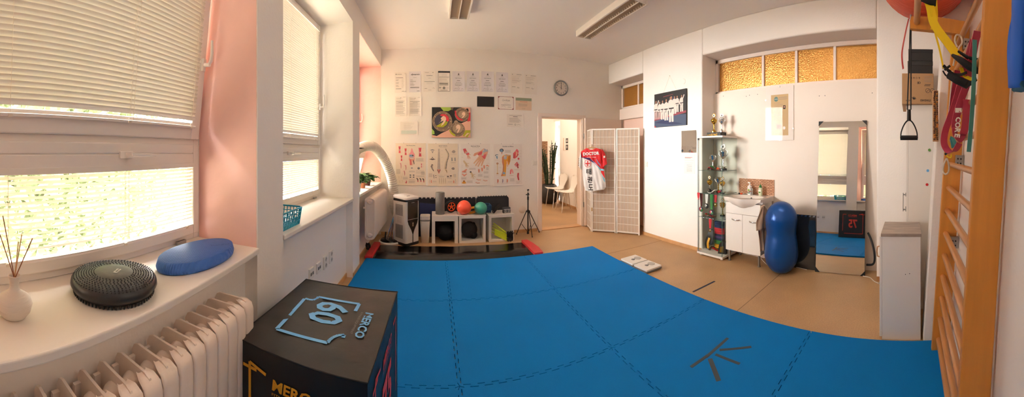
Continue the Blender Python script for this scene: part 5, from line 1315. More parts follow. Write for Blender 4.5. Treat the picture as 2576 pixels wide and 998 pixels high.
# ================================================================== FOLDING SCREEN AND SHIRT
mat('screen_white', '#f2ebe2', .4); mat('rice_paper', '#d9c4ae', .8, trans=.3)
pts = [(2.665, 4.80), (2.55, 4.46), (2.853, 4.16), (3.085, 3.81)]
fs = thing('folding_screen', 'white three panel folding screen with square lattice in front of the open door', 'folding screen', (2.75, 4.3, 0))
for k in range(3):
    (ax, ay), (bx_, by_) = pts[k], pts[k + 1]; L = math.hypot(bx_ - ax, by_ - ay) - .012; an = math.atan2(by_ - ay, bx_ - ax)
    e = bpy.data.objects.new('screen_panel', None); COL.objects.link(e); e.parent = fs; e.location = (ax - 2.75, ay - 4.3, 0); e.rotation_euler = (0, 0, an)
    m = MB('screen_white'); t = .022; d = .010; HZ_ = 1.745
    m.box(.006, .006 + t, -d, d, .0, HZ_); m.box(.006 + L - t, .006 + L, -d, d, .0, HZ_); m.box(.006 + t, .006 + L - t, -d, d, .02, .02 + t); m.box(.006 + t, .006 + L - t, -d, d, HZ_ - t, HZ_); m.build('frame', e, bevel=.002)
    m = MB('screen_white'); nx, nz = 6, 14
    for i in range(1, nx): x = .006 + t + (L - 2 * t) * i / nx; m.box(x - .0025, x + .0025, -.006, -.001, .042, HZ_ - t)
    for j in range(1, nz): z = .042 + (HZ_ - t - .042) * j / nz; m.box(.006 + t, .006 + L - t, -.0065, -.0005, z - .004, z + .004)
    m.build('lattice', e)
    MB('rice_paper').box(.006 + t, .006 + L - t, .0, .002, .042, HZ_ - t).build('paper_infill', e)
for z in (1.42, .35):
    m = MB('gold'); m.box(-.012, .012, -.016, -.010, z, z + .06)
    o = m.build('hinge', fs); o.location = (2.556 - 2.75, 4.455 - 4.3, 0)

# T-shirt
mat('shirt_red', '#cf1c24', .65, bump=.12, scale=25); mat('shirt_white', '#f3efec', .65, bump=.12, scale=25); mat('shirt_navy', '#2a2060', .65); mat('shirt_sky', '#86c8e2', .65); mat('shirt_lav', '#9a9fd0', .65); mat('shirt_dkred', '#a5141c', .65)
SC = 998 / 150.0
p = onR(1488, 372, 5.0); sh = thing('sports_shirt', 'red and white sports shirt lettered DOCTOR on a wooden hanger, hung on the folding screen', 'shirt', tuple(p), math.radians(-38))
S = 5.0 / 760 / SC                                     # metres per working pixel
def Q(x, y): return ((x - 320) * S, -(y - 147) * S)    # working frame -> local x,z
def inpoly(x, y, P_):
    c_ = False; j = len(P_) - 1
    for i in range(len(P_)):
        if (P_[i][1] > y) != (P_[j][1] > y) and x < (P_[j][0] - P_[i][0]) * (y - P_[i][1]) / (P_[j][1] - P_[i][1]) + P_[i][0]: c_ = not c_
        j = i
    return c_
RED = [(100, 100), (620, 100), (620, 420), (540, 470), (530, 520), (545, 655), (485, 560), (480, 520), (360, 390), (300, 330), (100, 300)]
REG = [('shirt_navy', [(140, 298), (300, 315), (375, 400), (240, 335)]), ('shirt_sky', [(470, 490), (530, 500), (535, 528), (480, 522)]), ('shirt_sky', [(375, 385), (470, 480), (478, 530), (440, 480)]), ('shirt_lav', [(400, 320), (470, 420), (475, 455), (430, 400)]), ('shirt_lav', [(300, 318), (375, 385), (400, 420), (360, 392)]), ('shirt_sky', [(485, 575), (545, 665), (550, 722), (525, 690)])]
def colour(x, y):
    for n_, P_ in REG:
        if inpoly(x, y, P_): return n_
    return 'shirt_red' if inpoly(x, y, RED) else 'shirt_white'
def left(y): return [(147, 240), (175, 180), (200, 148), (250, 135), (310, 150), (400, 160), (600, 165), (780, 178), (860, 200), (880, 290)]
def interp(T, y):
    for (a, b), (c_, d) in zip(T, T[1:]):
        if y <= c_: return b + (d - b) * (y - a) / (c_ - a)
    return T[-1][1]
Ledge = [(147, 235), (178, 185), (215, 135), (300, 140), (400, 155), (600, 170), (780, 190), (860, 215), (880, 300)]
Redge = [(147, 400), (165, 470), (200, 515), (300, 520), (400, 500), (470, 535), (600, 545), (720, 560), (800, 562), (840, 530), (880, 330)]
m = MB('shirt_white'); NY, NX_ = 220, 128
def surf(u, y):
    l, r = interp(Ledge, y), interp(Redge, y); x = l + (r - l) * u
    neck = 0
    z = y
    if y < 190 and 235 < x < 400: z = y + max(0, 30 * math.sin(PI * (x - 235) / 165)) * (1 - (y - 147) / 43)
    X, Z = Q(x, z); Y = -.028 * (1 - (2 * u - 1) ** 4) + .004 * math.sin(x * .045 + y * .01) * min(1, (y - 147) / 150) + .003 * math.sin(x * .09 - y * .02)
    return X, Y, Z, x, z
ro = []
for j in range(NY + 1):
    y = 147 + (880 - 147) * j / NY; ro.append([surf(i / NX_, y) for i in range(NX_ + 1)])
for j in range(NY):
    for i in range(NX_):
        a, b, c_, d = ro[j][i], ro[j][i + 1], ro[j + 1][i + 1], ro[j + 1][i]
        m.add([a[:3], b[:3], c_[:3], d[:3]], [(3, 2, 1, 0)], colour((a[3] + c_[3]) / 2, (a[4] + c_[4]) / 2), True)
# back of the shirt
for j in range(0, NY, 4):
    for i in range(0, NX_, 4):
        q = [(v[0], .02 + .3 * abs(v[1]), v[2]) if 0 < ii < NX_ else v[:3] for v, ii in ((ro[j][i], i), (ro[j][i + 4], i + 4), (ro[j + 4][i + 4], i + 4), (ro[j + 4][i], i))]
        m.add(q, [(0, 1, 2, 3)], 'shirt_red' if j < 46 else 'shirt_white', True)
m.build('body', sh)
def sleeve(pts, mf, mb_):
    m = MB(mf); n = 10; V = []
    for (x, y), (x2, y2), th in pts:
        for k in range(n):
            t = 2 * PI * k / n; c_ = (1 + math.cos(t)) / 2; X, Z = Q(x + (x2 - x) * c_, y + (y2 - y) * c_); V.append((X, -.005 - th * math.sin(t), Z))
    L = len(pts); m.add(V, [(i * n + k, i * n + (k + 1) % n, (i + 1) * n + (k + 1) % n, (i + 1) * n + k) for i in range(L - 1) for k in range(n)], mf, True)
    return m
m = sleeve([((140, 215), (150, 320), .026), ((125, 260), (158, 380), .028), ((112, 340), (155, 430), .03), ((98, 440), (152, 515), .032)], 'shirt_white', 0)
for k in range(5): X, Z = Q(112 - k * 2, 330 + k * 26); m.rect(X - .004, Z - .005, .012, .012, 'ink', .034)
m.build('sleeve', sh)
m = sleeve([((500, 155), (500, 300), .026), ((545, 230), (505, 360), .03), ((568, 310), (505, 420), .032), ((585, 410), (505, 470), .034)], 'shirt_red', 0)
X, Z = Q(525, 310); m.rect(X, Z, .028, .032, 'white', .036); m.build('sleeve', sh)
a = MB('white')
def front(mb, e=.0345):
    return e
X, Z = Q(320, 268); a.text('DOCTOR', X, Z, 55 * S, 'white', .0345, w=272 * S, bold=.05, rot=math.radians(4))
X, Z = Q(250, 303); a.rect(X, Z, 150 * S, 6 * S, 'white', .034)
X, Z = Q(262, 405); a.ring(X, Z, 58 * S, 52 * S, 'shirt_red', .0345, sq=1.1); a.rect(X - 9 * S, Z - 45 * S, 18 * S, 90 * S, 'shirt_red', .0345); a.rect(X - 40 * S, Z - 9 * S, 80 * S, 18 * S, 'shirt_red', .0347)
for ch, y in (('태', 590), ('권', 725), ('도', 850)):
    X, Z = Q({'태': 280, '권': 295, '도': 312}[ch], y); a.text(ch, X, Z, 100 * S, 'ink', .0345, w=82 * S, bold=.02)
a.build('print', sh)
hg = MB('oak_trim'); q = [Q(235, 160), Q(270, 150), Q(320, 143), Q(370, 148), Q(402, 152)]; hg.tube([(x, .0, z) for x, z in q], .009, 8)
hg.tube([(0, 0, .0), (0, 0, .03), (.008, 0, .05), (.02, .005, .055), (.022, .01, .04)], .003, 6, m='steel')
o = solo(hg, 'coat_hanger', 'pale wooden coat hanger holding the red and white shirt', 'hanger', tuple(p), math.radians(-38))

# ================================================================== RIGHT WALL
def onright(u0, v0, u1, v1, X=XR):
    a, b = onX(u0, v0, X), onX(u1, v1, X); return a.y, b.y, b.z, a.z
# canvas of the team
y1, y0, z0, z1 = onright(1646, 239, 1726, 317, XR - .025); w, h = y1 - y0, .515; z0 = 1.735
for n_, c_ in (('floor_tk', '#3d4c66'), ('stripe_tk', '#8a3340'), ('dobok', '#e2cdc4'), ('dobok_d', '#b89a94'), ('face_tk', '#a8745c')): mat(n_, c_, .6)
m = MB('black'); m.box(0, w, -.024, 0, 0, h); e = .0245
def A(fx, fz): return fx * w, fz * h
m.poly([A(0, 0), A(1, 0), A(1, .30), A(.55, .32), A(0, .22)], 'floor_tk', e); m.poly([A(0, .2), A(1, .34), A(1, .40), A(0, .28)], 'stripe_tk', e + .0001)
m.poly([A(0, .14), A(.3, .2), A(.9, .05), A(.6, .04)], 'navy', e + .0001); m.poly([A(.03, .0), A(.05, 0), A(.04, .04), A(0, .04)], 'red', e + .0002); m.poly([A(.3, .87), A(.62, .9), A(.6, .91), A(.3, .885)], 'stripe_tk', e + .0001); m.rect(.60 * w, .72 * h, .04 * w, .12 * h, 'navy', e + .0002); m.ell(.62 * w, .75 * h, .018 * w, .02 * h, 'lt_grey', e + .0003)
for i, (fx, base, hh, arm) in enumerate(((.06, .24, .56, 1), (.18, .24, .52, 0), (.28, .22, .56, 0), (.40, .18, .62, 0), (.66, .34, .50, 0), (.53, .30, .54, 0), (.74, .38, .46, 0), (.87, .38, .46, 1), (.56, .12, .74, 2))):
    E_ = e + .0004 + i * .00015; x, z = fx * w, base * h; H_ = hh * h; b_ = H_ * .13
    m.poly([(x - b_ * .9, z), (x - b_ * .15, z), (x, z + H_ * .4), (x + b_ * .2, z), (x + b_ * .95, z), (x + b_ * .9, z + H_ * .45), (x - b_ * .9, z + H_ * .45)], 'dobok_d' if i < 2 else 'dobok', E_)
    m.poly([(x - b_, z + H_ * .42), (x + b_, z + H_ * .42), (x + b_ * .9, z + H_ * .80), (x + b_ * .2, z + H_ * .86), (x - b_ * .2, z + H_ * .86), (x - b_ * .9, z + H_ * .80)], 'dobok', E_ + .00002)
    m.line([(x - b_ * .8, z + H_ * .78), (x - b_ * 1.35, z + H_ * .45)], b_ * .5, 'dobok', E_ + .00003); m.line([(x + b_ * .8, z + H_ * .78), (x + b_ * (1.6 if arm else 1.3), z + H_ * (1.0 if arm == 1 else .5))], b_ * .5, 'dobok', E_ + .00003)
    m.rect(x - b_ * 1.05, z + H_ * .50, b_ * 2.1, H_ * .05, 'black', E_ + .00005); m.line([(x, z + H_ * .5), (x - b_ * .3, z + H_ * .36)], b_ * .25, 'black', E_ + .00006)
    m.ell(x, z + H_ * .93, H_ * .045, H_ * .065, 'face_tk', E_ + .00007)
pic = thing('canvas_print', 'dark canvas picture of people in white martial arts uniforms on the right wall', 'picture', (XR, y1, z0), RIGHT); m.build('canvas', pic)
s = MB('cord'); s.cyl((w * .28, -.006, h), (w * .48, -.004, h + .24), .0015, n=5); s.cyl((w * .48, -.004, h + .24), (w * .70, -.006, h), .0015, n=5); s.cyl((w * .48, 0, h + .24), (w * .48, -.012, h + .24), .003, n=6, m='steel'); s.build('hanging_string', pic)
p = onX(1722, 204, XR); m = MB('cord'); m.tube([(-.02, -.003, .035), (.01, -.003, .025), (.02, -.003, 0), (.01, -.003, -.03), (-.015, -.003, -.04)], .002, 5); solo(m, 'bent_hook', 'thin curved pale wire on the wall right of the martial arts picture', 'wire', tuple(p), RIGHT)
# small wall mirror + paper
y1, y0, z0, z1 = onright(1715, 327, 1752, 383); wm = thing('wall_mirror', 'small square frameless mirror on the right wall beside the glass cabinet', 'mirror', (XR, y1, 1.345), RIGHT)
MB('mirror').box(0, y1 - y0, -.006, 0, 0, .31).build('mirror_glass', wm)
y1, y0, z0, z1 = onright(1721, 387, 1748, 437); w = y1 - y0
m = MB('paper'); m.box(0, w, -.002, 0, 0, .27); m.rect(.08 * w, .225, .7 * w, .006, 'red_print', .0026); m.rect(.08 * w, .213, .55 * w, .006, 'ink_mid', .0026)
for z in (.185, .15): m.rect(.1 * w, z, .8 * w, .0025, 'ink_lt', .0026)
for z in (.12, .10, .08, .06, .045, .03): m.rect(.25 * w, z, .5 * w, .003, 'ink_mid', .0026)
solo(m, 'notice_sheet', 'pale printed notice sheet taped to the right wall under the small mirror', 'paper', (XR, y1, 1.05), RIGHT)

# ================================================================== TROPHY CABINET
vx0, vx1, vy0, vy1, VT = 3.055, 3.415, 2.170, 2.585, 1.56
vc = thing('glass_cabinet', 'tall glass display cabinet full of trophies and medals beside the sink', 'display cabinet', ((vx0 + vx1) / 2, (vy0 + vy1) / 2, 0), RIGHT)
hw2, hd = (vy1 - vy0) / 2, (vx1 - vx0) / 2            # local: x to the right (-Y), y to the back
MB('ikea_white').box(-hw2, hw2, -hd, hd, .02, .045).build('base_board', vc, bevel=.002)
for x in (-1, 1):
    for y in (-1, 1): MB('ikea_white').cyl((x * (hw2 - .04), y * (hd - .04), 0), (x * (hw2 - .04), y * (hd - .04), .02), .02, n=12).build('foot', vc)
MB('ikea_white').box(-hw2, hw2, -hd, hd, VT - .022, VT).build('top_board', vc, bevel=.002)
g = .012
for nm, b in (('glass_door', (-hw2 + g, hw2 - g, -hd + g - .004, -hd + g)), ('glass_side', (-hw2 + g - .004, -hw2 + g, -hd + g, hd - g)), ('glass_side', (hw2 - g, hw2 - g + .004, -hd + g, hd - g)), ('glass_back', (-hw2 + g, hw2 - g, hd - g, hd - g + .004))):
    MB('case_glass').box(*b, .046, VT - .023).build(nm, vc)
mat('glass_edge', '#4a6a60', .1); mat('led', '#d9d9ff', .3, emit=6)
for x in (-1, 1): MB('glass_edge').box(x * (hw2 - g) - .0025, x * (hw2 - g) + .0025, -hd + g - .005, -hd + g, .046, VT - .023).build('glass_edge', vc)
for x, y in ((-hw2 + g + .006, -hd + g + .006), (-hw2 + g + .006, hd - g - .006)): MB('steel').cyl((x, y, .046), (x, y, VT - .023), .004, n=8).build('post', vc)
SH = [.50, .81, 1.11]
for z in SH: MB('case_glass').box(-hw2 + g + .004, hw2 - g - .002, -hd + g + .004, hd - g - .002, z, z + .005).build('glass_shelf', vc)
for z in SH:
    m = MB('glass_edge'); m.box(-hw2 + g + .004, hw2 - g - .002, -hd + g + .002, -hd + g + .0045, z, z + .005); m.box(hw2 - g - .0045, hw2 - g - .002, -hd + g + .0045, hd - g, z, z + .005); m.build('shelf_edge', vc)
m = MB('white')
for k in range(9): m.box(-.165 + k * .026, -.157 + k * .026, -hd + .018, -hd + .022, .497, .501, 'led' if k % 2 == 0 else 'white')
m.build('led_strip', vc)
MB('dark_grey').box(-hw2 + .008, -hw2 + .035, -hd + .004, -hd + .01, VT - .05, VT - .025).build('door_hinge', vc); MB('steel').box(-hw2 + .006, -hw2 + .03, -hd + .0, -hd + .01, .05, .07).build('door_hinge', vc)
VM = Matrix.Translation(((vx0 + vx1) / 2, (vy0 + vy1) / 2, 0)) @ Matrix.Rotation(RIGHT, 4, 'Z')
def vloc(x, y, z): return tuple(VM @ Vector((x, y, z)))
cu = lambda u: u
mat('gold_d', '#9c7a30', .3, 1.0); mat('marble', '#2a2a2c', .25)
def trophy(loc, label, H_, cup='silver', stem='silver', kind=0, lidn=True, base='marble', group='trophies in the glass cabinet', rz=RIGHT):
    r = thing('trophy', label, 'trophy', loc, rz, group); s = H_
    MB(base).lathe([(.13 * s, 0), (.13 * s, .06 * s), (.10 * s, .07 * s)], n=4 if kind == 1 else 20, smooth=False).build('base', r)
    MB(stem).lathe([(.10 * s, .07 * s), (.05 * s, .12 * s), (.022 * s, .18 * s), (.035 * s, .24 * s), (.02 * s, .30 * s), (.04 * s, .38 * s), (.03 * s, .40 * s)], n=20).build('stem', r)
    m = MB(cup)
    if kind == 0: m.lathe([(.03 * s, .40 * s), (.10 * s, .46 * s), (.15 * s, .56 * s), (.16 * s, .60 * s), (.155 * s, .61 * s), (.13 * s, .66 * s), (.06 * s, .70 * s), (.02 * s, .72 * s)], n=24)
    elif kind == 1: m.lathe([(.03 * s, .40 * s), (.08 * s, .48 * s), (.13 * s, .62 * s), (.14 * s, .72 * s), (.15 * s, .73 * s), (.13 * s, .73 * s), (.10 * s, .5 * s)], n=24, cap=False)
    else: m.lathe([(.03 * s, .40 * s), (.09 * s, .46 * s), (.12 * s, .55 * s), (.12 * s, .64 * s), (.14 * s, .68 * s), (.10 * s, .71 * s), (.03 * s, .74 * s)], n=24)
    m.build('cup', r)
    if kind != 0:
        for x in (-1, 1):
            h_ = MB(cup); h_.tube([(x * .12 * s, 0, .5 * s), (x * .19 * s, 0, .56 * s), (x * .20 * s, 0, .66 * s), (x * .13 * s, 0, .70 * s)], .010 * s, 6); h_.build('handle', r)
    if lidn:
        m = MB(cup); m.T = Matrix.Translation((0, 0, .83 * s)) @ Matrix.Rotation(PI / 2, 4, 'X'); m.tube([(.085 * s * math.cos(a), .095 * s * math.sin(a), 0) for a in [2 * PI * i / 20 for i in range(20)]], .018 * s, 6, closed=True); m.T = Matrix()
        m.ell(0, .83 * s, .07 * s, .08 * s, 'white', .004); m.ell(0, .83 * s, .07 * s, .08 * s, 'white', -.004); m.poly([(-.03 * s, .80 * s), (.03 * s, .80 * s), (.02 * s, .88 * s), (-.02 * s, .86 * s)], 'ink', .006); m.build('emblem', r)
    return r
TG = 'trophies on top of the glass cabinet'
pl = thing('name_plinth', 'black plinth with engraved golden name on top of the glass cabinet', 'plinth', vloc(-.05, .02, VT + .0004), RIGHT)
m = MB('black'); m.box(-.095, .135, -.07, .06, 0, .055); m.build('block', pl, bevel=.002)
m = MB('gold_print'); m.text('LUKÁŠ FRIČ', .0, .010, .030, 'gold', .0712, w=.17, bold=.01); m.build('lettering', pl)
trophy(vloc(-.075, .02, VT + .056), 'gold cup trophy with a white round emblem on the black plinth, left one', .275, 'gold', 'gold', 0, True, 'gold', TG)
trophy(vloc(.05, .03, VT + .056), 'silver cup trophy with two handles on the black plinth, right one', .265, 'silver', 'silver', 2, True, 'silver', TG)
sp = .057
trophy(vloc(-.055, -.03, SH[2] + .0054), 'silver bowl trophy stuffed with a blue ribbon, top shelf left', .27, 'silver', 'silver', 1, False)
trophy(vloc(.10, -.01, SH[2] + .0054), 'silver handled trophy with a ring, top shelf right', .37, 'silver', 'silver', 2)
trophy(vloc(-.095, -.05, SH[1] + .0054), 'small gold cup with white emblem, left on the second shelf of the cabinet', .24, 'gold', 'silver', 0)
trophy(vloc(.015, .0, SH[1] + .0054), 'silver bowl trophy in the middle of the second shelf', .28, 'silver', 'gold_d', 1, False)
trophy(vloc(.115, -.05, SH[1] + .0054), 'small gold cup with white emblem, right on the second shelf of the cabinet', .235, 'gold', 'silver', 0)
trophy(vloc(.06, .03, SH[0] + .0054), 'gold trophy half hidden by medals on the third shelf', .25, 'gold', 'gold_d', 2)
RB = ['red', 'navy', 'white', 'green', 'purple', 'blue_print', 'brown', 'black', 'orange', 'gold_print', 'lt_grey']
mat('maroon_rb', '#5a1f1c', .6)
NM = {'blue_print': 'light blue', 'gold_print': 'golden yellow', 'lt_grey': 'pale grey', 'medal_red': 'red'}
def heap(loc, label, n, seed, sx=.13, sy=.10, cols=RB):
    rn = random.Random(seed); n = min(n, len(cols))
    for k in range(n):
        a, b = -sx * .8 + 1.6 * sx * ((k * 5) % n) / n, rn.uniform(-sy, sy) * .8; z = .006 + .009 * k / 2; c_ = cols[k]; an = rn.uniform(0, PI); L = rn.uniform(.05, .10)
        P_ = [Vector((max(-sx, min(sx, a + L * t * math.cos(an))), max(-sy, min(sy, b + L * t * math.sin(an))), max(.003, z + .022 * math.cos(t * 2.2 + k)))) for t in (-1, -.6, -.2, .2, .6, 1)]
        r = thing('medal', '%s ribboned medal lying in the heap on %s' % (NM.get(c_, c_), label), 'medal', vloc(*loc), RIGHT, 'loose medals on ' + label)
        m = MB(c_); m.ribbon(spline(P_, 3), .026, (-math.sin(an), math.cos(an), .3), .0025); m.build('ribbon', r)
        q = P_[-1]; m = MB(rn.choice(['gold', 'silver', 'gold_d'])); m.cyl((q.x, q.y, max(.003, q.z)), (q.x, q.y, max(.003, q.z) + .004), .026, n=14); m.build('disc', r)
heap((0, -.01, SH[2] + .0055), 'the top glass shelf', 9, 3, .12, .08, ['black', 'orange', 'red', 'purple', 'brown', 'lt_grey', 'green'])
heap((0, -.02, SH[1] + .0055), 'the second glass shelf', 10, 5, .13, .09, ['navy', 'red', 'purple', 'blue_print', 'white', 'black'])
heap((0, -.02, SH[0] + .0055), 'the third glass shelf', 9, 8, .12, .09, ['navy', 'red', 'black', 'green', 'lt_grey'])
heap((-.02, .02, .0465), 'the bottom board of the cabinet', 6, 11, .11, .08, ['brown', 'black', 'gold_print', 'red'])
def hung(x, y, z, L, c1, disc, label, R=.033):
    r = thing('hanging_medal', label, 'medal', vloc(x, y, z), RIGHT, 'medals hanging from the cabinet shelves')
    m = MB(c1); m.ribbon([(-.008, 0, 0), (-.006, 0, -L * .5), (0, 0, -L)], .028, (1, 0, 0), .002); m.ribbon([(.01, .004, 0), (.006, .004, -L * .5), (0, .004, -L)], .024, (1, 0, 0), .002); m.build('ribbon', r)
    m = MB('silver'); m.T = Matrix.Translation((0, 0, -L - R)) @ Matrix.Rotation(PI / 2, 4, 'X'); m.cyl((0, 0, -.002), (0, 0, .003), R, n=24); m.T = Matrix.Translation((0, 0, -L - R))
    m.ell(0, 0, R * .85, R * .85, disc[0], .0045); m.ell(-R * .3, R * .1, R * .45, R * .6, disc[1], .005); m.ell(R * .3, -R * .25, R * .45, R * .45, disc[2], .0055); m.ell(0, R * .2, R * .25, R * .3, 'white', .006); m.build('disc', r)
fy = -hd + .022
hung(-.15, fy, SH[1] - .002, .17, 'maroon_rb', ('navy', 'red', 'green'), 'medal with dark red ribbon and multicoloured disc, leftmost in the cabinet', .036)
hung(-.06, fy, SH[1] - .002, .12, 'white', ('dark_grey', 'lt_grey', 'black'), 'medal with white and red ribbon and dark disc behind the glass door', .035)
hung(.02, fy, SH[1] - .002, .19, 'green', ('navy', 'medal_red', 'green'), 'medal with green and white ribbon and a multicoloured disc behind the glass door', .036)
hung(.06, fy + .03, SH[1] - .002, .10, 'red', ('gold', 'gold_d', 'gold'), 'gold medal with red ribbon hanging in the right half of the cabinet', .03)
hung(-.01, fy + .01, SH[0] - .002, .13, 'red', ('gold_d', 'gold', 'gold'), 'medal on a bright red lanyard hanging below the third shelf', .026)
hung(-.175, -hd - .006, SH[1] + .01, .07, 'red', ('red', 'orange', 'red'), 'small red ribbon bundle hanging outside the left front corner of the cabinet', .012)
# bottom compartment
bt = thing('striped_belt_stack', 'folded stack of coloured martial arts belts at the bottom of the glass cabinet', 'belts', vloc(.0, .045, .047), RIGHT)
for k, c_ in enumerate(['brown', 'gold_print', 'gold_print', 'green', 'green', 'navy', 'purple', 'navy', 'red', 'red', 'red', 'navy', 'navy', 'navy']):
    m = MB(c_); m.prism(rr(-.075, .075, -.035, .035, .03), k * .027, k * .027 + .024, axis='z', smooth=True); m.build('belt', bt, bevel=.003)
aw_ = thing('award_shield', 'black angular award stand with a bronze plate at the cabinet bottom', 'award', vloc(.12, -.06, .047), RIGHT + .3)
m = MB('black'); m.prism([(-.055, 0), (.06, 0), (.045, .15), (.0, .17), (-.04, .11)], -.02, .02); m.build('block', aw_, bevel=.004); MB('gold_d').prism([(-.03, .02), (.02, .02), (.022, .10), (-.02, .09)], -.0225, -.0195).build('plate', aw_)
cdm = MB('paper'); cdm.box(-.035, .04, -.003, 0, 0, .18); cdm.rect(-.03, .11, .06, .05, 'sky_blue', .0035); cdm.rect(-.03, .06, .06, .03, 'ink_lt', .0035); cdm.rect(-.03, .02, .06, .03, 'dark_grey', .0035)
solo(cdm, 'photo_card', 'small printed photo card leaning behind the black award in the cabinet', 'card', vloc(.135, .05, .047), RIGHT)
cap_ = MB('black'); cap_.ribbon(spline([Vector(q) for q in ((-.13, -.05, .02), (-.14, -.06, .1), (-.11, -.04, .2), (-.09, -.02, .27), (-.06, -.04, .2), (-.07, -.06, .08))], 4), .045, (1, .2, 0), .01); cap_.ribbon(spline([Vector(q) for q in ((-.10, -.075, .03), (-.10, -.08, .10), (-.08, -.07, .17))], 4), .03, (1, 0, 0), .01, 'gold_print')
solo(cap_, 'rolled_belt', 'black and yellow belt draped at the bottom left of the glass cabinet', 'belt', vloc(0, 0, .047), RIGHT)

# ================================================================== SINK
sx0 = 3.105; sy0, sy1 = 1.665, 2.155; ST = .80
sk = thing('washbasin_cabinet', 'white washbasin cabinet with two doors and steel feet, tan towel on its side', 'sink cabinet', (sx0, (sy0 + sy1) / 2, 0), RIGHT)
w = (sy1 - sy0) / 2; dp = .31
MB('ikea_white').box(-w, w, .018, dp, .14, .735).build('body', sk, bevel=.002)
MB('ikea_white').box(-w, w, 0.0, .018, .60, .735).build('front_board', sk, bevel=.002)
for s_ in (-1, 1):
    a, b = (-w, -.002) if s_ < 0 else (.002, w)
    d = MB('ikea_white'); d.box(a, b, 0, .018, .14, .596); o = d.build('door', sk, bevel=.002)
    c_ = (a + b) / 2 + .03; h_ = MB('chrome'); h_.tube([(c_ - .055, -.006, .535), (c_ - .045, -.018, .530), (c_, -.024, .525), (c_ + .045, -.018, .528), (c_ + .055, -.006, .533)], .005, 8, flat=1.6); h_.build('handle', o)
for x in (-1, 1):
    for y in (.035, dp - .03): f = MB('steel'); f.cyl((x * (w - .035), y, .012), (x * (w - .035), y, .14), .014, n=12); f.cyl((x * (w - .035), y, 0), (x * (w - .035), y, .012), .02, n=12); f.build('foot', sk)
# ceramic basin: deck with a bowl sunk into it and a bowed apron
mat('porcelain', '#f0e6dd', .12, coat=.3)
bs = MB('porcelain'); nX, nY = 28, 20; W2 = w + .018; D2 = dp + .012
def basin(u, v, top=True):
    x = (u * 2 - 1) * W2; fy_ = -.02 - .075 * max(0, math.cos(x / W2 * PI / 2 * 1.25)) ** 1.5 if abs(x / W2 * 1.25) < 1 else -.02
    y = fy_ + (D2 - fy_) * v; cx, cy = x / (W2 * .80), (y - .115) / .135
    r_ = math.hypot(cx, cy); z = ST
    if r_ < 1: z -= .085 * (1 - r_ ** 3.2)
    elif v < .9: z -= 0
    z += .010 * (1 if (v < .04 or v > .96 or u < .02 or u > .98) else 0) * 0
    return x, y, z
V = [basin(i / nX, j / nY) for j in range(nY + 1) for i in range(nX + 1)]
bs.add(V, [(j * (nX + 1) + i, j * (nX + 1) + i + 1, (j + 1) * (nX + 1) + i + 1, (j + 1) * (nX + 1) + i) for j in range(nY) for i in range(nX)], smooth=True)
def apron(u):
    x = (u * 2 - 1); d = max(0, math.cos(x * PI / 2 * 1.05)) if abs(x * 1.05) < 1 else 0
    return .035 + .105 * d ** 1.3
V = []
for i in range(nX + 1):
    x, y, z = basin(i / nX, 0); a = apron(i / nX)
    for k in range(6): t = k / 5; V.append((x * (1 - .04 * t), y + (.03 - y) * t ** 2.2 * min(1, max(0, (a - .04) * 12)), z - a * t))
bs.add(V, [(i * 6 + k, i * 6 + k + 1, (i + 1) * 6 + k + 1, (i + 1) * 6 + k) for i in range(nX) for k in range(5)], smooth=True)
for x in (-W2, W2): bs.add([(x, -.02, ST), (x, D2, ST), (x, D2, ST - .035), (x, -.02, ST - .035)], [(0, 1, 2, 3)])
bs.box(-W2, W2, .02, D2, ST - .06, ST - .035)
bs.build('basin', sk)
m = MB('chrome'); m.cyl((0, .115, ST - .084), (0, .115, ST - .081), .02, n=16); m.build('drain', sk)
m = MB('ink'); m.T = Matrix.Translation((.0, .215, ST - .035)) @ Matrix.Rotation(math.radians(60), 4, 'X'); m.lathe([(.012, 0), (.012, .003), (.0, .003)], n=16); m.build('overflow', sk)
m = MB('chrome'); m.cyl((-.02, .27, ST), (-.02, .27, ST + .07), .020, .017, 16); m.tube([(-.02, .27, ST + .045), (-.02, .22, ST + .055), (-.02, .17, ST + .050), (-.02, .155, ST + .035)], .011, 10); m.tube([(-.02, .27, ST + .07), (-.02, .265, ST + .09), (-.02, .22, ST + .105)], [.018, .014, .008], 10, flat=.6); m.build('tap', sk)
# soap bottles
mat('label_green', '#5a8a3a', .5); mat('clear_soap', '#cfd6b8', .15)
b = thing('pump_bottle', 'white pump soap bottle with a green leaf label on the washbasin', 'soap bottle', tuple(onX(1886, 489, 3.37).to_2d()) + (ST + .001,), RIGHT - .3, 'bottles on the washbasin')
m = MB('white'); m.prism(rr(-.03, .03, -.018, .018, .012), 0, .115, axis='z', smooth=True); m.ell(0, .062, .016, .018, 'label_green', .0186); m.ell(-.004, .066, .007, .009, 'lime', .0189); m.rect(-.024, .02, .048, .014, 'teal', .0186); m.build('bottle', b, bevel=.003)
m = MB('white'); m.cyl((0, 0, .115), (0, 0, .13), .014, n=12); m.cyl((0, 0, .13), (0, 0, .15), .005, n=8); m.box(-.03, .01, -.006, .006, .15, .162); m.build('pump', b)
b = thing('soap_bottle', 'clear soap bottle with a green cap at the right of the washbasin', 'soap bottle', tuple(onX(1913, 489, 3.36).to_2d()) + (ST + .001,), RIGHT - .3, 'bottles on the washbasin')
m = MB('clear_soap'); m.prism(rr(-.026, .026, -.016, .016, .012), 0, .105, axis='z', smooth=True); m.rect(-.022, .03, .044, .05, 'paper', .0165); m.rect(-.018, .035, .036, .02, 'label_green', .0168); m.build('bottle', b, bevel=.003)
MB('green').lathe([(.016, .105), (.016, .125), (.008, .13), (.007, .145), (0, .145)], n=14).build('cap', b)
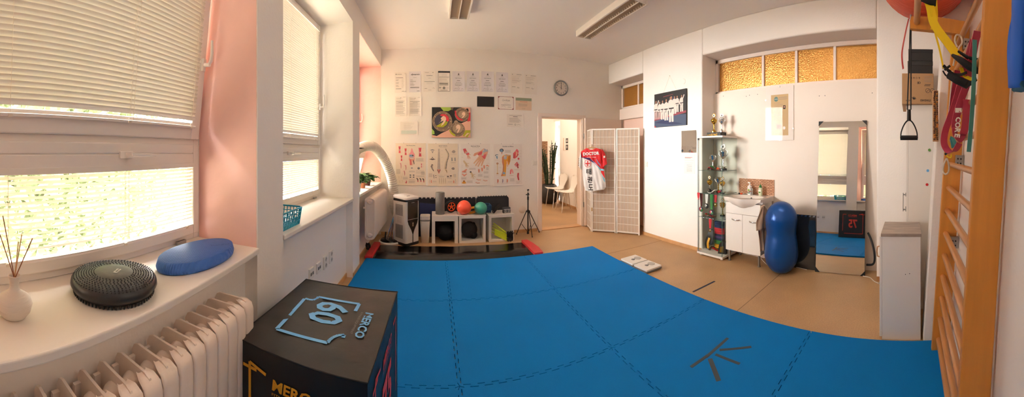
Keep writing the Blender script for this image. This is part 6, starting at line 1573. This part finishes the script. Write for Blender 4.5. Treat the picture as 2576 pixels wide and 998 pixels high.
for k, (x, lab) in enumerate(((-.195, 'small dark soap dish item at the left corner of the washbasin'), (-.165, 'small orange soap piece at the left back of the washbasin'))):
    m = MB('black' if k == 0 else 'orange'); m.ball((0, 0, .012), .014, n=12, sc=(1.2, 1, .8)); solo(m, ['nail_brush', 'soap_piece'][k], lab, 'soap', tuple((Matrix.Translation((sx0, (sy0 + sy1) / 2, 0)) @ Matrix.Rotation(RIGHT, 4, 'Z')) @ Vector((x, .24, ST + .0005))), RIGHT)
# splash board
brick('split_stone', '#d8a888', '#c08a68', '#43241a', 16, .26, .7)
y1, y0, z0, z1 = onright(1860, 454, 1948, 495, NX)
solo(MB('split_stone').box(0, y1 - y0, -.008, 0, 0, .20), 'splash_board', 'brown split stone patterned splash board behind the washbasin', 'splash board', (NX, y1, ST + .004), RIGHT)
# towel hanging on the side
mat('towel', '#b79a84', .95, bump=.4, scale=200)
m = MB('towel'); NU, NV = 16, 26; V = []
for j in range(NV + 1):
    t = j / NV; z = .735 - .50 * t
    for i in range(NU + 1):
        s_ = i / NU - .5; wid = .035 + .12 * min(1, t * 1.8) * (1 - .35 * max(0, t - .6) / .4)
        x_ = s_ * wid - .005 - .04 * max(0, .5 - abs(t - .45)) ; y_ = -.018 - .03 * t - .016 * math.sin(s_ * 14 + t * 4) * (.3 + t); z_ = z + .05 * s_ * t * (1 if t > .8 else .3)
        V.append((x_, y_, z_))
m.add(V, [(j * (NU + 1) + i, j * (NU + 1) + i + 1, (j + 1) * (NU + 1) + i + 1, (j + 1) * (NU + 1) + i) for j in range(NV) for i in range(NU)], smooth=True)
V2 = []
for j in range(13):
    t = j / 12; z = .735 - .26 * t
    for i in range(NU + 1):
        s_ = i / NU - .5; V2.append((s_ * (.04 + .17 * min(1, t * 1.6)) - .02, -.034 - .03 * t - .014 * math.cos(s_ * 12 + t * 3), z + .02 * s_))
m.add(V2, [(j * (NU + 1) + i, j * (NU + 1) + i + 1, (j + 1) * (NU + 1) + i + 1, (j + 1) * (NU + 1) + i) for j in range(12) for i in range(NU)], smooth=True)
o = solo(m, 'hand_towel', 'crumpled tan hand towel hanging on the right side of the washbasin cabinet', 'towel', (sx0 + .015, sy0 - .012, 0), math.radians(-22))
sm_ = o.modifiers.new('s', 'SOLIDIFY'); sm_.thickness = .004

# peanut ball, dark mirror, tall mirror
mat('ball_blue', '#0c468c', .30, .35, bump=.25, scale=7)
m = MB('ball_blue'); n = 40; pr = []
Hh, Rr = .80, .185
for k in range(n + 1):
    t = k / n; z = Hh * (1 - math.cos(PI * t)) / 2; q = z / Hh
    e1 = math.sqrt(max(0, 1 - ((q - .27) / .27) ** 2)) if q < .27 else 1; e2 = math.sqrt(max(0, 1 - ((q - .73) / .27) ** 2)) if q > .73 else 1
    mid = 1 - .10 * math.exp(-((q - .55) / .14) ** 2)
    pr.append((Rr * e1 * e2 * mid * (1.0 if q > .5 else 1.03) + (.0012 * math.sin(z * 330) if (q < .25 or q > .78) and 0 < k < n else 0), z))
pr[0] = (0, 0); pr[-1] = (0, Hh); m.lathe(pr, n=40)
solo(m, 'peanut_ball', 'shiny dark blue peanut shaped exercise ball standing upright beside the sink', 'exercise ball', (3.10, 1.395, 0), 0)
mat('dark_glass', '#25292d', .06, .0, coat=1.0)
dm = thing('dark_panel', 'low dark glossy panel standing between the blue ball and the tall mirror', 'panel', (3.30, 1.50, 0), RIGHT)
m = MB('dark_glass'); m.box(0, .44, -.008, .008, 0, .62); m.build('panel', dm); dm.rotation_euler = (math.radians(-3), 0, RIGHT)
m = MB('silver')
for k in range(5): m.poly([(.20 + k * .05, .60), (.225 + k * .05, .60), (.235 + k * .05, .618), (.212 + k * .05, .618)], 'silver', .0088)
m.build('edge_tape', dm)
tm = thing('standing_mirror', 'tall narrow frameless mirror leaning in the wall niche with black corner protectors', 'mirror', (3.27, 1.045, 0.005), RIGHT)
WM, HM = .56, 1.71; tm.rotation_euler = (math.radians(-5.0), 0, RIGHT)
MB('mirror').box(0, WM, -.004, .004, 0, HM).build('mirror_glass', tm)
for cx, cz, sx_, sz_ in ((0, 0, 1, 1), (WM, 0, -1, 1), (0, HM, 1, -1), (WM, HM, -1, -1)):
    m = MB('black'); m.prism([(cx - sx_ * .006, cz - sz_ * .006), (cx + sx_ * .05, cz - sz_ * .006), (cx - sx_ * .006, cz + sz_ * .05)], -.009, .009); m.build('corner_protector', tm, bevel=.002)
m = MB('black'); m.tube(spline([Vector(q) for q in ((3.36, .46, .45), (3.33, .42, .38), (3.29, .385, .28), (3.28, .375, .18), (3.30, .40, .12), (3.33, .47, .10))], 6), .012, 8)
solo(m, 'black_hose', 'thin black rubber tube bent behind the right edge of the tall mirror', 'tube')
mat('cable_white', '#e6dccf', .5)
m = MB('cable_white'); m.tube(spline([Vector(q) for q in ((3.25, .50, .006), (3.22, .42, .006), (3.13, .36, .006), (3.02, .26, .006), (2.75, .23, .006), (2.55, .20, .006))], 6), .005, 6); solo(m, 'white_cable', 'white cable on the floor between the tall mirror and the low cabinet', 'cable')
m = MB('cable_white'); m.tube(spline([Vector(q) for q in ((3.38, 1.80, .006), (3.30, 1.72, .006), (3.22, 1.60, .006), (3.31, 1.45, .006), (3.27, 1.15, .006))], 6), .004, 6); solo(m, 'white_cable', 'white cable on the floor running behind the blue ball', 'cable')
# framed certificate
y1, y0, z0, z1 = onright(1927, 221, 1997, 352, NX); w, h = y1 - y0, .67; z0 = 1.50
for n_, c_ in (('passe', '#eee3da'), ('diploma', '#c8a878'), ('seal_teal', '#5c8078')): mat(n_, c_, .6)
fc = thing('framed_certificate', 'tan certificate in a wide white frameless glass mount on the niche board', 'framed certificate', (NX, y1, z0), RIGHT)
m = MB('passe'); m.box(0, w, -.010, 0, 0, h); e = .0105; x = w * .2; ww = w * .62; zz = h * .09; hh = h * .76; m.rect(x, zz, ww, hh, 'diploma', e); m.ell(x + ww * .3, zz + hh * .89, .028, .030, 'seal_teal', e + .0002); m.line([(x + ww * .2, zz + hh * .89), (x + ww * .4, zz + hh * .89)], .004, 'passe', e + .0004)
for a, b in ((.92, .5), (.88, .5)): m.rect(x + ww * .45, zz + hh * a, ww * b, .005, 'ink_mid', e + .0002)
for k, a in enumerate((.79, .75, .71, .67, .63, .59, .54, .51, .48, .44, .41, .36, .30, .26)): m.rect(x + ww * .18, zz + hh * a, ww * (.5 if k % 3 else .35), .0035, 'ink_mid', e + .0002)
for a in (.24, .215, .19, .165): m.rect(x + ww * .3, zz + hh * a, ww * .3, .009, 'red_print', e + .0003)
m.rect(x + ww * .7, zz + hh * .64, ww * .14, .045, 'ink', e + .0002); m.ell(x + ww * .77, zz + hh * .64 + .025, .008, .012, 'skin', e + .0004); m.ell(x + ww * .76, zz + hh * .18, .017, .020, 'white', e + .0003); m.build('mount', fc)
MB('frame_glass').box(0, w, -.0145, -.0125, 0, h).build('glass', fc)
for xx, z_ in ((w * .5, -.003), (w * .5, h - .012), (-.003, h * .75), (w - .01, h * .2)): MB('silver').box(xx, xx + .013, -.016, 0, z_, z_ + .015).build('clip', fc)

# ================================================================== CUPBOARDS AT THE RIGHT
mat('cab_white', '#ece5de', .45); mat('worktop', '#a08f82', .4, vary=.25, vscale=6, stretch=(5, 1, 1)); mat('shadow_gap', '#0a0f12', .9)
lc = thing('low_cabinet', 'narrow white base cabinet with a grey stone patterned worktop by the wall bars', 'cabinet', (2.36, .056, 0), 0)
MB('cab_white').box(-.18, .18, -.140, .140, 0.0, .745).build('body', lc, bevel=.002)
MB('worktop').box(-.185, .185, -.145, .148, .745, .768).build('worktop', lc, bevel=.002)
d = MB('cab_white').box(-.178, .178, .141, .158, .02, .74).build('door', lc, bevel=.002)
mat('handle_tan', '#b88860', .4); m = MB('handle_tan'); m.tube([(-.13, .158, .58), (-.13, .178, .585), (-.13, .182, .62), (-.13, .178, .655), (-.13, .158, .66)], .005, 8); m.build('handle', d)
m = MB('steel'); m.cyl((-.165, .158, .40), (-.165, .166, .40), .004, n=6); m.build('lock', d)
for q in ((-.06, .48), (-.03, .475)): m = MB('ink'); m.T = Matrix.Translation((-.1805, q[0] - .0, q[1])) @ Matrix.Rotation(-PI / 2, 4, 'Y'); m.cyl((0, 0, 0), (0, 0, .0015), .003, n=8); m.build('screw_hole', lc)
# tall cupboard
tc = thing('tall_cupboard', 'tall white cupboard with coloured dots behind the low cabinet, cardboard boxes on top', 'cupboard', (2.86, -.08, 0), 0)
MB('cab_white').box(-.25, .25, -.16, .085, 0, 1.765).build('body', tc, bevel=.003)
d = MB('cab_white').box(-.248, .248, .087, .105, .03, 1.76).build('door', tc, bevel=.002)
m = MB('steel'); m.box(-.235, -.215, .105, .112, .84, .88); m.box(-.235, -.215, .105, .112, .97, 1.0); m.box(-.230, -.220, .128, .134, .84, 1.0); m.box(-.23, -.22, .105, .134, .85, .86); m.box(-.23, -.22, .105, .134, .98, .99); m.build('handle', d)
for c_, u_, v_ in (('label_green', 2338, 377), ('blue_print', 2334, 429), ('red', 2332, 464)):
    p = onX(u_, v_, 2.609); m = MB('white'); m.T = Matrix.Translation((-.2505, p.y + .08, p.z)) @ Matrix.Rotation(-PI / 2, 4, 'Y'); m.cyl((0, 0, 0), (0, 0, .004), .012, n=16, m=c_); m.ell(0, 0, .001, .001, 'white'); m.build('magnet_dot', tc, label=c_.replace('label_', '').replace('_print', '') + ' round sticker')
# boxes on the cupboard
mat('cardboard', '#a9835d', .8, bump=.06, scale=40); mat('box_black', '#1d1c1c', .6)
bxs = thing('cardboard_box', 'brown cardboard box with printed symbols upside down on the tall cupboard', 'box', (2.84, -.085, 1.766), LEFT + PI)
# local: front faces -y -> towards -X
m = MB('cardboard'); m.box(-.145, .125, -.26, .24, 0, .262); m.build('carton', bxs, bevel=.003)
t = MB('ink'); y_ = -.26
t.text('STANDARD', .055, .040, .018, 'ink', .001, y_, w=.09, rot=PI, bold=.03); t.text('CE', -.0, .19, .018, 'ink', .001, y_, rot=PI, bold=.03)
for k in range(5): t.ring(-.09 + k * .023, .222, .008, .006, 'ink', .001, y_, 12) if k % 2 else t.text('&', -.09 + k * .023, .23, .016, 'ink', .001, y_, rot=PI)
for k in range(4): t.rect(.045, .19 + k * .014, .065, .003, 'ink_mid', .001, y_); 
t.rect(.05, .165, .05, .004, 'ink', .001, y_); t.rect(.045, .155, .05, .004, 'ink', .001, y_)
for x_ in (.075, .115): t.ring(x_, .115, .020, .017, 'ink', .001, y_, 20); t.line([(x_ - .012, .103), (x_ + .012, .127)], .003, 'ink', .001, y_)
t.text('NON', -.09, .036, .014, 'ink', .001, y_, rot=PI, bold=.03)
for k in range(5): a = k * .5 + .3; t.line([(-.045, .04), (-.045 + .022 * math.cos(a), .04 + .022 * math.sin(a))], .005, 'ink', .001, y_)
t.build('print', bxs)
for k, (z_, lab, dx) in enumerate(((.2625, 'black flat carton directly on the brown cardboard box', 0), (.372, 'topmost black flat carton of the stack on the tall cupboard', .006))):
    b = MB('box_black'); b.box(-.095 + dx, .118, -.25, .22, 0, .108 if k == 0 else .10); b.box(-.097 + dx, .12, -.252, .222, .07, .107 if k == 0 else .099)
    solo(b, 'black_box', lab, 'box', (2.84, -.085, 1.766 + z_ + .0006), LEFT + PI, 'black cartons on the tall cupboard', bevel=.002)
# bead frame on the pilaster
ab = thing('bead_frame', 'narrow wooden board with rows of small dark beads hung on the pilaster', 'massage board', (2.42, -.205, 1.42), 0)
mat('bead', '#5a3a1c', .4); mat('bead_y', '#d8b02c', .4)

# ================================================================== WALL BARS
WB = thing('wall_bars', 'wooden wall bars with round rungs and a pull-up bracket at the right edge', 'wall bars', (0, 0, 0)); WB.location = (1.575, -.150, 0); WB.rotation_euler = (TY, 0, 0)
XA, XB, dpt, HB = -.475, .475, .120, 2.25
for x in (XA, XB): 
    m = MB('beech'); m.box(x - .019, x + .019, -dpt, 0, 0, HB); m.build('side_post', WB, bevel=.005, seg=3)
rz_ = [.095, .235, .375, .518, .663, .81, .965, 1.12, 1.28, 1.44, 1.60, 1.76, 1.92, 2.10]
for i, z in enumerate(rz_):
    m = MB('rung_wood'); y_ = -.045; m.tube([(XA + .015, y_, z), (XB - .015, y_, z)], .019, 14, flat=.85); m.build('rung', WB)
# bracket of the pull-up bar: two arms sticking out and two bars
for x in (XB - .045, XA + .045):
    m = MB('beech'); m.prism([(-.08, 2.15), (-.08, 2.24), (.10, 2.245), (.285, 2.235), (.29, 2.20), (.285, 2.155)], x - .02, x + .02, axis='x'); m.build('bracket_arm', WB, bevel=.006)
m = MB('rung_wood'); m.tube([(XA + .03, .245, 2.20), (XB - .03, .245, 2.20)], .021, 14); m.build('pull_up_bar', WB)
for z in (2.06, 1.27, .72): 
    m = MB('steel'); m.box(XB - .05, XB - .019, -dpt - .012, -.075, z, z + .075); 
    for q in (.02, .05): m.cyl((XB - .052, -.09, z + q), (XB - .05, -.09, z + q), .006, n=8, m='dark_grey'); m.cyl((XB - .052, -.11, z + q), (XB - .05, -.11, z + q), .006, n=8, m='dark_grey')
    m.build('wall_bracket', WB, bevel=.002)
WM_ = Matrix.Translation(WB.location) @ Matrix.Rotation(TY, 4, 'X')
def wloc(x, y, z): return WM_ @ Vector((x, y, z))

mat('bead', '#5a3a1c', .4); m = MB('oak_trim'); m.box(-.020, .020, -.008, .008, 0, .36); m.build('board', ab, bevel=.002)
rn = random.Random(4)
m = MB('bead')
for i in range(24):
    for j in range(2): m.ball((-.010 + j * .018 + rn.uniform(-.003, .003), .013, .015 + i * .0145), .0075, rn.choice(['bead', 'bead', 'brown', 'bead_y'] if i == 15 else ['bead', 'brown', 'ochre_d']), n=8)
m.build('beads', ab); ab.location = (2.10, -.185, 1.43); ab.rotation_euler = (TY, 0, PI / 2)

# big orange ball resting on the bracket
mat('ball_orange', '#d2583f', .38, bump=.1, scale=6); m = MB('ball_orange'); m.ball((0, 0, .315), .315, n=48)
for k in range(-6, 7): 
    q = math.sqrt(max(0, 1 - (k * .07) ** 2)) * .3157; m.tube([(k * .022, q * math.cos(a), .315 + q * math.sin(a)) for a in [2 * PI * i / 40 for i in range(40)]], .0012, 4, closed=True)
solo(m, 'gym_ball', 'big orange gym ball resting on top of the wall bars bracket', 'exercise ball', (2.02, -.10, 2.262))
# expander with handle
ex = thing('expander_tube', 'black elastic exercise tube with a stirrup handle hanging from the pull-up bar', 'exercise tube', (2.02, .0, 1.44), -PI / 2)
m = MB('black'); m.cyl((-.012, 0, .20), (.010, 0, .80), .0045, n=8); m.build('tube_cord', ex); m = MB('black'); m.cyl((.012, 0, .20), (.014, 0, .82), .0045, n=8); m.build('tube_cord', ex)
m = MB('black'); m.cyl((0, 0, .125), (0, 0, .20), .014, .012, 12); m.build('sleeve', ex); m = MB('steel'); m.cyl((.012, 0, .78), (.012, 0, .84), .006, n=8); m.build('clip', ex)
m = MB('black'); m.ribbon(spline([Vector(q) for q in ((-.056, 0, .008), (-.052, 0, .05), (-.035, 0, .095), (-.012, 0, .125), (.012, 0, .125), (.035, 0, .095), (.052, 0, .05), (.056, 0, .008))], 4), .022, (0, 1, 0), .008); m.build('stirrup_strap', ex)
m = MB('black_soft'); m.cyl((-.058, 0, .012), (.058, 0, .012), .016, n=16); m.build('grip', ex)
# red strap on the bracket
mat('strap_red', '#9c2a1e', .7); m = MB('strap_red'); m.ribbon(spline([wloc(.46, .30, 2.24), wloc(.46, .315, 2.15), wloc(.46, .33, 2.02), wloc(.46, .325, 1.95), wloc(.46, .315, 1.90)], 5), .02, (1, .5, 0), .003)
solo(m, 'red_strap', 'thin red strap hanging off the outer end of the bracket arm', 'strap')
# yellow suspension trainer
mat('strap_yellow', '#f2d21a', .6); mat('webbing', '#0c0c0e', .8)
def pr_(u, v, r): return onR(u, v, r)
sus = thing('suspension_trainer', 'yellow and black suspension trainer straps with a foam handle hanging over the wall bars', 'suspension trainer', (0, 0, 0))
wdv = (0.35, -.6, .65)
m = MB('strap_yellow'); P_ = [pr_(2318, -30, 1.50), pr_(2338, 10, 1.48), pr_(2350, 60, 1.45), pr_(2382, 105, 1.42), pr_(2408, 140, 1.40)]
m.ribbon(spline(P_, 6), .042, [(0, -1, .35)] * (len(P_) * 6 - 5), .003); m.build('strap', sus)
m = MB('strap_yellow'); P_ = [pr_(2352, 0, 1.52), pr_(2354, 45, 1.51), pr_(2346, 75, 1.49)]; m.ribbon(spline(P_, 5), .022, (0, -1, .1), .003); m.build('strap', sus)
m = MB('strap_yellow'); P_ = [pr_(2340, 20, 1.46), pr_(2352, 80, 1.46), pr_(2362, 118, 1.45), pr_(2369, 150, 1.44), pr_(2373, 172, 1.43)]; m.ribbon(spline(P_, 5), .009, (0, -1, .1), .003); m.build('strap', sus)
m = MB('webbing'); m.ribbon(spline([pr_(2320, -5, 1.47), pr_(2338, 3, 1.47), pr_(2354, 8, 1.48)], 5), .03, (0, 0, 1), .012); m.build('buckle', sus)
m = MB('webbing'); m.tube([pr_(2398, 140, 1.40), pr_(2418, 152, 1.38), pr_(2440, 168, 1.36), pr_(2458, 178, 1.34)], [.018, .034, .040, .03], 10, flat=.45); m.build('buckle', sus)
m = MB('webbing'); m.tube([pr_(2412, 130, 1.38), pr_(2435, 145, 1.36), pr_(2458, 150, 1.34)], [.012, .016, .014], 8, flat=.5); m.build('buckle', sus)
m = MB('webbing'); m.tube([pr_(2374, 165, 1.42), pr_(2388, 180, 1.41), pr_(2398, 190, 1.41)], .007, 8); m.tube([pr_(2376, 176, 1.42), pr_(2390, 165, 1.41)], .006, 8)
m.tube(spline([pr_(2372, 178, 1.42), pr_(2380, 190, 1.42), pr_(2392, 192, 1.41), pr_(2392, 180, 1.41), pr_(2380, 172, 1.41)], 4), .004, 6); m.build('carabiner', sus)
m = MB('black_soft'); m.tube([pr_(2388, 188, 1.42), pr_(2410, 202, 1.40), pr_(2434, 213, 1.38)], .020, 14); m.build('foam_handle', sus)
m = MB('webbing'); m.ribbon(spline([pr_(2434, 213, 1.38), pr_(2448, 206, 1.36), pr_(2456, 198, 1.34)], 4), .02, (0, 0, 1), .004); m.ribbon(spline([pr_(2392, 186, 1.41), pr_(2415, 188, 1.39), pr_(2432, 182, 1.37)], 4), .012, (0, 0, 1), .004); m.build('handle_webbing', sus)
m = MB('strap_yellow'); m.ribbon(spline([pr_(2418, 170, 1.40), pr_(2426, 190, 1.39), pr_(2446, 200, 1.37), pr_(2456, 204, 1.35)], 4), .018, (.3, -.5, .7), .003); m.build('strap', sus)
# pink resistance bands
mat('band_pink', '#b23a55', .5, bump=.05); mat('band_pink_d', '#8f2440', .5)
bnd = thing('resistance_band', 'wide raspberry red resistance band lettered CORE looped over a rung', 'resistance band', (0, 0, 0))
m = MB('band_pink'); P_ = [pr_(2460, 78, 1.30), pr_(2452, 110, 1.33), pr_(2445, 150, 1.36), pr_(2436, 200, 1.40), pr_(2420, 245, 1.43), pr_(2408, 285, 1.45), pr_(2402, 320, 1.46), pr_(2404, 345, 1.46), pr_(2412, 352, 1.45), pr_(2424, 335, 1.44), pr_(2430, 300, 1.44), pr_(2432, 250, 1.44)]
sp_ = spline(P_, 6); wv = []
for i in range(len(sp_)):
    t = i / len(sp_); wv.append((.25, -1, .1) if t < .55 else ((.5, -.6, -.5) if t < .8 else (.2, -1, 0)))
m.ribbon(sp_, .038, wv, .0035); m.build('front_loop', bnd)
m = MB('band_pink'); P_ = [pr_(2448, 100, 1.45), pr_(2424, 180, 1.50), pr_(2408, 240, 1.52), pr_(2392, 290, 1.53), pr_(2378, 330, 1.53), pr_(2375, 360, 1.52), pr_(2386, 380, 1.50), pr_(2402, 378, 1.49), pr_(2414, 360, 1.48)]
m.ribbon(spline(P_, 6), .036, (.3, -1, .25), .0035); m.build('rear_loop', bnd)
m = MB('band_pink_d'); P_ = [pr_(2412, 178, 1.56), pr_(2402, 240, 1.58), pr_(2396, 300, 1.58)]; m.ribbon(spline(P_, 5), .045, (.2, -1, 0), .0035); m.build('rear_strand', bnd)
t = MB('white'); c0 = pr_(2396.5, 318, 1.43); an = (c0.x, c0.y)
ang = math.atan2(c0.x, c0.y)
t.T = Matrix.Translation(c0) @ Matrix.Rotation(-ang, 4, 'Z')
for k, (ch, dz) in enumerate((('C', 0.034), ('O', .008), ('R', -.018), ('E', -.042))): t.text(ch, .012 - k * .001 + .002 * (k == 0), dz, .026, 'white', .012, rot=math.radians(-100), bold=.04)
t.text('2', .030, .068, .018, 'band_pink', .013, rot=math.radians(-100)); t.rect(.012, .064, .03, .022, 'white', .0125); t.build('lettering', bnd)
# white cord loop, teal bands, yellow hook
mat('rope', '#e2d6c4', .8, bump=.5, scale=180)
m = MB('rope'); m.tube(spline([pr_(2396, 178, 1.66), pr_(2392, 230, 1.68), pr_(2386, 300, 1.70), pr_(2383, 340, 1.70)], 6), .005, 8)
m.tube(spline([pr_(2408, 118, 1.60), pr_(2402, 102, 1.60), pr_(2406, 88, 1.62), pr_(2417, 92, 1.64), pr_(2420, 108, 1.62), pr_(2412, 120, 1.60), pr_(2404, 140, 1.62), pr_(2398, 165, 1.65)], 5), .005, 8); 
m.tube(spline([pr_(2381, 398, 1.62), pr_(2374, 415, 1.62), pr_(2372, 430, 1.62), pr_(2378, 438, 1.61), pr_(2386, 432, 1.61), pr_(2387, 415, 1.61), pr_(2382, 398, 1.61)], 5), .005, 8)
solo(m, 'white_rope', 'thin white rope looped around a rung beside the raspberry red band', 'rope')
m = MB('strap_yellow'); m.tube(spline([pr_(2377, 384, 1.60), pr_(2384, 394, 1.6), pr_(2392, 396, 1.6), pr_(2393, 388, 1.6)], 4), .004, 6); m.tube([pr_(2378, 384, 1.60), pr_(2382, 388, 1.60)], .009, 8, m='dark_grey'); solo(m, 'plastic_hook', 'small yellow plastic hook holding the white rope below the red band', 'hook')
mat('band_teal', '#4a9a9c', .5)
m = MB('band_teal'); m.ribbon(spline([pr_(2452, 100, 1.18), pr_(2450, 200, 1.20), pr_(2444, 300, 1.20), pr_(2437, 382, 1.20)], 6), .018, (.2, -1, 0), .003);
solo(m, 'teal_band', 'teal resistance band hanging close to the near wooden post', 'resistance band')
m = MB('band_teal'); m.ribbon(spline([pr_(2405, 365, 1.64), pr_(2394, 345, 1.66), pr_(2398, 372, 1.64)], 4), .02, (.2, -1, 0), .003); solo(m, 'teal_tag', 'small teal band end showing between the raspberry red loops', 'resistance band')
# blue shirt at the top right corner
mat('shirt_blue', '#1256ba', .75, bump=.15, scale=30); m = MB('shirt_blue'); V = []; NU, NV = 14, 22
for j in range(NV + 1):
    v_ = -60 + (222 + 60) * j / NV
    for i in range(NU + 1):
        u_ = 2543 + 75 * i / NU; r_ = .90 + .02 * math.sin(i * .9 + j * .1) - .05 * i / NU
        V.append(onR(u_ + (.0 if i else 3 * math.sin(j * .35)), v_ - (6 * i / NU if j == NV else 0), r_))
m.add(V, [(j * (NU + 1) + i, j * (NU + 1) + i + 1, (j + 1) * (NU + 1) + i + 1, (j + 1) * (NU + 1) + i) for j in range(NV) for i in range(NU)], smooth=True)
bs_ = thing('hanging_shirt', 'blue sports shirt hanging at the very right edge in front of the near post', 'shirt'); o = m.build('shirt_body', bs_); q = o.modifiers.new('s', 'SOLIDIFY'); q.thickness = .012
mat('denim', '#3a6a80', .8); m = MB('denim'); P_ = [onR(2552, 226, .92), onR(2565, 224, .90), onR(2585, 214, .88)]; m.tube(P_, [.012, .02, .03], 10, flat=.5); m.tube(spline([onR(2552, 224, .92), onR(2549, 228, .92), onR(2552, 232, .92)], 4), .002, 6, m='steel'); m.build('lower_garment', bs_)

# ================================================================== CEILING LAMPS
mat('louvre', '#c2ae98', .35, .3); mat('lamp_white', '#ece4da', .4)
def lamp(x0, y1, label, L=1.24, W=.245):
    r = thing('ceiling_lamp', label, 'ceiling lamp', (x0 + W / 2, y1 - L / 2, ZC), 0, 'long louvred ceiling lamps')
    w2, l2, hh = W / 2, L / 2, .085
    m = MB('lamp_white'); t = .022
    m.box(-w2, -w2 + t, -l2, l2, -hh, 0); m.box(w2 - t, w2, -l2, l2, -hh, 0); m.box(-w2 + t, w2 - t, -l2, -l2 + .012, -hh, 0); m.box(-w2 + t, w2 - t, l2 - .012, l2, -hh, 0); m.box(-w2 + t, w2 - t, -l2 + .012, l2 - .012, -.02, 0); m.build('housing', r, bevel=.004)
    m = MB('louvre'); a, b = -w2 + t, w2 - t
    for c in (a, 0, b):                                   # parabolic side reflectors
        for s_ in (-1, 1):
            if (c == a and s_ < 0) or (c == b and s_ > 0): continue
            P_ = [(c + s_ * .002, -hh + .002), (c + s_ * .006, -hh + .02), (c + s_ * .016, -hh + .042)]
            for (p, q), (p2, q2) in zip(P_, P_[1:]): m.add([(p, -l2 + .012, q), (p, l2 - .012, q), (p2, l2 - .012, q2), (p2, -l2 + .012, q2)], [(0, 1, 2, 3)])
    n = 30
    for k in range(n):
        y = -l2 + .012 + (L - .024) * (k + .5) / n
        for (p, q) in ((a + .002, -.002), (.002, b - .002)):
            N_ = 6; V = []
            for i in range(N_ + 1):
                u = i / N_; x = p + (q - p) * u; sag = .012 * (1 - (2 * u - 1) ** 2)
                V += [(x, y - .001, -hh + .003 + sag), (x, y + .011, -hh + .044), (x, y - .013, -hh + .044)]
            m.add(V, [(3 * i, 3 * i + 3, 3 * i + 4, 3 * i + 1) for i in range(N_)] + [(3 * i, 3 * i + 2, 3 * i + 5, 3 * i + 3) for i in range(N_)])
    m.build('louvre', r)
    MB('lamp_white').box(-.004, .004, -l2 + .012, l2 - .012, -hh - .002, -hh + .006).build('centre_rib', r)
    for s_ in (-.05, .05): MB('white').cyl((s_, -l2 + .03, -.038), (s_, l2 - .03, -.038), .009, n=10).build('fluorescent_tube', r)
    return r
lamp(.165, 3.62, 'long louvred ceiling lamp nearer the windows, above the blue mats'); lamp(1.885, 3.73, 'long louvred ceiling lamp nearer the right wall')

for x_, lab, watt in ((.165, 'near the windows', 2.5), (1.885, 'near the right wall', 12)):     # second pair, unseen above the viewer, added to brighten the near side
    lamp(x_, 1.55, 'unseen louvred ceiling lamp added above the viewer as fill light, ' + lab)
    area('added_fill_light', (x_ + .1225, .93, ZC - .092), (0, 0, 0), .2, 1.2, watt, (1, .90, .78))

# ================================================================== OUTSIDE THE WINDOWS
mat('bounce_ground', '#e6dfd3', .9); mat('facade_pink', '#a85a44', .8); mat('facade_cream', '#b8a68a', .9, bump=.3, scale=3); mat('facade_grey', '#6f6a66', .8); mat('tree_leaf', '#5a6640', .6, vary=.3, vscale=4, trans=.25); mat('bark', '#4a3a2a', .9)
struct(MB('bounce_ground').box(-60, -2.2, -30, 60, -3.6, -3.5), 'ground_outside')  # ground made near white so it bounces daylight up to the ceiling
def building(loc, w, d, h, m_, label, name='building'):
    r = thing(name, label, 'building', loc)
    MB(m_).box(0, w, 0, d, -3.5, h).build('walls', r); MB('facade_grey').box(-.2, w + .2, -.2, d + .2, h, h + .3).build('roof', r)
    for i in range(2):
        for j in range(3):
            f = MB('facade_grey'); f.box(w * (.2 + .45 * i), w * (.35 + .45 * i), -.03, 0, -1 + 3 * j, .6 + 3 * j); f.build('window', r)
building((-5.15, 10.0, 0), .62, 6, 11, 'facade_pink', 'pink plastered building outside, seen through the blind of the middle window')
building((-4.50, 10.6, 0), 1.5, 6, 9, 'facade_cream', 'cream rough plastered building outside beside the pink one')
def tree(loc, R_, zc, n, seed, label):
    r = thing('tree', label, 'tree', loc, 0, 'trees outside the nearest window'); rn = random.Random(seed)
    MB('bark').tube([(0, 0, -3.5), (.1, 0, -1), (0, .1, zc)], [.14, .11, .05], 8).build('trunk', r)
    m = MB('tree_leaf'); V = []; Fs = []
    for k in range(n):
        d = Vector((rn.gauss(0, 1), rn.gauss(0, 1), rn.gauss(0, 1))).normalized() * R_ * rn.uniform(.3, 1) ** .5
        c_ = Vector((d.x * .8, d.y, d.z * 1.15 + zc)); a = Vector((rn.gauss(0, 1), rn.gauss(0, 1), rn.gauss(0, 1))).normalized(); b = a.orthogonal().normalized(); s_ = rn.uniform(.05, .11)
        o = len(V); V += [c_ - a * s_, c_ + b * s_ * .5, c_ + a * s_, c_ - b * s_ * .5]; Fs.append((o, o + 1, o + 2, o + 3))
    m.add(V, Fs); m.build('foliage', r)
tree((-4.5, -.1, 0), 2.8, 1.7, 16000, 1, 'leafy tree outside, left part of the view through the lowest blind')  # crowns enlarged and thickened to cut sky light at the nearest window
tree((-5.0, 2.3, 0), 1.9, 1.2, 8000, 2, 'leafy tree outside, right part of the view through the lowest blind')
tree((-4.8, -2.6, 0), 2.2, 2.2, 8000, 3, 'tall leafy tree outside, beyond the left edge of the nearest window')
mat('sky_block_grey', '#7d7468', .9)
building((-10.5, -16, 0), 2.5, 19.5, 8.5, 'sky_block_grey', 'unseen long grey building added behind the trees to block the sky')  # unseen block added to keep sky light off the nearest window
